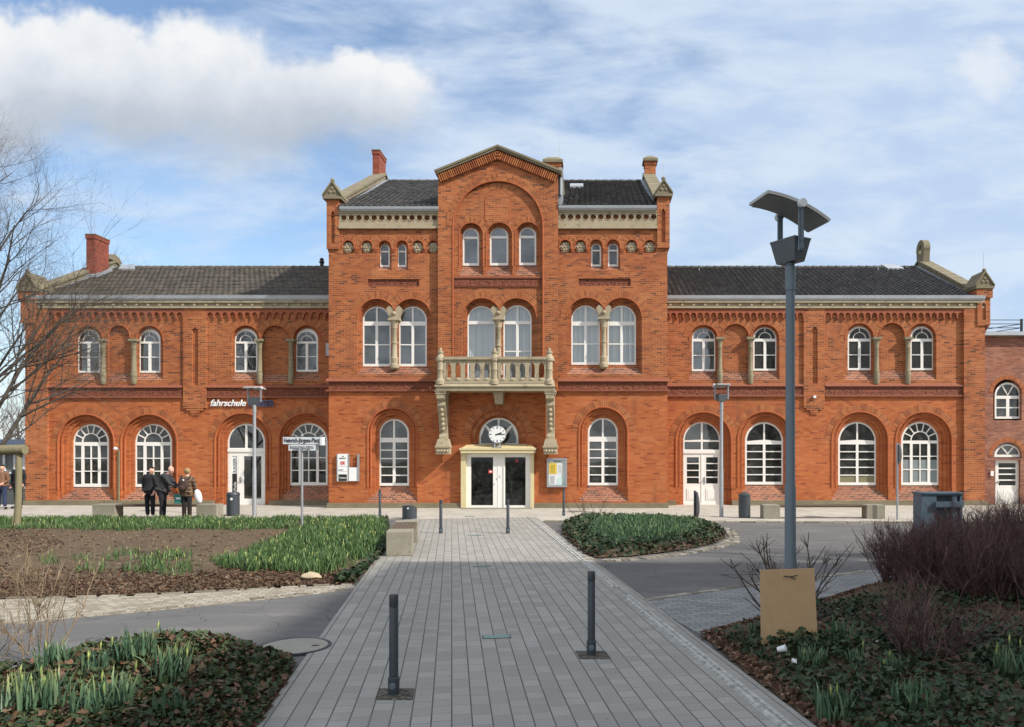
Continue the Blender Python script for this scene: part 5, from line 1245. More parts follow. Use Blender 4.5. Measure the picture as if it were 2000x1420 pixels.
# brown board tied to the big lamp
def brd():
    d = 8.50; a = P(1487,1283,d); b = P(1598,1272,d); c = P(1590.5,1110,d+.12); e = P(1484.5,1113.5,d+.12); th = Vector((0,.018,0)); mb = MB()
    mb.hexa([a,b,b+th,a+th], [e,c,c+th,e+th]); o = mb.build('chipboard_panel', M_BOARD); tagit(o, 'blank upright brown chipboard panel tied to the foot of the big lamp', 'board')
    q = MB(); m = P(1544,1127,d+.10); q.tube([m+Vector((-.075,-.012,.012)), m+Vector((-.01,-.016,.004)), m+Vector((.07,-.012,.02))], .006, 5); q.tube([m+Vector((-.005,-.016,.004)), m+Vector((.05,-.012,-.022))], .005, 5); q.tube([m+Vector((-.07,0,.012)), m+Vector((-.03,.22,.0))], .004, 4); q.tube([m+Vector((.07,0,.02)), m+Vector((.03,.22,0))], .004, 4)
    q.build('cable_tie', M_BLACK, o)
brd()
# street name sign
X, d = G(590,1038); t = thing('street_name_sign', 'pole with white street name plates standing at the edge of the left flower bed', 'street sign', (X,d,0))
mb = MB(); zt = CH-(848-HY)*d/F; mb.lathe((X,d,0), [(.032,-.05),(.032,zt-.01),(.02,zt)], 14); mb.build('pole', M_GALV, t, smooth=True)
mb = MB(); bpx(mb, 552.5,626,852.5,868, d-.06, .02); o = mb.build('name_plate', M_SIGNW, t)
mb = MB(); 
for q in (bpx,): q(mb, 552.5,626,852.5,853.2,d-.066,.01); q(mb, 552.5,626,867.3,868,d-.066,.01)
mb.build('plate_rim', M_INK, o)
text_on('Heinrich-Jürgens-Platz', 554.3, 864, d-.064, .17, M_INK, o, bold=.004, width=69*d/F)
mb = MB(); x0, z0 = XZ(627.5,869.5,d); x1, z1 = XZ(627.5,853.5,d); mb.hexa([(x0,d-.10,z0),(x0+.05,d-.10,z0),(x0+.06,d+.12,z0),(x0+.01,d+.12,z0)], [(x0,d-.10,z1),(x0+.05,d-.10,z1),(x0+.06,d+.12,z1),(x0+.01,d+.12,z1)]); mb.build('name_plate', M_SIGNW, t)
mb = MB(); bpx(mb, 563.5,616,869,880, d-.06, .018); o = mb.build('info_plate', M_SIGNW, t)
text_on('Heinrich Jürgens, Politiker', 566, 873.3, d-.064, .05, M_INK, o, width=46*d/F); text_on('Ehrenbürger dieser Stadt und', 566, 876.2, d-.064, .05, M_INK, o, width=46*d/F); text_on('Förderer ihrer Vereine', 572, 879, d-.064, .05, M_INK, o, width=34*d/F)
mb = MB(); bpx(mb, 616,622,868.5,880, d-.03, .03); mb.build('bracket', M_GALV, t)
# bins
def bin_round(x, y, h, r, label, style):
    X, d = G(x, y); t = thing('litter_bin', label, 'litter bin', (X,d,.01), 0, None); mb = MB()
    if style == 'low':
        vs = MB(); vs.lathe((0,0,0), [(r,0),(r,h)], 26); vs.v = [(a, b, c if c < .01 else h-max(0,a-.02)*.38) for a, b, c in vs.v]; vs.build('body', M_ANTH, t, True, smooth=True)
        s = MB(); s.box(-.03,.03,-r-.006,-r+.01,h-.09,h-.05); s.build('sticker', M_PAPER, t, True)
    else:
        mb.lathe((0,0,0), [(r*.93,-.0),(r*.93,.05),(r,.055),(r,h*.86),(r*.98,h*.865)], 26); mb.build('body', M_ANTH, t, True, smooth=True)
        c = MB()
        if style == 'cone': c.lathe((0,0,0), [(r*1.05,h*.85),(r*1.05,h*.89),(r*.5,h*.96),(r*.14,h*.985),(r*.12,h)], 26)
        else: c.lathe((0,0,0), [(r*1.04,h*.87),(r*1.04,h*.95),(r*.9,h),(r*.2,h)], 26)
        c.build('lid', M_ANTH, t, True, smooth=True)
        if style == 'flat':
            s = MB(); s.lathe((0,0,0), [(.045,0),(.045,.006)], 14); s.xform(Matrix.Translation((.04,-r-.004,h*.73)) @ Matrix.Rotation(R(90),4,'X')); s.build('sticker', M_PAPER, t, True)
            s = MB(); s.box(-.10,-.05,-r-.004+.03,-r+.05,h*.68,h*.72); s.box(-.10,-.06,-r+.03,-r+.05,h*.58,h*.62); s.build('sticker', M_SIGNW, t, True)
bin_round(455.3,1008,.80,.21,'cylindrical dark bin with a round white sticker beside the driving school door','flat')
bin_round(800,1013.5,.42,.235,'low dark bin with a slanted top behind the slatted bench','low')
bin_round(1454,1012,.86,.195,'cylindrical dark bin with a conical lid, standing on the right pavement','cone')
# benches: concrete blocks carrying a wooden seat
def bench(loc, rz, blocks, seat, label, hb=.45, depth=.5):
    t = thing('bench', label, 'bench', loc, rz, None)
    for x0, x1 in blocks: mb = MB(); mb.box(x0,x1,0,depth,0,hb); mb.build('concrete_block', M_CONC, t, True, bevel=.012)
    mb = MB(); x0, x1, n = seat
    for i in range(n): w = (depth-.04)/n; mb.box(x0,x1,.02+w*i,.02+w*(i+1)-.012,hb-.05,hb-.006)
    mb.box(x0,x1,depth-.14,depth-.08,hb-.10,hb-.05)
    mb.build('seat', M_SEAT, t, True)
d = 26.2; bench((GX(180,d),d,.01), 0, [(0,.74),(GX(383,d)-GX(180,d),GX(423,d)-GX(180,d))], (.74,GX(383,d)-GX(180,d),4), 'long bench of two concrete blocks and a dark seat behind the three people')
d = 25.9; bench((GX(1491,d),d,.01), 0, [(0,.55),(GX(1693,d)-GX(1491,d),GX(1729,d)-GX(1491,d))], (.55,GX(1693,d)-GX(1491,d),4), 'long concrete block bench on the right pavement, partly behind the big lamp pole')
X, d = G(754,1088.5); t = thing('bench', 'bench of concrete blocks with a slatted wooden seat along the left edge of the path', 'bench', (X,d,.02), PD)
for y0, y1 in ((0,.62),(2.55,2.95)): mb = MB(); mb.box(0,.535,y0,y1,0,.51 if y0 == 0 else .50); mb.build('concrete_block', M_CONC, t, True, bevel=.012)
mb = MB()
for i in range(6): mb.box(.02+.085*i,.02+.085*i+.075,.62,2.55,.43,.49)
mb.box(.05,.10,.62,2.55,.37,.43); mb.box(.43,.48,.62,2.55,.37,.43); mb.build('seat', M_SEAT, t, True)
# grey cabinet behind the hedge
d = 16.; x0, x1 = GX(1800,d)-GX(1880,d), 0.; t = thing('utility_cabinet', 'blue-grey metal cabinet with a recessed handle bar behind the bare hedge', 'cabinet', (GX(1880,d),d,0)); h = CH-(965-HY)*d/F
M_CAB = plain("cabinet_paint", (.085,.125,.16), .45, .2, 5)
mb = MB(); mb.slab([[(x0,0),(x1,0),(x1,h),(x0,h)], [(x0+.30,.35),(x0+.62,.35),(x0+.62,h-.03),(x0+.30,h-.03)], [(x0+.71,.8),(x1-.05,.8),(x1-.05,h-.03),(x0+.71,h-.03)]], 0, .04); mb.box(x0,x1,.16,.42,0,h); mb.box(x0,x0+.04,.04,.16,0,h); mb.box(x1-.04,x1,.04,.16,0,h); mb.build('body', M_CAB, t, True) if 0 else None
M_CAB = plain('cabinet_paint', (.085,.125,.16), .45, .2, 5)
mb.build('body', M_CAB, t, True)
mb = MB(); mb.box(x0-.02,x1+.02,-.03,.45,h,h+.03); mb.build('lid', M_CAB, t, True)
mb = MB(); mb.box(x0+.26,x1,-.07,-.004,h-.26,h-.15); mb.build('handle_bar', M_CAB, t, True)
# two round signs seen from the side
def roundsign(x, yb, y0, y1, d, label, rz, m):
    X = GX(x,d); z1, z0 = CH-(y0-HY)*d/F, CH-(y1-HY)*d/F; t = thing('round_sign', label, 'road sign', (X,d,0), 0); r = (z1-z0)/2; zc = (z0+z1)/2
    mb = MB(); mb.lathe((0,0,0), [(.033,-.03),(.033,z1+.03)], 12); mb.build('pole', M_GALV if m else M_ANTH, t, True, smooth=True)
    mb = MB(); mb.lathe((0,0,0), [(r*.97,0),(r,.01),(r,.028),(r*.97,.036)], 30, 0); mb.lathe((0,0,0), [(r*.95,.037),(r*.95,.039)], 30, 1)
    mb.xform(Matrix.Translation((.04,0,zc)) @ Matrix.Rotation(rz,4,'Z') @ Matrix.Rotation(R(90),4,'Y')); mb.build('disc', [M_PANELG, M_SIGNW], t, True, smooth=True)
roundsign(1357,1026,960,1011,24.3,'short dark post with a round disc seen edge-on behind the middle flower bed',R(4),0)
roundsign(1752.5,1016,867,906,25.6,'tall slim post with a round road sign seen from its edge',R(-9),1)
# clock on the entrance canopy
p = P(971.3,848.4,YT-.36); t = thing('station_clock', 'round white station clock standing on the entrance canopy', 'clock', p); r = 17.2*(YT-.36)/F
mb = MB(); mb.lathe((0,0,0), [(r*.9,-.12),(r,-.10),(r,.02),(r*.95,.03)], 36); A = Matrix.Rotation(R(90),4,'X'); mb.xform(A); mb.build('case', M_GALV, t, True, smooth=True)
mb = MB(); mb.lathe((0,0,0), [(r*.93,.028),(r*.93,.034)], 36); mb.xform(A); mb.build('dial', M_PAPER, t, True)
mb = MB()
for i in range(12):
    b = len(mb.v); w, l = (.017,.085) if i % 3 == 0 else (.012,.055); mb.box(-w,w,-.040,-.035,r*.88-l,r*.88); mb.xform(Matrix.Rotation(R(30*i),4,'Y'), b)
mb.build('hour_marks', M_BLACK, t, True)
for nm, ang, l, w in (('hour_hand',R(69),r*.55,.022),('minute_hand',R(90),r*.83,.014)): mb = MB(); mb.box(-w,w,-.048,-.042,-r*.2,l); mb.xform(Matrix.Rotation(ang,4,'Y')); mb.build(nm, M_BLACK, t, True)
mb = MB()
for sx in (-.10,.10): mb.box(sx-.025,sx+.025,.0,.06,-r-.16,-r+.03)
mb.box(-.17,.17,-.02,.08,-r-.18,-r-.14); mb.build('stand', M_GALV, t, True)
# timetable case on the wall
t = thing('timetable_case', 'grey framed glass case with yellow and white timetables right of the station door', 'notice case', P(1087,923,YT-.1))
mb = MB(); a = [(1068,951.5),(1107.3,951.5),(1107.3,895),(1068,895)]; spx(mb, [a, rect(1071.5,1103.8,898.5,948)], YT-.16, .15); o = mb.build('case_frame', M_GALV, t)
mb = MB(); bpx(mb, 1071.5,1103.8,898.5,948,YT-.09,.07); mb.build('back_panel', M_SIGNW, t)
for m, q in ((M_YEL,(1072.5,1087,904.5,926)),(M_PAPER,(1088,1099.5,905,925)),(M_PAPER,(1072,1086.5,928,947)),(M_TEAL,(1088,1103,933,947))):
    mb = MB(); bpx(mb, *q, YT-.098, .006); mb.build('timetable_sheet', m, t)
mb = MB()
for i in range(10): bpx(mb, 1074,1085-(i%3)*1.3,929.5+i*1.7,930+i*1.7,YT-.103,.004)
for i in range(9): bpx(mb, 1075,1085-(i%2),908+i*1.9,908.4+i*1.9,YT-.103,.004)
for i in range(8): bpx(mb, 1089.5,1098-(i%3),908+i*2,908.4+i*2,YT-.103,.004)
mb.build('timetable_text', M_INK, t); text_on('Fahrplan', 1080, 902.5, YT-.095, .10, M_INK, t, width=16*YT/F)
# operator panel left of the middle block window
t = thing('information_panel', 'white wall panel with a red logo and black strip beside an empty grey frame', 'sign', P(678,912,YT-.1))
mb = MB(); bpx(mb, 659,680,886.5,940,YT-.09,.08); o = mb.build('panel', M_PAPER, t)
mb = MB(); bpx(mb, 679.5,698,913,939.5,YT-.085,.05); mb.build('panel', M_PAPER, t)
mb = MB(); bpx(mb, 697.6,701,887,940,YT-.10,.09); bpx(mb, 679.5,681.5,887,940,YT-.10,.09); bpx(mb, 657.5,659.2,887,940,YT-.10,.09); mb.build('frame', M_GALV, t)
mb = MB(); bpx(mb, 661,677.5,926.5,939.5,YT-.094,.006); mb.build('black_strip', M_BLACK, o)
text_on('Toiletten', 661.6, 935, YT-.098, .11, M_PAPER, o, width=15*YT/F); text_on('Bahnhof', 663, 896.3, YT-.094, .085, M_INK, o, width=12*YT/F); text_on('Ihr', 668, 892.5, YT-.094, .07, M_INK, o, width=4*YT/F)
mb = MB(); s_ = [(664.5,907.5),(673.8,907.5),(673.8,901.3),(664.5,901.3)]; spx(mb, [s_, rect(665.2,673.1,902,906.8)], YT-.094, .005); mb.build('logo_frame', M_RED, o); text_on('DB', 666.2, 906.2, YT-.095, .125, M_RED, o, width=5.8*YT/F, bold=.004)
mb = MB(); bpx(mb, 660.5,679,910.5,910.9,YT-.094,.005); bpx(mb, 660.5,679,920.5,920.9,YT-.094,.005); mb.build('rule_line', M_GALV, o); text_on('Reisebüro', 661, 918.8, YT-.094, .07, M_INK, o, width=9.5*YT/F)
# shop lettering over the left entrance
yl = YW-.03; t = thing('shop_lettering', 'white and dark blue letters fixed to the brick wall over the left entrance door', 'lettering', P(473,788,yl))
text_on('fahrschule', 411, 793, yl, .37, M_PAPER, t, shear=.28, bold=.006, th=.05, name='white_word', width=69*yl/F)
text_on('KAISER', 485, 794, yl, .36, M_NAVY, t, bold=.006, th=.05, name='blue_word', width=51*yl/F)
# small wall lamp with its cable pipe, camera box
t = thing('wall_lamp', 'small pale spotlight with a thin brown pipe between the two leftmost ground windows', 'wall lamp', P(226,877,YW-.1))
a = P(225.5,876,YW-.22); mb = MB(); mb.ball(a, .065, 10, sc=(1.3,1,1)); mb.build('lamp_head', M_PAPER, t, smooth=True); mb = MB(); b = P(232.5,878,YW-.05); mb.tube([a,(b.x,YW-.16,b.z),b], .022, 6); mb.build('arm', M_GALV, t)
mb = MB(); mb.tube([P(232.5,880,YW-.04),P(232.5,985,YW-.04)], .028, 6); mb.tube([P(230,882,YW-.03),P(230,985,YW-.03)], .016, 6); mb.build('pipe', M_STAKE, t)
a = P(1591.5,775,YW-.2); mb = MB(); mb.box(a.x-.05,a.x+.05,YW-.22,YW-.07,a.z-.05,a.z+.05); mb.box(a.x-.02,a.x+.02,YW-.09,YW-.02,a.z-.02,a.z+.02); tagit(mb.build('sensor_box', M_PAPER), 'tiny pale sensor box on the right brick pilaster', 'sensor')
a = P(643,683,YW-.02); mb = MB(); mb.box(a.x-.12,a.x+.2,YW-.08,YW-.004,a.z-.26,a.z+.26); mb.box(a.x-.09,a.x+.2,YW-.10,YW-.08,a.z-.22,a.z+.22); tagit(mb.build('wall_box', M_GALV), 'flat grey box on the upper wall where the left wing meets the middle block', 'wall box')
# wooden support frame of the left tree
d = 22.4; t = thing('tree_support', 'weathered wooden frame of posts and a thick crossbar supporting the young tree', 'tree support', (GX(-20,d),d,0))
for x in (36, -62):
    a = P(x-3,1037,d); b = P(x+1,886,d); mb = MB(); mb.tube([a-Vector((0,0,.1)), (a+b)/2+Vector((.02,0,0)), b], [.088,.085,.08], 10); mb.build('post', M_STAKE, t, smooth=True)
mb = MB(); mb.tube([P(-85,881,d-.02),P(0,879,d-.02),P(49,878,d-.02)], [.13,.135,.14], 12); mb.build('crossbar', M_STAKE, t, smooth=True)
mb = MB(); mb.tube([P(22,1036,d-.1),P(30,985,d-.05)], .014, 5); mb.build('tie_rope', M_STAKE, t)
# ---------- annex at the right, background at the left ----------
YA = YW+.55; t = thing('brick_annex', 'flat-roofed pale red brick annex joined to the right end of the station', 'building', (20,YA,0))
xa, xb = GX(1905,YA), GX(2330,YA); za = CH-(657-HY)*YA/F
mb = MB(); lp = [(xa,-.2),(xb,-.2),(xb,za),(xa,za)]
hs = [L(arch(1940,1995.5,741,821),YA), L(arch(1941,1996,863,895)[0:2]+arch(1941,1996,864,893)[2:],YA), L(rect(1943,1993,898,992),YA)]
mb.slab([lp]+hs, YA, .2); mb.box(xa,xb,YA+.45,YA+9,-.2,za); mb.build('wall', M_BANX, t)
mb = MB(); mb.box(xa,xb+.2,YA-.22,YA+9.1,za,za+.10); mb.box(xa,xb+.2,YA-.26,YA-.20,za+.02,za+.16); mb.build('roof', M_ZINC, t)
window(t, 1943,1993.5,747,818,YA+.16,'vee',773,779,3,2.2, label='round-headed annex window with a V-shaped bar')
f = MB(); r_ = 24.5; cx = 1968; hsv = [[(cx,888),(cx+21,888)]+[(cx+21.5*math.cos(a),889-18.5*math.sin(a)) for a in [R(10)+R(45)*i/5 for i in range(6)]]]; hsv += [[(2*cx-x,y) for x,y in hsv[0]]]; hsv += [[(cx,885)]+[(cx+21.5*math.cos(a),889-18.5*math.sin(a)) for a in [R(64)+R(52)*i/5 for i in range(6)]]]
spx(f, [[(1942,893),(1994.5,893)]+[(cx+26*math.cos(math.pi*i/20),890-22.5*math.sin(math.pi*i/20)) for i in range(21)]]+hsv, YA+.14, .06); o = f.build('fanlight', M_WHITE, t); g = MB(); bpx(g, 1943,1993,866,892,YA+.18,.01); g.build('pane', M_GLASS, o)
f = MB(); spx(f, [rect(1944,1992,898,992)]+grid(1950,1984,904.5,948,1,4,2.6), YA+.14, .06); bpx(f, 1949,1985,957,984,YA+.125,.03); bpx(f, 1952,1982,960,981,YA+.115,.03); o = f.build('door', M_WHITE, t); g = MB(); bpx(g, 1947,1988,902,950,YA+.18,.01); g.build('pane', M_GLASS, o); h = MB(); h.ball(P(1949,942,YA+.08), .05, 8); h.build('handle', M_GALV, o)
mb = MB(); vouss(mb, 1968.5, 893, 31, 38, YA, 24); mb.build('brick_arch', [M_ARCH, M_MORT], t); mb = MB(); vouss(mb, 1967.7, 769, 28.5, 36, YA, 24); mb.build('brick_arch', [M_ARCH, M_MORT], t)
mb = MB(); a, b = GX(1925,YA+2), GX(1976,YA+2); y = YA+1.2
for k in range(5): mb.tube([(a-.5,y,za+.2+.17*k),(b,y,za+.2+.17*k)], .018, 5)
for k in range(4): mb.tube([(b,y,za+.2+.17*k),(a-1.,y+4,za+.2+.17*k)], .018, 5)
mb.tube([(b,y,za),(b,y,za+.92)], .06, 8); mb.build('roof_railing', M_ANTH, t)
mb = MB(); bpx(mb, 1935,1941,920,929.5,YA-.06,.055); mb.build('letter_box', M_PAPER, t)
# far left: platform building, trees, mast
t = thing('platform_building', 'low grey-blue platform building with glass wall far behind the left corner', 'building', (-48,46,0))
mb = MB(); z = lambda y, d: CH-(y-HY)*d/F
mb.box(-60,GX(120,46),46,52,z(881,46),z(858,46)); mb.build('roof', plain('blue_roof', (.10,.13,.20), .6), t)
mb = MB(); mb.box(-60,GX(120,46),46.6,51,0,z(881,46)); mb.build('wall', plain('far_wall', (.16,.165,.17), .6, .3, 1.5), t)
mb = MB()
for x in (-12,5,26,44,62): mb.box(GX(x,46.5),GX(x,46.5)+.14,46.5,46.6,0,z(881,46))
mb.box(-60,GX(120,46),46.5,46.6,.9,1.0); mb.build('glazing_bars', M_SIGNW, t)
t = thing('lattice_mast', 'tall grey steel lattice mast behind the left end of the station', 'mast', (GX(24,80),80,0)); mb = MB(); s = .42; H = 9.6; c = (GX(24,80),80)
def mastpt(i, zz_): k = s*(1-.45*zz_/H); return (c[0]+k*(1 if i in (0,1) else -1), c[1]+k*(1 if i in (0,3) else -1), zz_)
for i in range(4):
    mb.tube([mastpt(i,0),mastpt(i,H)], .05, 4)
    for k in range(12): mb.tube([mastpt(i,H*k/12),mastpt((i+1)%4,H*(k+1)/12)], .03, 3)
mb.build('lattice', M_GALV, t)
# ---------- plants ----------
def f_bark(n):
    o = n.obj(); a = n.noise(n.n('Mapping', {'Vector':o, 'Scale':(4,4,1.2)}).outputs[0], 3, 5, .65); return {'Base Color':n.mix(a, (.032,.027,.023), (.11,.095,.075)), 'Roughness':.9, 'Normal':n.bump(a, .5, .02)}
M_BARK = mat('bark', f_bark)
def islmat(name, stops, rough=.6, spec=.4, nzs=30):
    def fn(n):
        c = n.ramp(n.isl(), stops); return {'Base Color':n.mix(.3, c, n.ramp(n.noise(n.obj(), nzs, 3), [(.3,(.5,.5,.5)), (.7,(1.15,1.15,1.15))]), 'MULTIPLY'), 'Roughness':rough, 'Specular IOR Level':spec}
    return mat(name, fn)
def blademat(name, stops, tip, z0, z1):
    def fn(n):
        z = n.xyz(n.obj())[2]; c = n.ramp(n.isl(), stops); t = n.math('MULTIPLY', n.mapr(z, z0, z1), n.mapr(n.isl(), .2, .9, .1, .7)); c = n.mix(t, c, tip)
        return {'Base Color':n.mix(.25, c, n.ramp(n.noise(n.obj(), 30, 3), [(.3,(.5,.5,.5)), (.7,(1.15,1.15,1.15))]), 'MULTIPLY'), 'Roughness':.5, 'Specular IOR Level':.35}
    return mat(name, fn)
M_TWIGR = islmat('hedge_twigs', [(0,(.040,.022,.024)), (.5,(.100,.050,.048)), (1,(.17,.095,.080))])
M_TWIGB = islmat('brown_twigs', [(0,(.045,.034,.026)), (1,(.12,.09,.065))])
M_TWIGY = islmat('ochre_twigs', [(0,(.14,.10,.06)), (1,(.30,.22,.13))])
M_IVY = islmat('ivy_leaves', [(0,(.022,.038,.016)), (.4,(.042,.068,.026)), (.66,(.075,.095,.040)), (.78,(.10,.062,.036)), (1,(.18,.095,.058))], .55, .25)
M_IVYD = islmat('dark_ivy_leaves', [(0,(.018,.036,.018)), (.55,(.036,.064,.030)), (.85,(.062,.085,.042)), (1,(.10,.060,.04))], .55, .22)
M_DRYD = islmat('old_dark_leaves', [(0,(.040,.024,.017)), (.5,(.090,.050,.033)), (.85,(.14,.085,.055)), (1,(.24,.17,.11))], .85, .25)
M_STRAW = islmat('straw', [(0,(.22,.17,.09)), (1,(.45,.38,.24))], .85, .25)
M_DRY = islmat('dry_leaves', [(0,(.055,.030,.022)), (.5,(.125,.065,.042)), (.85,(.21,.125,.08)), (1,(.34,.24,.16))], .8, .3)
M_BLADE = blademat('daffodil_leaves', [(0,(.040,.085,.028)), (.5,(.075,.140,.045)), (1,(.120,.190,.070))], (.30,.36,.10), .30, .48)
M_BLADEB = blademat('daffodil_leaves_blue', [(0,(.045,.095,.055)), (.6,(.085,.155,.085)), (1,(.13,.20,.11))], (.34,.38,.13), .19, .36)
M_BLADES = blademat('daffodil_leaves_bed', [(0,(.035,.085,.045)), (.6,(.070,.140,.065)), (1,(.12,.19,.09))], (.10,.18,.08), .30, .5)
M_BUD = islmat('daffodil_buds', [(0,(.16,.26,.07)), (1,(.42,.44,.14))], .6)
ILEAF = np.array([(0,-.5,0),(.22,-.42,.03),(.50,-.12,.07),(.24,.08,.02),(.0,.62,-.05),(-.24,.08,.02),(-.50,-.12,.07),(-.22,-.42,.03)])
DLEAF = np.array([(0,-.5,0),(.26,-.15,.10),(.20,.25,.06),(0,.55,-.04),(-.20,.25,.10),(-.26,-.15,.02)])
def leaves(name, pts, size, m, shape=ILEAF, tilt=.5, parent=None):
    n = len(pts); k = len(shape); P_ = np.array(pts); s = size*rng.uniform(.42,1.5,n)
    a = rng.uniform(0,2*np.pi,n); tx = rng.normal(0,tilt,n); ty = rng.normal(0,tilt,n)
    V = shape[None]*s[:,None,None]; x, y, z = V[...,0], V[...,1], V[...,2]
    cx, sx = np.cos(tx)[:,None], np.sin(tx)[:,None]; y, z = y*cx-z*sx, y*sx+z*cx
    cy, sy = np.cos(ty)[:,None], np.sin(ty)[:,None]; x, z = x*cy+z*sy, -x*sy+z*cy
    ca, sa = np.cos(a)[:,None], np.sin(a)[:,None]; x, y = x*ca-y*sa, x*sa+y*ca
    V = np.stack([x,y,z],-1)+P_[:,None,:]; me = bpy.data.meshes.new(name); h = k//2
    F_ = []
    for i in range(n):
        b = i*k; F_.append(tuple(b+j for j in range(0,h+1))); F_.append((b,)+tuple(b+j for j in range(h,k)))
    me.from_pydata(V.reshape(-1,3).tolist(), [], F_); me.materials.append(m); o = bpy.data.objects.new(name, me); COL.objects.link(o)
    if parent is not None: o.parent = parent
    return o
def blades(name, pts, h, m, w=.016, lean=.28, bud=.0, parent=None, mb=None):
    own = mb is None; mb = mb or MB()
    for (x, y, z) in pts:
        H = h*random.uniform(.65,1.15); a = random.uniform(0,6.283); l = abs(random.gauss(0,lean)); b = random.uniform(0,6.283); dx, dy = math.cos(b)*l*H, math.sin(b)*l*H; wx, wy = math.cos(a)*w, math.sin(a)*w
        vs = []
        for t, ww in ((0,.7),(.4,1.),(.75,.85)): q = t*t; vs += [(x+dx*q-wx*ww/2,y+dy*q-wy*ww/2,z+H*t*(1-.12*l*t)),(x+dx*q+wx*ww/2,y+dy*q+wy*ww/2,z+H*t*(1-.12*l*t))]
        vs.append((x+dx,y+dy,z+H*(1-.18*l))); mb.add(vs, [(0,1,3,2),(2,3,5,4),(4,5,6)])
        if random.random() < bud:
            hz = z+H*random.uniform(.92,1.12); bx, by = x+dx*.7, y+dy*.7; r = w*.55; mb.add([(bx,by,hz-.055),(bx+r,by,hz),(bx,by+r,hz),(bx-r,by,hz),(bx,by-r,hz),(bx+dx*.1,by+dy*.1,hz+.045)], [(0,2,1),(0,3,2),(0,4,3),(0,1,4),(5,1,2),(5,2,3),(5,3,4),(5,4,1)], 1)
    return mb.build(name, [m, M_BUD], parent, True, fixn=False) if own else mb
def clump(px_, py_, r, n, h, label, hf, m=M_BLADEB, bud=.12):
    X, d = G(px_, py_); z = hf((X,d)); t = thing('daffodil_clump', label, 'daffodils', (X,d,z), 0, 'budding daffodil clumps in the near beds')
    pts = []
    for i in range(int(n*1.7)): a = random.uniform(0,6.28); q = r*math.sqrt(random.random()); pts.append((q*math.cos(a), q*math.sin(a), -.03))
    blades('leaves', pts, h, m, .019, .24, bud, t); return t
# left island: band of daffodils
D1 = W2([(600,1040),(690,1026),(742,1021),(750,1030),(752,1062),(728,1088),(690,1112),(640,1134),(560,1130),(500,1132),(420,1115),(480,1092),(550,1062)])
cl = []
for p in sample(D1, 1250): cl += [(p[0]+random.gauss(0,.05), p[1]+random.gauss(0,.05), hI(p)-.02) for _ in range(8)]
tagit(blades('daffodil_leaves', cl, .25, M_BLADE, .020, .30, .02), kind='stuff')
D2 = W2([(-160,1018.5),(0,1018.5),(560,1019),(720,1019.5),(640,1034),(560,1041),(300,1040),(0,1041),(-200,1042)]); cl = []
for p in sample(D2, 1900): cl += [(p[0]+random.gauss(0,.05), p[1]+random.gauss(0,.05), hI(p)-.02) for _ in range(6)]
tagit(blades('daffodil_leaves', cl, .19, M_BLADE, .022, .34, .025), kind='stuff')
D3 = W2([(60,1098),(250,1090),(430,1100),(520,1128),(430,1140),(200,1130),(70,1125)]); cl = []
for p in sample(D3, 34): cl += [(p[0]+random.gauss(0,.09), p[1]+random.gauss(0,.09), hI(p)-.02) for _ in range(22)]
tagit(blades('daffodil_leaves', cl, .21, M_BLADE, .016, .40, .05), kind='stuff')
# litter and ivy in the island bed
lt = [(p[0],p[1],hI(p)+.012) for p in sample(ISL, 9000, lambda p: p[1] < 14.2+.8*mnoise.noise(Vector((p[0],p[1],0))) and p[0] > -13 and random.random() < (1. if edgedist(p,ISL) < 1.1 else .25))]
lt += [(p[0],p[1],hI(p)+.012) for p in sample(W2([(-120,1035),(90,1040),(130,1075),(60,1092),(-120,1090)]), 1500)]
lt += [(p[0],p[1],hI(p)+.012) for p in sample(ISL, 1600, lambda p: p[0] > -20)]
tagit(leaves('leaf_litter', lt, .055, M_DRYD, DLEAF, .7), kind='stuff')
sw = [(p[0],p[1],hI(p)+.015) for p in sample(ISL, 2600, lambda p: p[0] > -17)]
tagit(leaves('straw_litter', sw, .10, M_STRAW, DLEAF*np.array([.14,1,.5]), .35), kind='stuff')
iv = [(p[0],p[1],hI(p)+random.uniform(.02,.13)) for p in sample(W2([(757,1018),(762,1068),(738,1094),(690,1141),(650,1143),(700,1118),(742,1078),(748,1040),(742,1019)]), 2300)]
tagit(leaves('ivy', iv, .085, M_IVYD), kind='stuff')
# soil clods and straw
mb = MB()
for p in sample(ISL, 900, lambda p: -19 < p[0]):
    r = random.uniform(.015,.05); mb.ball((p[0],p[1],hI(p)+r*.2), r, 6, sc=(1.2,.9,.6))
tagit(mb.build('soil_clods', M_SOIL, fixn=False), kind='stuff')
X, d = G(607,1137); mb = MB(); mb.ball((X,d,.09), .18, 14, sc=(1.0,.7,.40)); mb.v = [(a+.05*mnoise.noise(Vector((a*9,b*9,c*9))), b+.03*mnoise.noise(Vector((a*9+5,b*9,c*9))), c+.04*mnoise.noise(Vector((a*9,b*9+7,c*9)))) for a,b,c in mb.v]
tagit(mb.build('rock', plain('pale_rock', (.42,.35,.23), .9, .25, 9), smooth=True), 'pale yellowish boulder among the daffodils at the front edge of the island bed', 'rock')
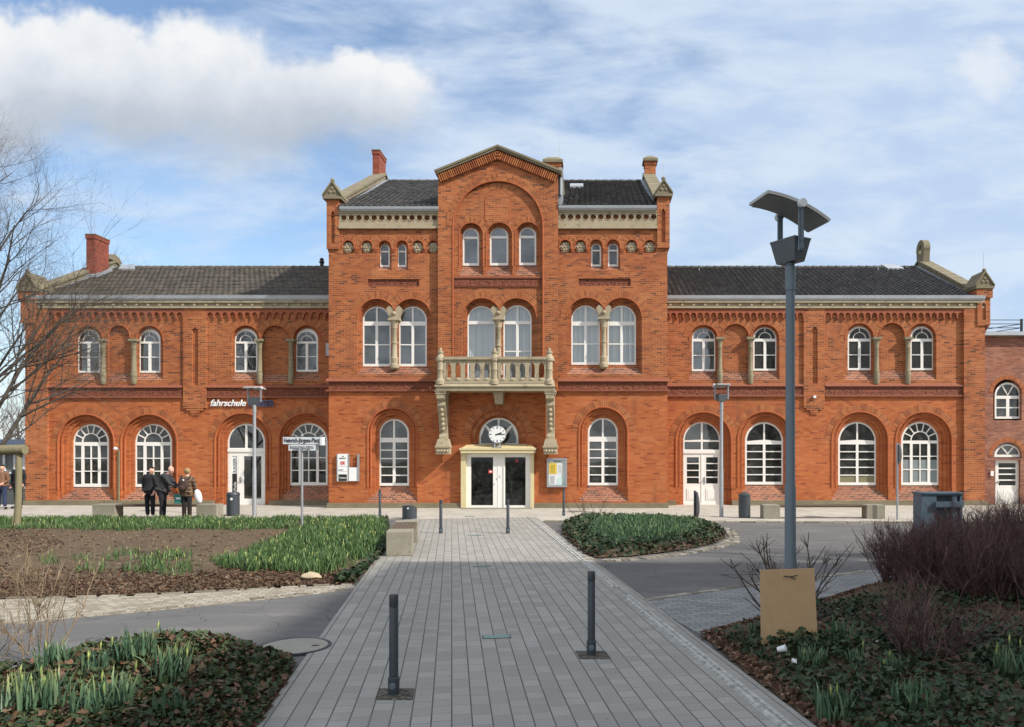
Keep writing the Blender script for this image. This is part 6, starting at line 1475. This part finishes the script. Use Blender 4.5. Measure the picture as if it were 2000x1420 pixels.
# lower-left bed
iv = []
for p in sample(FLB, 17000, lambda p: p[0] > -6.3 and p[1] > 4.4 and (p[0] > -5.0 or random.random() < .35)):
    iv.append((p[0],p[1],hF(p)+random.uniform(.01,.11)))
tagit(leaves('ivy', iv, .052, M_IVY, ILEAF, .6), kind='stuff')
lt = [(p[0],p[1],hF(p)+.02) for p in sample(FLB, 8000, lambda p: p[0] > -6.6 and p[1] > 4.4)]
tagit(leaves('leaf_litter', lt, .055, M_DRY, DLEAF, .55), kind='stuff')
for (x, y, r, n, h, lab) in ((105,1345,.17,46,.30,'daffodil clump near the left picture edge behind the front clumps, by the asphalt'), (195,1362,.13,36,.26,'small compact daffodil clump left of the two tall clumps on the ivy mound'), (268,1352,.17,52,.32,'wide pale-tipped daffodil clump in front of the ivy mound'), (335,1372,.15,56,.36,'tallest daffodil clump, dark green, on the right slope of the ivy mound'),
        (372,1296,.09,14,.24,'few thin daffodil leaves sticking out of the ivy mound top'), (322,1312,.09,14,.24,'small daffodil tuft high on the left shoulder of the ivy mound'), (60,1425,.22,80,.38,'broad yellow-tipped daffodil clump in the bottom left corner'), (205,1432,.24,80,.34,'broad daffodil clump at the bottom edge, right of the corner clump'), (330,1440,.12,24,.26,'thin daffodil tuft at the bottom edge below the ivy')):
    clump(x, y, r, n, h, lab, hF, M_BLADEB, .03)
# small middle bed
cl = []
for p in sample(SB, 900, lambda p: edgedist(p,SB) > .55): cl += [(p[0]+random.gauss(0,.05), p[1]+random.gauss(0,.05), hS(p)-.02) for _ in range(8)]
tagit(blades('daffodil_leaves', cl, .22, M_BLADES, .020, .28, .008), kind='stuff')
iv = [(p[0],p[1],hS(p)+random.uniform(.0,.16)) for p in sample(SB, 4200, lambda p: edgedist(p,SB) < .85)]
tagit(leaves('ivy', iv, .085, M_IVYD), kind='stuff')
tagit(leaves('leaf_litter', [(p[0],p[1],hS(p)+.03) for p in sample(SB, 700, lambda p: edgedist(p,SB) < .45)], .08, M_DRY, DLEAF), kind='stuff')
# right bed
iv = []
def rdens(p):
    a = .42+1.1*mnoise.noise(Vector((p[0]*.7,p[1]*.7,9.1)))
    a += .22*(p[1] < 9.3)-.25*(p[1] > 11)
    return a
for p in sample(RB, 27000, lambda p: p[0] < 8.5 and p[1] > 4.6 and random.random() < rdens(p) and edgedist(p,RB) > .12): iv.append((p[0],p[1],hR(p)+random.uniform(.01,.11)))
for p in sample([(2.0,8.0),(2.75,7.9),(2.9,8.5),(2.0,8.6)], 500): iv.append((p[0],p[1],hR(p)+random.uniform(.02,.16)))
tagit(leaves('ivy', iv, .055, M_IVYD, ILEAF, .6), kind='stuff')
tagit(leaves('leaf_litter', [(p[0],p[1],hR(p)+.015) for p in sample(RB, 9000, lambda p: p[0] < 8.5 and p[1] > 4.4)], .048, M_DRY, DLEAF, .6), kind='stuff')
for (x, y, r, n, h, lab) in ((1640,1288,.14,34,.30,'daffodil clump right of the brown board'), (1478,1262,.09,18,.20,'small dark daffodil tuft left of the brown board'), (1585,1322,.13,40,.22,'low daffodil clump in front of the brown board'), (1672,1326,.09,20,.20,'small low daffodil tuft in front of the small bare shrub'), (1630,1412,.16,44,.26,'daffodil clump at the bottom edge of the dark bed, nearest the path'), (1780,1415,.16,40,.25,'daffodil clump at the bottom edge below the small bare shrub'), (1975,1352,.15,40,.30,'daffodil clump at the right picture edge'), (1745,1345,.12,24,.2,'sparse daffodil tuft at the foot of the small bare shrub')):
    clump(x, y, r, n, h, lab, hR, M_BLADEB, .03)
tagit(leaves('leaf_litter', [(p[0],p[1],hR(p)+.02) for p in sample([(.9,11),(9,15),(9,4.3),(1.7,4.3)], 3000, lambda p: inpoly(p,RB) and edgedist(p,RB) < .22)], .055, M_DRY, DLEAF, .6), kind='stuff')
tagit(leaves('leaf_litter', [(p[0],p[1],hF(p)+.02) for p in sample(FLB, 1500, lambda p: p[0] > -6.3 and p[1] > 4.4 and edgedist(p,FLB) < .2)], .05, M_DRY, DLEAF, .6), kind='stuff')
# litter on the right bed
def litter(x, y, nm, lab, cat, fn, m):
    X, d = G(x, y); mb = MB(); fn(mb); z = hR((X,d)); mb.xform(Matrix.Translation((X,d,z))); tagit(mb.build(nm, m, smooth=True), lab, cat)
M_CUP = plain('paper_cup', (.75,.76,.78), .5, .05)
def cupf(mb): mb.lathe((0,0,0), [(.026,0),(.036,.08),(.038,.08),(.038,.086),(.032,.086)], 16); mb.xform(Matrix.Translation((0,0,.13)) @ Matrix.Rotation(R(70),4,'Y') @ Matrix.Rotation(R(25),4,'X'))
litter(1519,1308,'paper_cup','white paper cup lying on the ivy at the foot of the brown board','cup',cupf,M_CUP)
def papf(mb):
    for i in range(3):
        q = [(random.uniform(-.05,.05), random.uniform(-.04,.04)) for _ in range(2)]; mb.add([(-.03,-.02,.09+.012*i),(.02,-.025,.075),(.028,.02,.105),(-.012,.03,.09+.012*i)], [(0,1,2),(0,2,3)])
litter(1551,1325,'crumpled_paper','crumpled pale paper scrap below the brown board','litter',papf,M_PAPER); litter(1712,1295,'paper_scrap','tiny white paper scrap left of the small bare shrub','litter',papf,M_CUP)

# bare branches: tapering three-sided tubes
def twig(mb, p, d, ln, r, seg=4, wob=.16, up=.05, n=3):
    pts = [p.copy()]; rs = [r]; d = d.normalized()
    for i in range(seg):
        d = (d+Vector((random.gauss(0,wob),random.gauss(0,wob),random.gauss(0,wob)+up))).normalized(); pts.append(pts[-1]+d*(ln/seg)); rs.append(r*(1-.72*(i+1)/seg))
    mb.tube(pts, rs, n, caps=False); return pts, d
def bush(name, label, base, nst, h, spread, m, r0=.007, sub=5, sub2=2, wob=.13, brad=.12, cat='shrub', group=None, lean=(0,0), n0=3, slen=.5):
    t = thing(name, label, cat, base, 0, group); mb = MB()
    for i in range(nst):
        a = random.uniform(0,6.283); q = spread*math.sqrt(random.random()); b = Vector((brad*math.cos(a)*random.random(), brad*math.sin(a)*random.random(), -.03))
        d = Vector((math.cos(a)*q+lean[0], math.sin(a)*q+lean[1], 1.)); pts, dd = twig(mb, b, d, h*random.uniform(.75,1.12), r0*random.uniform(.7,1.2), 6, wob, .04, n0)
        for k in range(sub):
            j = random.randint(1,5); o = pts[j]; e = (pts[j+1]-pts[j]).normalized() if j < 6 else dd
            e2 = e+Vector((random.gauss(0,.55),random.gauss(0,.55),random.uniform(0,.5))); p2, d2 = twig(mb, o, e2, h*slen*random.uniform(.4,1.)*(1-.09*j), r0*.55, 4, wob*1.2, .06)
            for _ in range(sub2):
                j2 = random.randint(1,3); e3 = d2+Vector((random.gauss(0,.6),random.gauss(0,.6),random.uniform(-.1,.5))); twig(mb, p2[j2], e3, h*slen*.5*random.uniform(.3,1.), r0*.36, 3, wob, .05)
    mb.build('branches', m, t, True, fixn=False); return t
HG = 'bare reddish shrubs of the right hedge'
bush('bare_shrub', 'fan-shaped bare shrub with visible pale stems at the left end of the hedge', (4.62,12.15,.12), 64, 1.02, .66, M_TWIGR, .0075, 6, 3, group=HG)
hb = [(5.45,12.1,1.04,'dense dark bare shrub in front of the left half of the cabinet'),(6.2,11.7,1.10,'dense dark bare shrub in front of the right half of the cabinet'),(6.9,11.2,1.16,'dark bare shrub of the hedge near the right picture edge, front row'),(7.55,11.8,1.42,'tallest bare shrub of the hedge, at the right picture edge'),(6.55,13.1,1.24,'bare shrub in the back row of the hedge, right of the cabinet'),(7.7,13.4,1.36,'bare shrub in the back row of the hedge in front of the annex door')]
hb += [(5.35,10.7,1.02,'dark bare shrub in the middle of the hedge, nearest to the small low shrub'),(6.15,10.2,1.08,'dark bare shrub of the hedge front row, close to the right picture edge'),(5.75,9.5,.95,'lowest and nearest bare shrub of the hedge at the right picture edge'),(4.95,11.5,1.0,'bare shrub between the fan-shaped shrub and the dense dark hedge')]
for x, y, h, lab in hb: bush('bare_shrub', lab, (x,y,.12), 95, h, .52, M_TWIGR, .0075, 8, 4, brad=.35, group=HG, wob=.14, slen=.55)
bush('bare_shrub', 'small low bare shrub with loose twigs in front of the hedge', (3.35,7.9,.12), 38, .84, 1.05, M_TWIGR, .0085, 6, 3, brad=.22, wob=.20, slen=.62)
bush('rose_shrub', 'sparse thorny shrub with thick brown stems behind the brown board', (2.46,9.75,.12), 24, 1.12, .95, M_TWIGB, .015, 5, 1, brad=.2, wob=.13, n0=5, slen=.36, lean=(0,.40))
bush('rose_shrub', 'thin arching leafless shrub at the left corner of the middle flower bed', (.15,23.2,.1), 12, 1.0, 1.15, M_TWIGB, .010, 4, 2, brad=.3, wob=.17, slen=.4)
bush('bare_sapling', 'pale ochre leafless sapling with loose twigs at the left picture edge', (-5.75,8.35,.1), 11, 1.15, .62, M_TWIGY, .0075, 6, 3, brad=.2, wob=.13, n0=4, slen=.6)
bush('bare_sapling', 'low ochre twigs leaning over the asphalt at the left picture edge', (-5.9,7.7,.1), 7, .9, .9, M_TWIGY, .006, 5, 2, brad=.2, wob=.14, lean=(.4,.1), slen=.6)
# the bare tree at the left
def tree(name, label, base, H, r, m, seed, spread=.55, levels=5, fork=.18, lean=(0,0), NL=15, CR=.42):
    random.seed(seed); t = thing(name, label, 'tree', base); tk = MB(); br = MB()
    pts = []; p = Vector((0,0,-.1)); d = Vector((lean[0]*.3,lean[1]*.3,1)); rs = []
    N = 9
    for i in range(N+1): pts.append(p.copy()); rs.append(r*(1-.86*i/N)**.85); d = (d+Vector((random.gauss(0,.05),random.gauss(0,.05),.1))).normalized(); p = p+d*(H*.9/N)
    tk.tube(pts, rs, 9); tk.build('trunk', m, t, True, smooth=True)
    def grow(p, d, ln, r, lv):
        seg = 6 if lv > 2 else 4; q, e = [p.copy()], d.normalized(); ds = []
        for i in range(seg): e = (e+Vector((random.gauss(0,.12),random.gauss(0,.12),random.gauss(0,.09)+.075))).normalized(); q.append(q[-1]+e*(ln/seg)); ds.append(e.copy())
        br.tube(q, [r*(1-.75*i/seg) for i in range(seg+1)], 6 if lv > 3 else (4 if lv > 2 else 3), caps=False)
        if lv <= 0: return
        nb = {5:7,4:7,3:6,2:6,1:5}.get(lv,3)
        for k in range(nb):
            f = random.uniform(.25,1.); j = min(seg-1, int(f*seg)); a = random.uniform(0,6.283); s = ds[j]; o = s.orthogonal(); o.rotate(Matrix.Rotation(a,3,s)); g = (s*random.uniform(.75,1.1)+o*random.uniform(.45,.85)); pp = q[j]+(q[j+1]-q[j])*random.random()
            grow(pp, g, ln*random.uniform(.42,.68), r*(1-.7*f)*.62, lv-1)
    for i in range(NL):
        f = fork+(1-fork)*i/NL*.92; j = int(f*N); pp = pts[j]+(pts[j+1]-pts[j])*(f*N-j); a = i*2.399+seed; g = Vector((math.cos(a)*spread*1.5, math.sin(a)*spread*1.5, .75+.5*f)); grow(pp, g, H*(.46-.30*f)*random.uniform(.85,1.15), r*(1-.8*f)*CR, levels-2)
    br.build('crown', m, t, True, fixn=False); return t
tree('bare_tree', 'leafless young tree with fine upright twigs inside the wooden support frame', (GX(-34,23.4),23.4,.1), 12.2, .17, M_BARK, 5, .56, 6, .12, NL=24, CR=.50)
M_FAR = islmat('far_twigs', [(0,(.08,.075,.07)), (1,(.16,.15,.135))])
def fartree(x, d, H, seed, lab): tree('far_tree', lab, (GX(x,d),d,0), H, .2, M_FAR, seed, .5, 4, .2)
fartree(-18, 62, 8.5, 11, 'grey bare tree far behind the platform building, at the left picture edge'); fartree(40, 66, 6.5, 12, 'grey bare tree far behind, close to the left corner of the station')
tree('bare_tree', 'leafless tree added out of view at the right to cast twig shadows on the road', (12.1,12.3,.1), 11.0, .2, M_BARK, 9, .62, 5, .2, NL=18)  # unseen tree added; its twig shadows break up the foreground shadow's edge
random.seed(21)
# ---------- people ----------
def skinmesh(nodes, edges):
    """nodes: list of (x,y,z,r); returns a mesh grown with Skin + Subdivision"""
    me = bpy.data.meshes.new('sk'); me.from_pydata([n[:3] for n in nodes], edges, []); ob = bpy.data.objects.new('sk', me); COL.objects.link(ob)
    ob.modifiers.new('s','SKIN'); ob.modifiers.new('u','SUBSURF').levels = 2
    sv = me.skin_vertices[0].data
    for i, n_ in enumerate(nodes): sv[i].radius = (n_[3], n_[4] if len(n_) > 4 else n_[3]); sv[i].use_root = (i == 0)
    dg = bpy.context.evaluated_depsgraph_get(); ev = ob.evaluated_get(dg); m2 = bpy.data.meshes.new_from_object(ev); bpy.data.objects.remove(ob); bpy.data.meshes.remove(me); return m2
def skinobj(name, nodes, edges, m, parent):
    me = skinmesh(nodes, edges); me.materials.clear(); me.materials.append(m); me.polygons.foreach_set('use_smooth', [True]*len(me.polygons)); o = bpy.data.objects.new(name, me); COL.objects.link(o); o.parent = parent; return o
def person(loc, J, label, mats, hair=None, skirt=None, shoes=None, face=None, hands=None, boots=False):
    """J: joint positions (local, metres)"""
    V = lambda k: Vector(J[k]); t = thing('person', label, 'person', loc)
    N = []; E = []
    def nd(p, r, prev=None, r2=None):
        N.append((*p, r, r2 or r)); 
        if prev is not None: E.append((prev, len(N)-1))
        return len(N)-1
    pel = nd(V('pelvis'), .10); ch = nd((V('pelvis')+V('chest'))/2, .10, pel); ch2 = nd(V('chest'), .115, ch); nk = nd(V('neck'), .055, ch2)
    hd = V('head'); f = Vector(face or (1,0,-.2)).normalized()
    h0 = nd(hd-Vector((0,0,.075))+f*.015, .062, nk); h1 = nd(hd, .090, h0); h2 = nd(hd+Vector((0,0,.065))-f*.01, .074, h1); nd(hd+Vector((0,0,.115))-f*.01, .03, h2)
    nd(hd+f*.103-Vector((0,0,.012)), .016, h1)                                             # nose
    side = f.cross(Vector((0,0,1))).normalized()
    for s in (-1,1): nd(hd+side*s*.094-Vector((0,0,.01)), .018, h1)                         # ears
    for s in 'LR':
        a = nd(V('sh'+s), .055, ch2); b = nd(V('el'+s), .040, a); c = nd(V('wr'+s), .028, b)
        hv = (V('wr'+s)-V('el'+s)).normalized(); pm = nd(V('wr'+s)+hv*.055, .026, c)
        w = hv.cross(Vector((0,1,0))); w = (w if w.length > .2 else hv.cross(Vector((1,0,0)))).normalized(); cu = hv.cross(w)
        for k in range(4):
            o = w*(k-1.5)*.021; l = (.062,.075,.070,.055)[k]; q = nd(V('wr'+s)+hv*.095+o, .0095, pm); q = nd(V('wr'+s)+hv*(.095+l*.55)+o+cu*.012, .0088, q); nd(V('wr'+s)+hv*(.095+l)+o+cu*.03, .008, q)
        q = nd(V('wr'+s)+hv*.045+w*.045, .011, c); nd(V('wr'+s)+hv*.085+w*.062, .009, q)
        a = nd(V('hip'+s), .082, pel); b = nd(V('kn'+s), .055, a); c = nd(V('an'+s), .038, b); tx = Vector(J.get('toe'+s, (.13,-.08,0))); nd(V('an'+s)+Vector((0,0,-.04))+tx*.8, .034, c)
    skinobj('body', N, E, mats['skin'], t)
    def garment(name, chain_list, m):
        n2 = []; e2 = []; seen = {}
        for ch_ in chain_list:
            prev = None
            for key, p, r in ch_:
                if key not in seen: seen[key] = len(n2); n2.append((*p, r))
                if prev is not None and (prev, seen[key]) not in e2: e2.append((prev, seen[key]))
                prev = seen[key]
        return skinobj(name, n2, e2, m, t)
    P0, C0 = V('pelvis'), V('chest'); md = (P0+C0)/2; hem = V('hem') if 'hem' in J else P0-Vector((0,0,.06)); bk = J.get('bulk',1.)
    ch_ = [[('m',md,.155*bk),('c',C0,.165*bk),('n',V('neck')-(V('neck')-C0)*.25,.078)], [('m',md,.155*bk),('p',P0,.158*bk),('h',hem,J.get('hemr',.16))]]
    for s in 'LR':
        sh, el, wr = V('sh'+s), V('el'+s), V('wr'+s); ch_.append([('c',C0,.165*bk),('s'+s,sh,.085),('e0'+s,(sh+el)/2,.072),('e'+s,el,.060),('w'+s,wr-(wr-el)*.06,.048)])
    garment('jacket', ch_, mats['top'])
    ch_ = []
    for s in 'LR':
        hp, kn, an = V('hip'+s), V('kn'+s), V('an'+s); ch_.append([('p',P0-Vector((0,0,.02)),.135),('h'+s,hp,.105),('t'+s,(hp+kn)/2,.092),('k'+s,kn,.074 if not boots else .064),('a'+s,an+Vector((0,0,.0)),.066 if not boots else .05)])
    garment('trousers', ch_, mats['legs'])
    for s in 'LR':
        an = V('an'+s); tx = Vector(J.get('toe'+s, (.13,-.08,0))); mb = MB(); mb.ball((0,0,0), .07, 12, sc=(1.95,.74,.72)); a = math.atan2(tx.y, tx.x); mb.v = [(x, y, max(z, -.045)) for x, y, z in mb.v]
        mb.xform(Matrix.Translation(an+tx*.40+Vector((0,0,-an.z+.048))) @ Matrix.Rotation(a,4,'Z')); o = mb.build('shoe', mats['shoe'], t, True, smooth=True)
        if boots: b = MB(); kn = V('kn'+s); b.tube([an-Vector((0,0,.03)), an+(kn-an)*.5, an+(kn-an)*.86], [.055,.066,.072], 12); b.build('boot_shaft', mats['shoe'], t, True, smooth=True)
    e = MB()
    for s in (-1,1): e.ball(hd+f*.083+side*s*.034+Vector((0,0,.012)), .011, 6)
    e.build('eyes', M_BLACK, t, True); e = MB(); e.ball(hd+f*.086-Vector((0,0,.052)), .017, 6, sc=(1,1,.35)); e.build('mouth', M_LIP, t, True)
    if hair:
        mb = MB(); rr = .104; mb.ball((0,0,0), rr, 18); cut = hair.get('cut', .02); vs = []
        for x, y, z in mb.v:
            v = Vector((x,y,z)); d_ = v.dot(f); k = 1.+.05*mnoise.noise(v*38)+.04*mnoise.noise(v*90)
            if d_ > .035 and z < .045: v = v*.80
            elif z < -hair.get('len',.05): v = v*.80
            vs.append(tuple(v*k))
        mb.v = vs; mb.xform(Matrix.Translation(hd-f*.016+Vector((0,0,.024)))); mb.build('hair', hair['mat'], t, True, smooth=True)
    return t
M_LIP = plain('lips', (.35,.12,.10), .5, .1)
M_SKIN = plain('skin', (.62,.36,.26), .55, .08, 12); M_SKINP = plain('skin_pink', (.66,.36,.28), .5, .08, 12)
def cloth(name, c, var=.3, sc=9):
    def fn(n):
        o = n.obj(); a = n.noise(o, sc, 5); w = n.noise(n.n('Mapping', {'Vector':o, 'Scale':(1,1,.45)}).outputs[0], 13, 3)
        return {'Base Color':n.mix(a, tuple(k*(1-var) for k in c), tuple(k*(1+var) for k in c)), 'Roughness':.85, 'Normal':n.bump(w, .6, .03)}
    return mat(name, fn)
M_CBLK = cloth('black_cloth', (.012,.013,.017)); M_CGRY = cloth('charcoal_cloth', (.034,.034,.038)); M_CNAV = cloth('navy_trousers', (.010,.011,.016)); M_JEAN = cloth('blue_jeans', (.035,.05,.11)); M_CBRN = cloth('brown_jacket', (.20,.105,.06))
def f_plaid(n):
    o = n.obj(); x, y, z = n.xyz(o); a = n.math('ABSOLUTE', n.math('SINE', n.math('MULTIPLY', x, 26))); b = n.math('ABSOLUTE', n.math('SINE', n.math('MULTIPLY', z, 26)))
    c = n.mix(n.mapr(a,.82,.97), (.075,.052,.042), (.20,.13,.07)); c = n.mix(n.math('MULTIPLY', n.mapr(b,.86,.98), .8), c, (.26,.16,.08)); return {'Base Color':n.mix(.4, c, n.ramp(n.noise(o,30,3), [(.3,(.4,.4,.4)),(.7,(1,1,1))]), 'MULTIPLY'), 'Roughness':.95}
M_PLAID = mat('plaid_wool', f_plaid)
M_SHOEW = plain('pale_sneakers', (.60,.63,.68), .6, .1); M_SHOEB = plain('black_shoes', (.012,.011,.011), .4, .2); M_BOOT = plain('brown_boots', (.028,.015,.012), .4, .2)
M_HAIRB = plain('black_hair', (.012,.010,.009), .5, .3, 40); M_HAIRF = plain('blond_hair', (.30,.20,.085), .5, .45, 30)
gz = .012
d = 26.2
person((GX(293,d),d,gz), dict(pelvis=(0,0,.93),chest=(.01,0,1.24),neck=(.04,-.03,1.44),head=(.075,-.05,1.575),shL=(-.17,.03,1.37),elL=(-.215,.0,1.10),wrL=(-.15,-.10,.86),shR=(.17,-.05,1.37),elR=(.22,-.03,1.10),wrR=(.20,-.14,.88),
    hipL=(-.085,0,.88),knL=(-.09,-.01,.49),anL=(-.085,.02,.09),hipR=(.085,0,.88),knR=(.10,-.02,.49),anR=(.10,-.01,.09),hem=(0,0,.82),hemr=.165,bulk=1.12,toeL=(.05,-.15,0),toeR=(.15,-.06,0)),
    'person with short black hair, black hoodie and pale sneakers, looking down', dict(skin=M_SKIN,top=M_CBLK,legs=M_CNAV,shoe=M_SHOEW), hair=dict(mat=M_HAIRB,len=.03), face=(.75,-.45,-.35))
d = 25.75
person((GX(318,d),d,gz), dict(pelvis=(0,0,.95),chest=(.10,0,1.28),neck=(.19,-.01,1.49),head=(.27,-.01,1.61),shL=(.10,.17,1.42),elL=(.29,.13,1.18),wrL=(.50,.03,1.04),shR=(.12,-.17,1.42),elR=(.30,-.17,1.16),wrR=(.53,-.08,1.02),
    hipL=(-.02,.09,.90),knL=(-.01,.10,.50),anL=(-.03,.11,.09),hipR=(-.01,-.09,.90),knR=(.03,-.10,.50),anR=(.0,-.10,.09),hem=(-.03,0,.80),hemr=.175,bulk=1.18,toeL=(.16,-.02,0),toeR=(.16,-.05,0)),
    'bald person in a charcoal jacket leaning forward and reaching towards the backpack wearer', dict(skin=M_SKINP,top=M_CGRY,legs=M_CNAV,shoe=M_SHOEB), face=(.85,-.25,-.5))
d = 25.6
pw = (GX(365,d),d,gz)
person(pw, dict(pelvis=(0,0,.90),chest=(0,0,1.20),neck=(0,.03,1.40),head=(.0,.05,1.53),shL=(-.17,0,1.32),elL=(-.24,.04,1.05),wrL=(-.20,.02,.82),shR=(.17,0,1.32),elR=(.25,.04,1.07),wrR=(.20,.10,.86),
    hipL=(-.08,0,.86),knL=(-.085,0,.47),anL=(-.09,0,.09),hipR=(.08,0,.86),knR=(.085,0,.47),anR=(.09,0,.09),hem=(0,0,.68),hemr=.215,bulk=1.15,toeL=(-.03,.16,0),toeR=(.04,.16,0)),
    'person with blond pinned-up hair in a brown plaid coat, seen from behind', dict(skin=M_SKIN,top=M_PLAID,legs=M_CBLK,shoe=M_BOOT), hair=dict(mat=M_HAIRF,len=.07), face=(.15,.95,-.25), boots=True)
t = thing('backpack', 'brown backpack worn by the person in the plaid coat', 'backpack', pw); M_PACK = cloth('backpack_cloth', (.05,.028,.022), .5, 14)
mb = MB(); mb.ball((0,0,0), .17, 16, sc=(.95,.62,1.25)); mb.xform(Matrix.Translation((0,-.24,1.13))); mb.build('pack_body', M_PACK, t, True, smooth=True)
mb = MB(); mb.ball((0,0,0), .10, 12, sc=(1.05,.5,1.0)); mb.xform(Matrix.Translation((0,-.335,1.03))); mb.build('pocket', M_PACK, t, True, smooth=True)
for s in (-1,1): mb = MB(); mb.tube([(s*.10,-.20,1.30),(s*.13,-.05,1.41),(s*.14,.08,1.34),(s*.15,.06,1.1)], .02, 6); mb.build('strap', M_BLACK, t, True)
mb = MB(); mb.ball((.05,-.33,1.28), .028, 8); mb.build('tag', M_PAPER, t, True)
M_WBAG = plain('white_bag', (.80,.81,.82), .6, .06, 6); M_GBAG = plain('green_bag', (.02,.20,.17), .5, .3, 9)
mb = MB(); mb.ball((0,0,0), .2, 16, sc=(.62,.42,1.15)); mb.v = [(x+.35*z*-.5, y, z+.02*mnoise.noise(Vector((x*14,y*14,z*14)))) for x,y,z in mb.v]; mb.xform(Matrix.Translation((pw[0]+.33,pw[1]+.06,gz+.74))); tagit(mb.build('white_bag', M_WBAG, smooth=True), 'bulging white bag at the right side of the person in the plaid coat', 'bag')
t = thing('shopping_bag', 'green and white shopping bag hanging beside the person in the plaid coat', 'bag', (pw[0]-.27,pw[1]+.0,gz+.52)); mb = MB(); mb.hexa([(-.10,-.06,0),(.10,-.06,0),(.10,.06,0),(-.10,.06,0)], [(-.13,-.05,.30),(.13,-.05,.30),(.12,.05,.31),(-.12,.05,.31)]); mb.build('bag_body', M_GBAG, t, True, bevel=.01)
mb = MB(); mb.box(-.05,.10,-.066,-.058,.13,.20); mb.build('bag_print', M_PAPER, t, True)
for y in (-.04,.04): mb = MB(); mb.tube([(-.07,y,.30),(-.05,y,.38),(.03,y*.3,.40),(.07,y,.30)], .008, 5); mb.build('bag_handle', M_BLACK, t, True)
d = 30.2
person((GX(4,d),d,gz), dict(pelvis=(0,0,.92),chest=(.0,0,1.24),neck=(.0,-.02,1.44),head=(.02,-.03,1.575),shL=(-.19,0,1.37),elL=(-.24,.0,1.10),wrL=(-.16,-.16,.98),shR=(.19,0,1.37),elR=(.25,-.02,1.10),wrR=(.15,-.17,1.0),
    hipL=(-.085,0,.88),knL=(-.11,-.01,.49),anL=(-.13,.0,.09),hipR=(.085,0,.88),knR=(.10,-.01,.49),anR=(.12,0,.09),hem=(0,0,.82),hemr=.17,bulk=1.2,toeL=(.05,-.15,0),toeR=(.12,-.1,0)),
    'person in a light brown jacket and blue jeans at the left picture edge', dict(skin=M_SKIN,top=M_CBRN,legs=M_JEAN,shoe=M_SHOEB), hair=dict(mat=M_HAIRB,len=.03), face=(.5,-.8,-.1))
d = 30.6
person((GX(36,d),d,gz), dict(pelvis=(0,0,.97),chest=(.0,0,1.30),neck=(.0,-.02,1.52),head=(-.02,-.03,1.66),shL=(-.18,0,1.44),elL=(-.24,.02,1.16),wrL=(-.22,-.08,.92),shR=(.18,0,1.44),elR=(.24,.02,1.16),wrR=(.21,-.08,.92),
    hipL=(-.085,0,.92),knL=(-.09,-.01,.50),anL=(-.09,.02,.09),hipR=(.085,0,.92),knR=(.09,-.01,.50),anR=(.10,0,.09),hem=(0,0,.62),hemr=.19,bulk=1.15,toeL=(-.1,-.12,0),toeR=(.02,-.15,0)),
    'person in a long black coat standing behind the post of the tree support', dict(skin=M_SKIN,top=M_CBLK,legs=M_CBLK,shoe=M_SHOEB), hair=dict(mat=M_HAIRB,len=.04), face=(-.6,-.7,-.1))
# ---------- unseen block added right of the square to cast the foreground shadow ----------
t = thing('shadow_block', 'plain unseen four-storey block added right of the square to shade the foreground', 'building', (19,1,0))
HB = 14.0; x0, x1, y1, y0 = 11.9, 28., 8.1, -16.
mb = MB(); mb.box(x0+.3, x1-.3, y0+.3, y1-.3, -.2, HB-.3); mb.build('wall', plain('pale_render', (.55,.50,.42), .9, .12, .8), t)
mb = MB(); mb.box(x0, x1, y0, y1, HB-.3, HB); mb.build('roof', M_ZINC, t)
w0 = None
for fl in range(4):
    for k in range(7):
        y = y0+2.2+k*3.1; z = 1.0+fl*3.3; mb = MB(); mb.box(x0+.22,x0+.34,y-.65,y+.65,z,z+1.5); o = mb.build('window', M_GLASS, t); mb = MB(); mb.box(x0+.16,x0+.30,y-.75,y+.75,z-.06,z-.002); mb.build('sill', M_WHITE, o)
    for k in range(4):
        x = x0+2.5+k*3.7; z = 1.0+fl*3.3; mb = MB(); mb.box(x-.65,x+.65,y1-.34,y1-.22,z,z+1.5); o = mb.build('window', M_GLASS, t); mb = MB(); mb.box(x-.75,x+.75,y1-.30,y1-.16,z-.06,z-.002); mb.build('sill', M_WHITE, o)
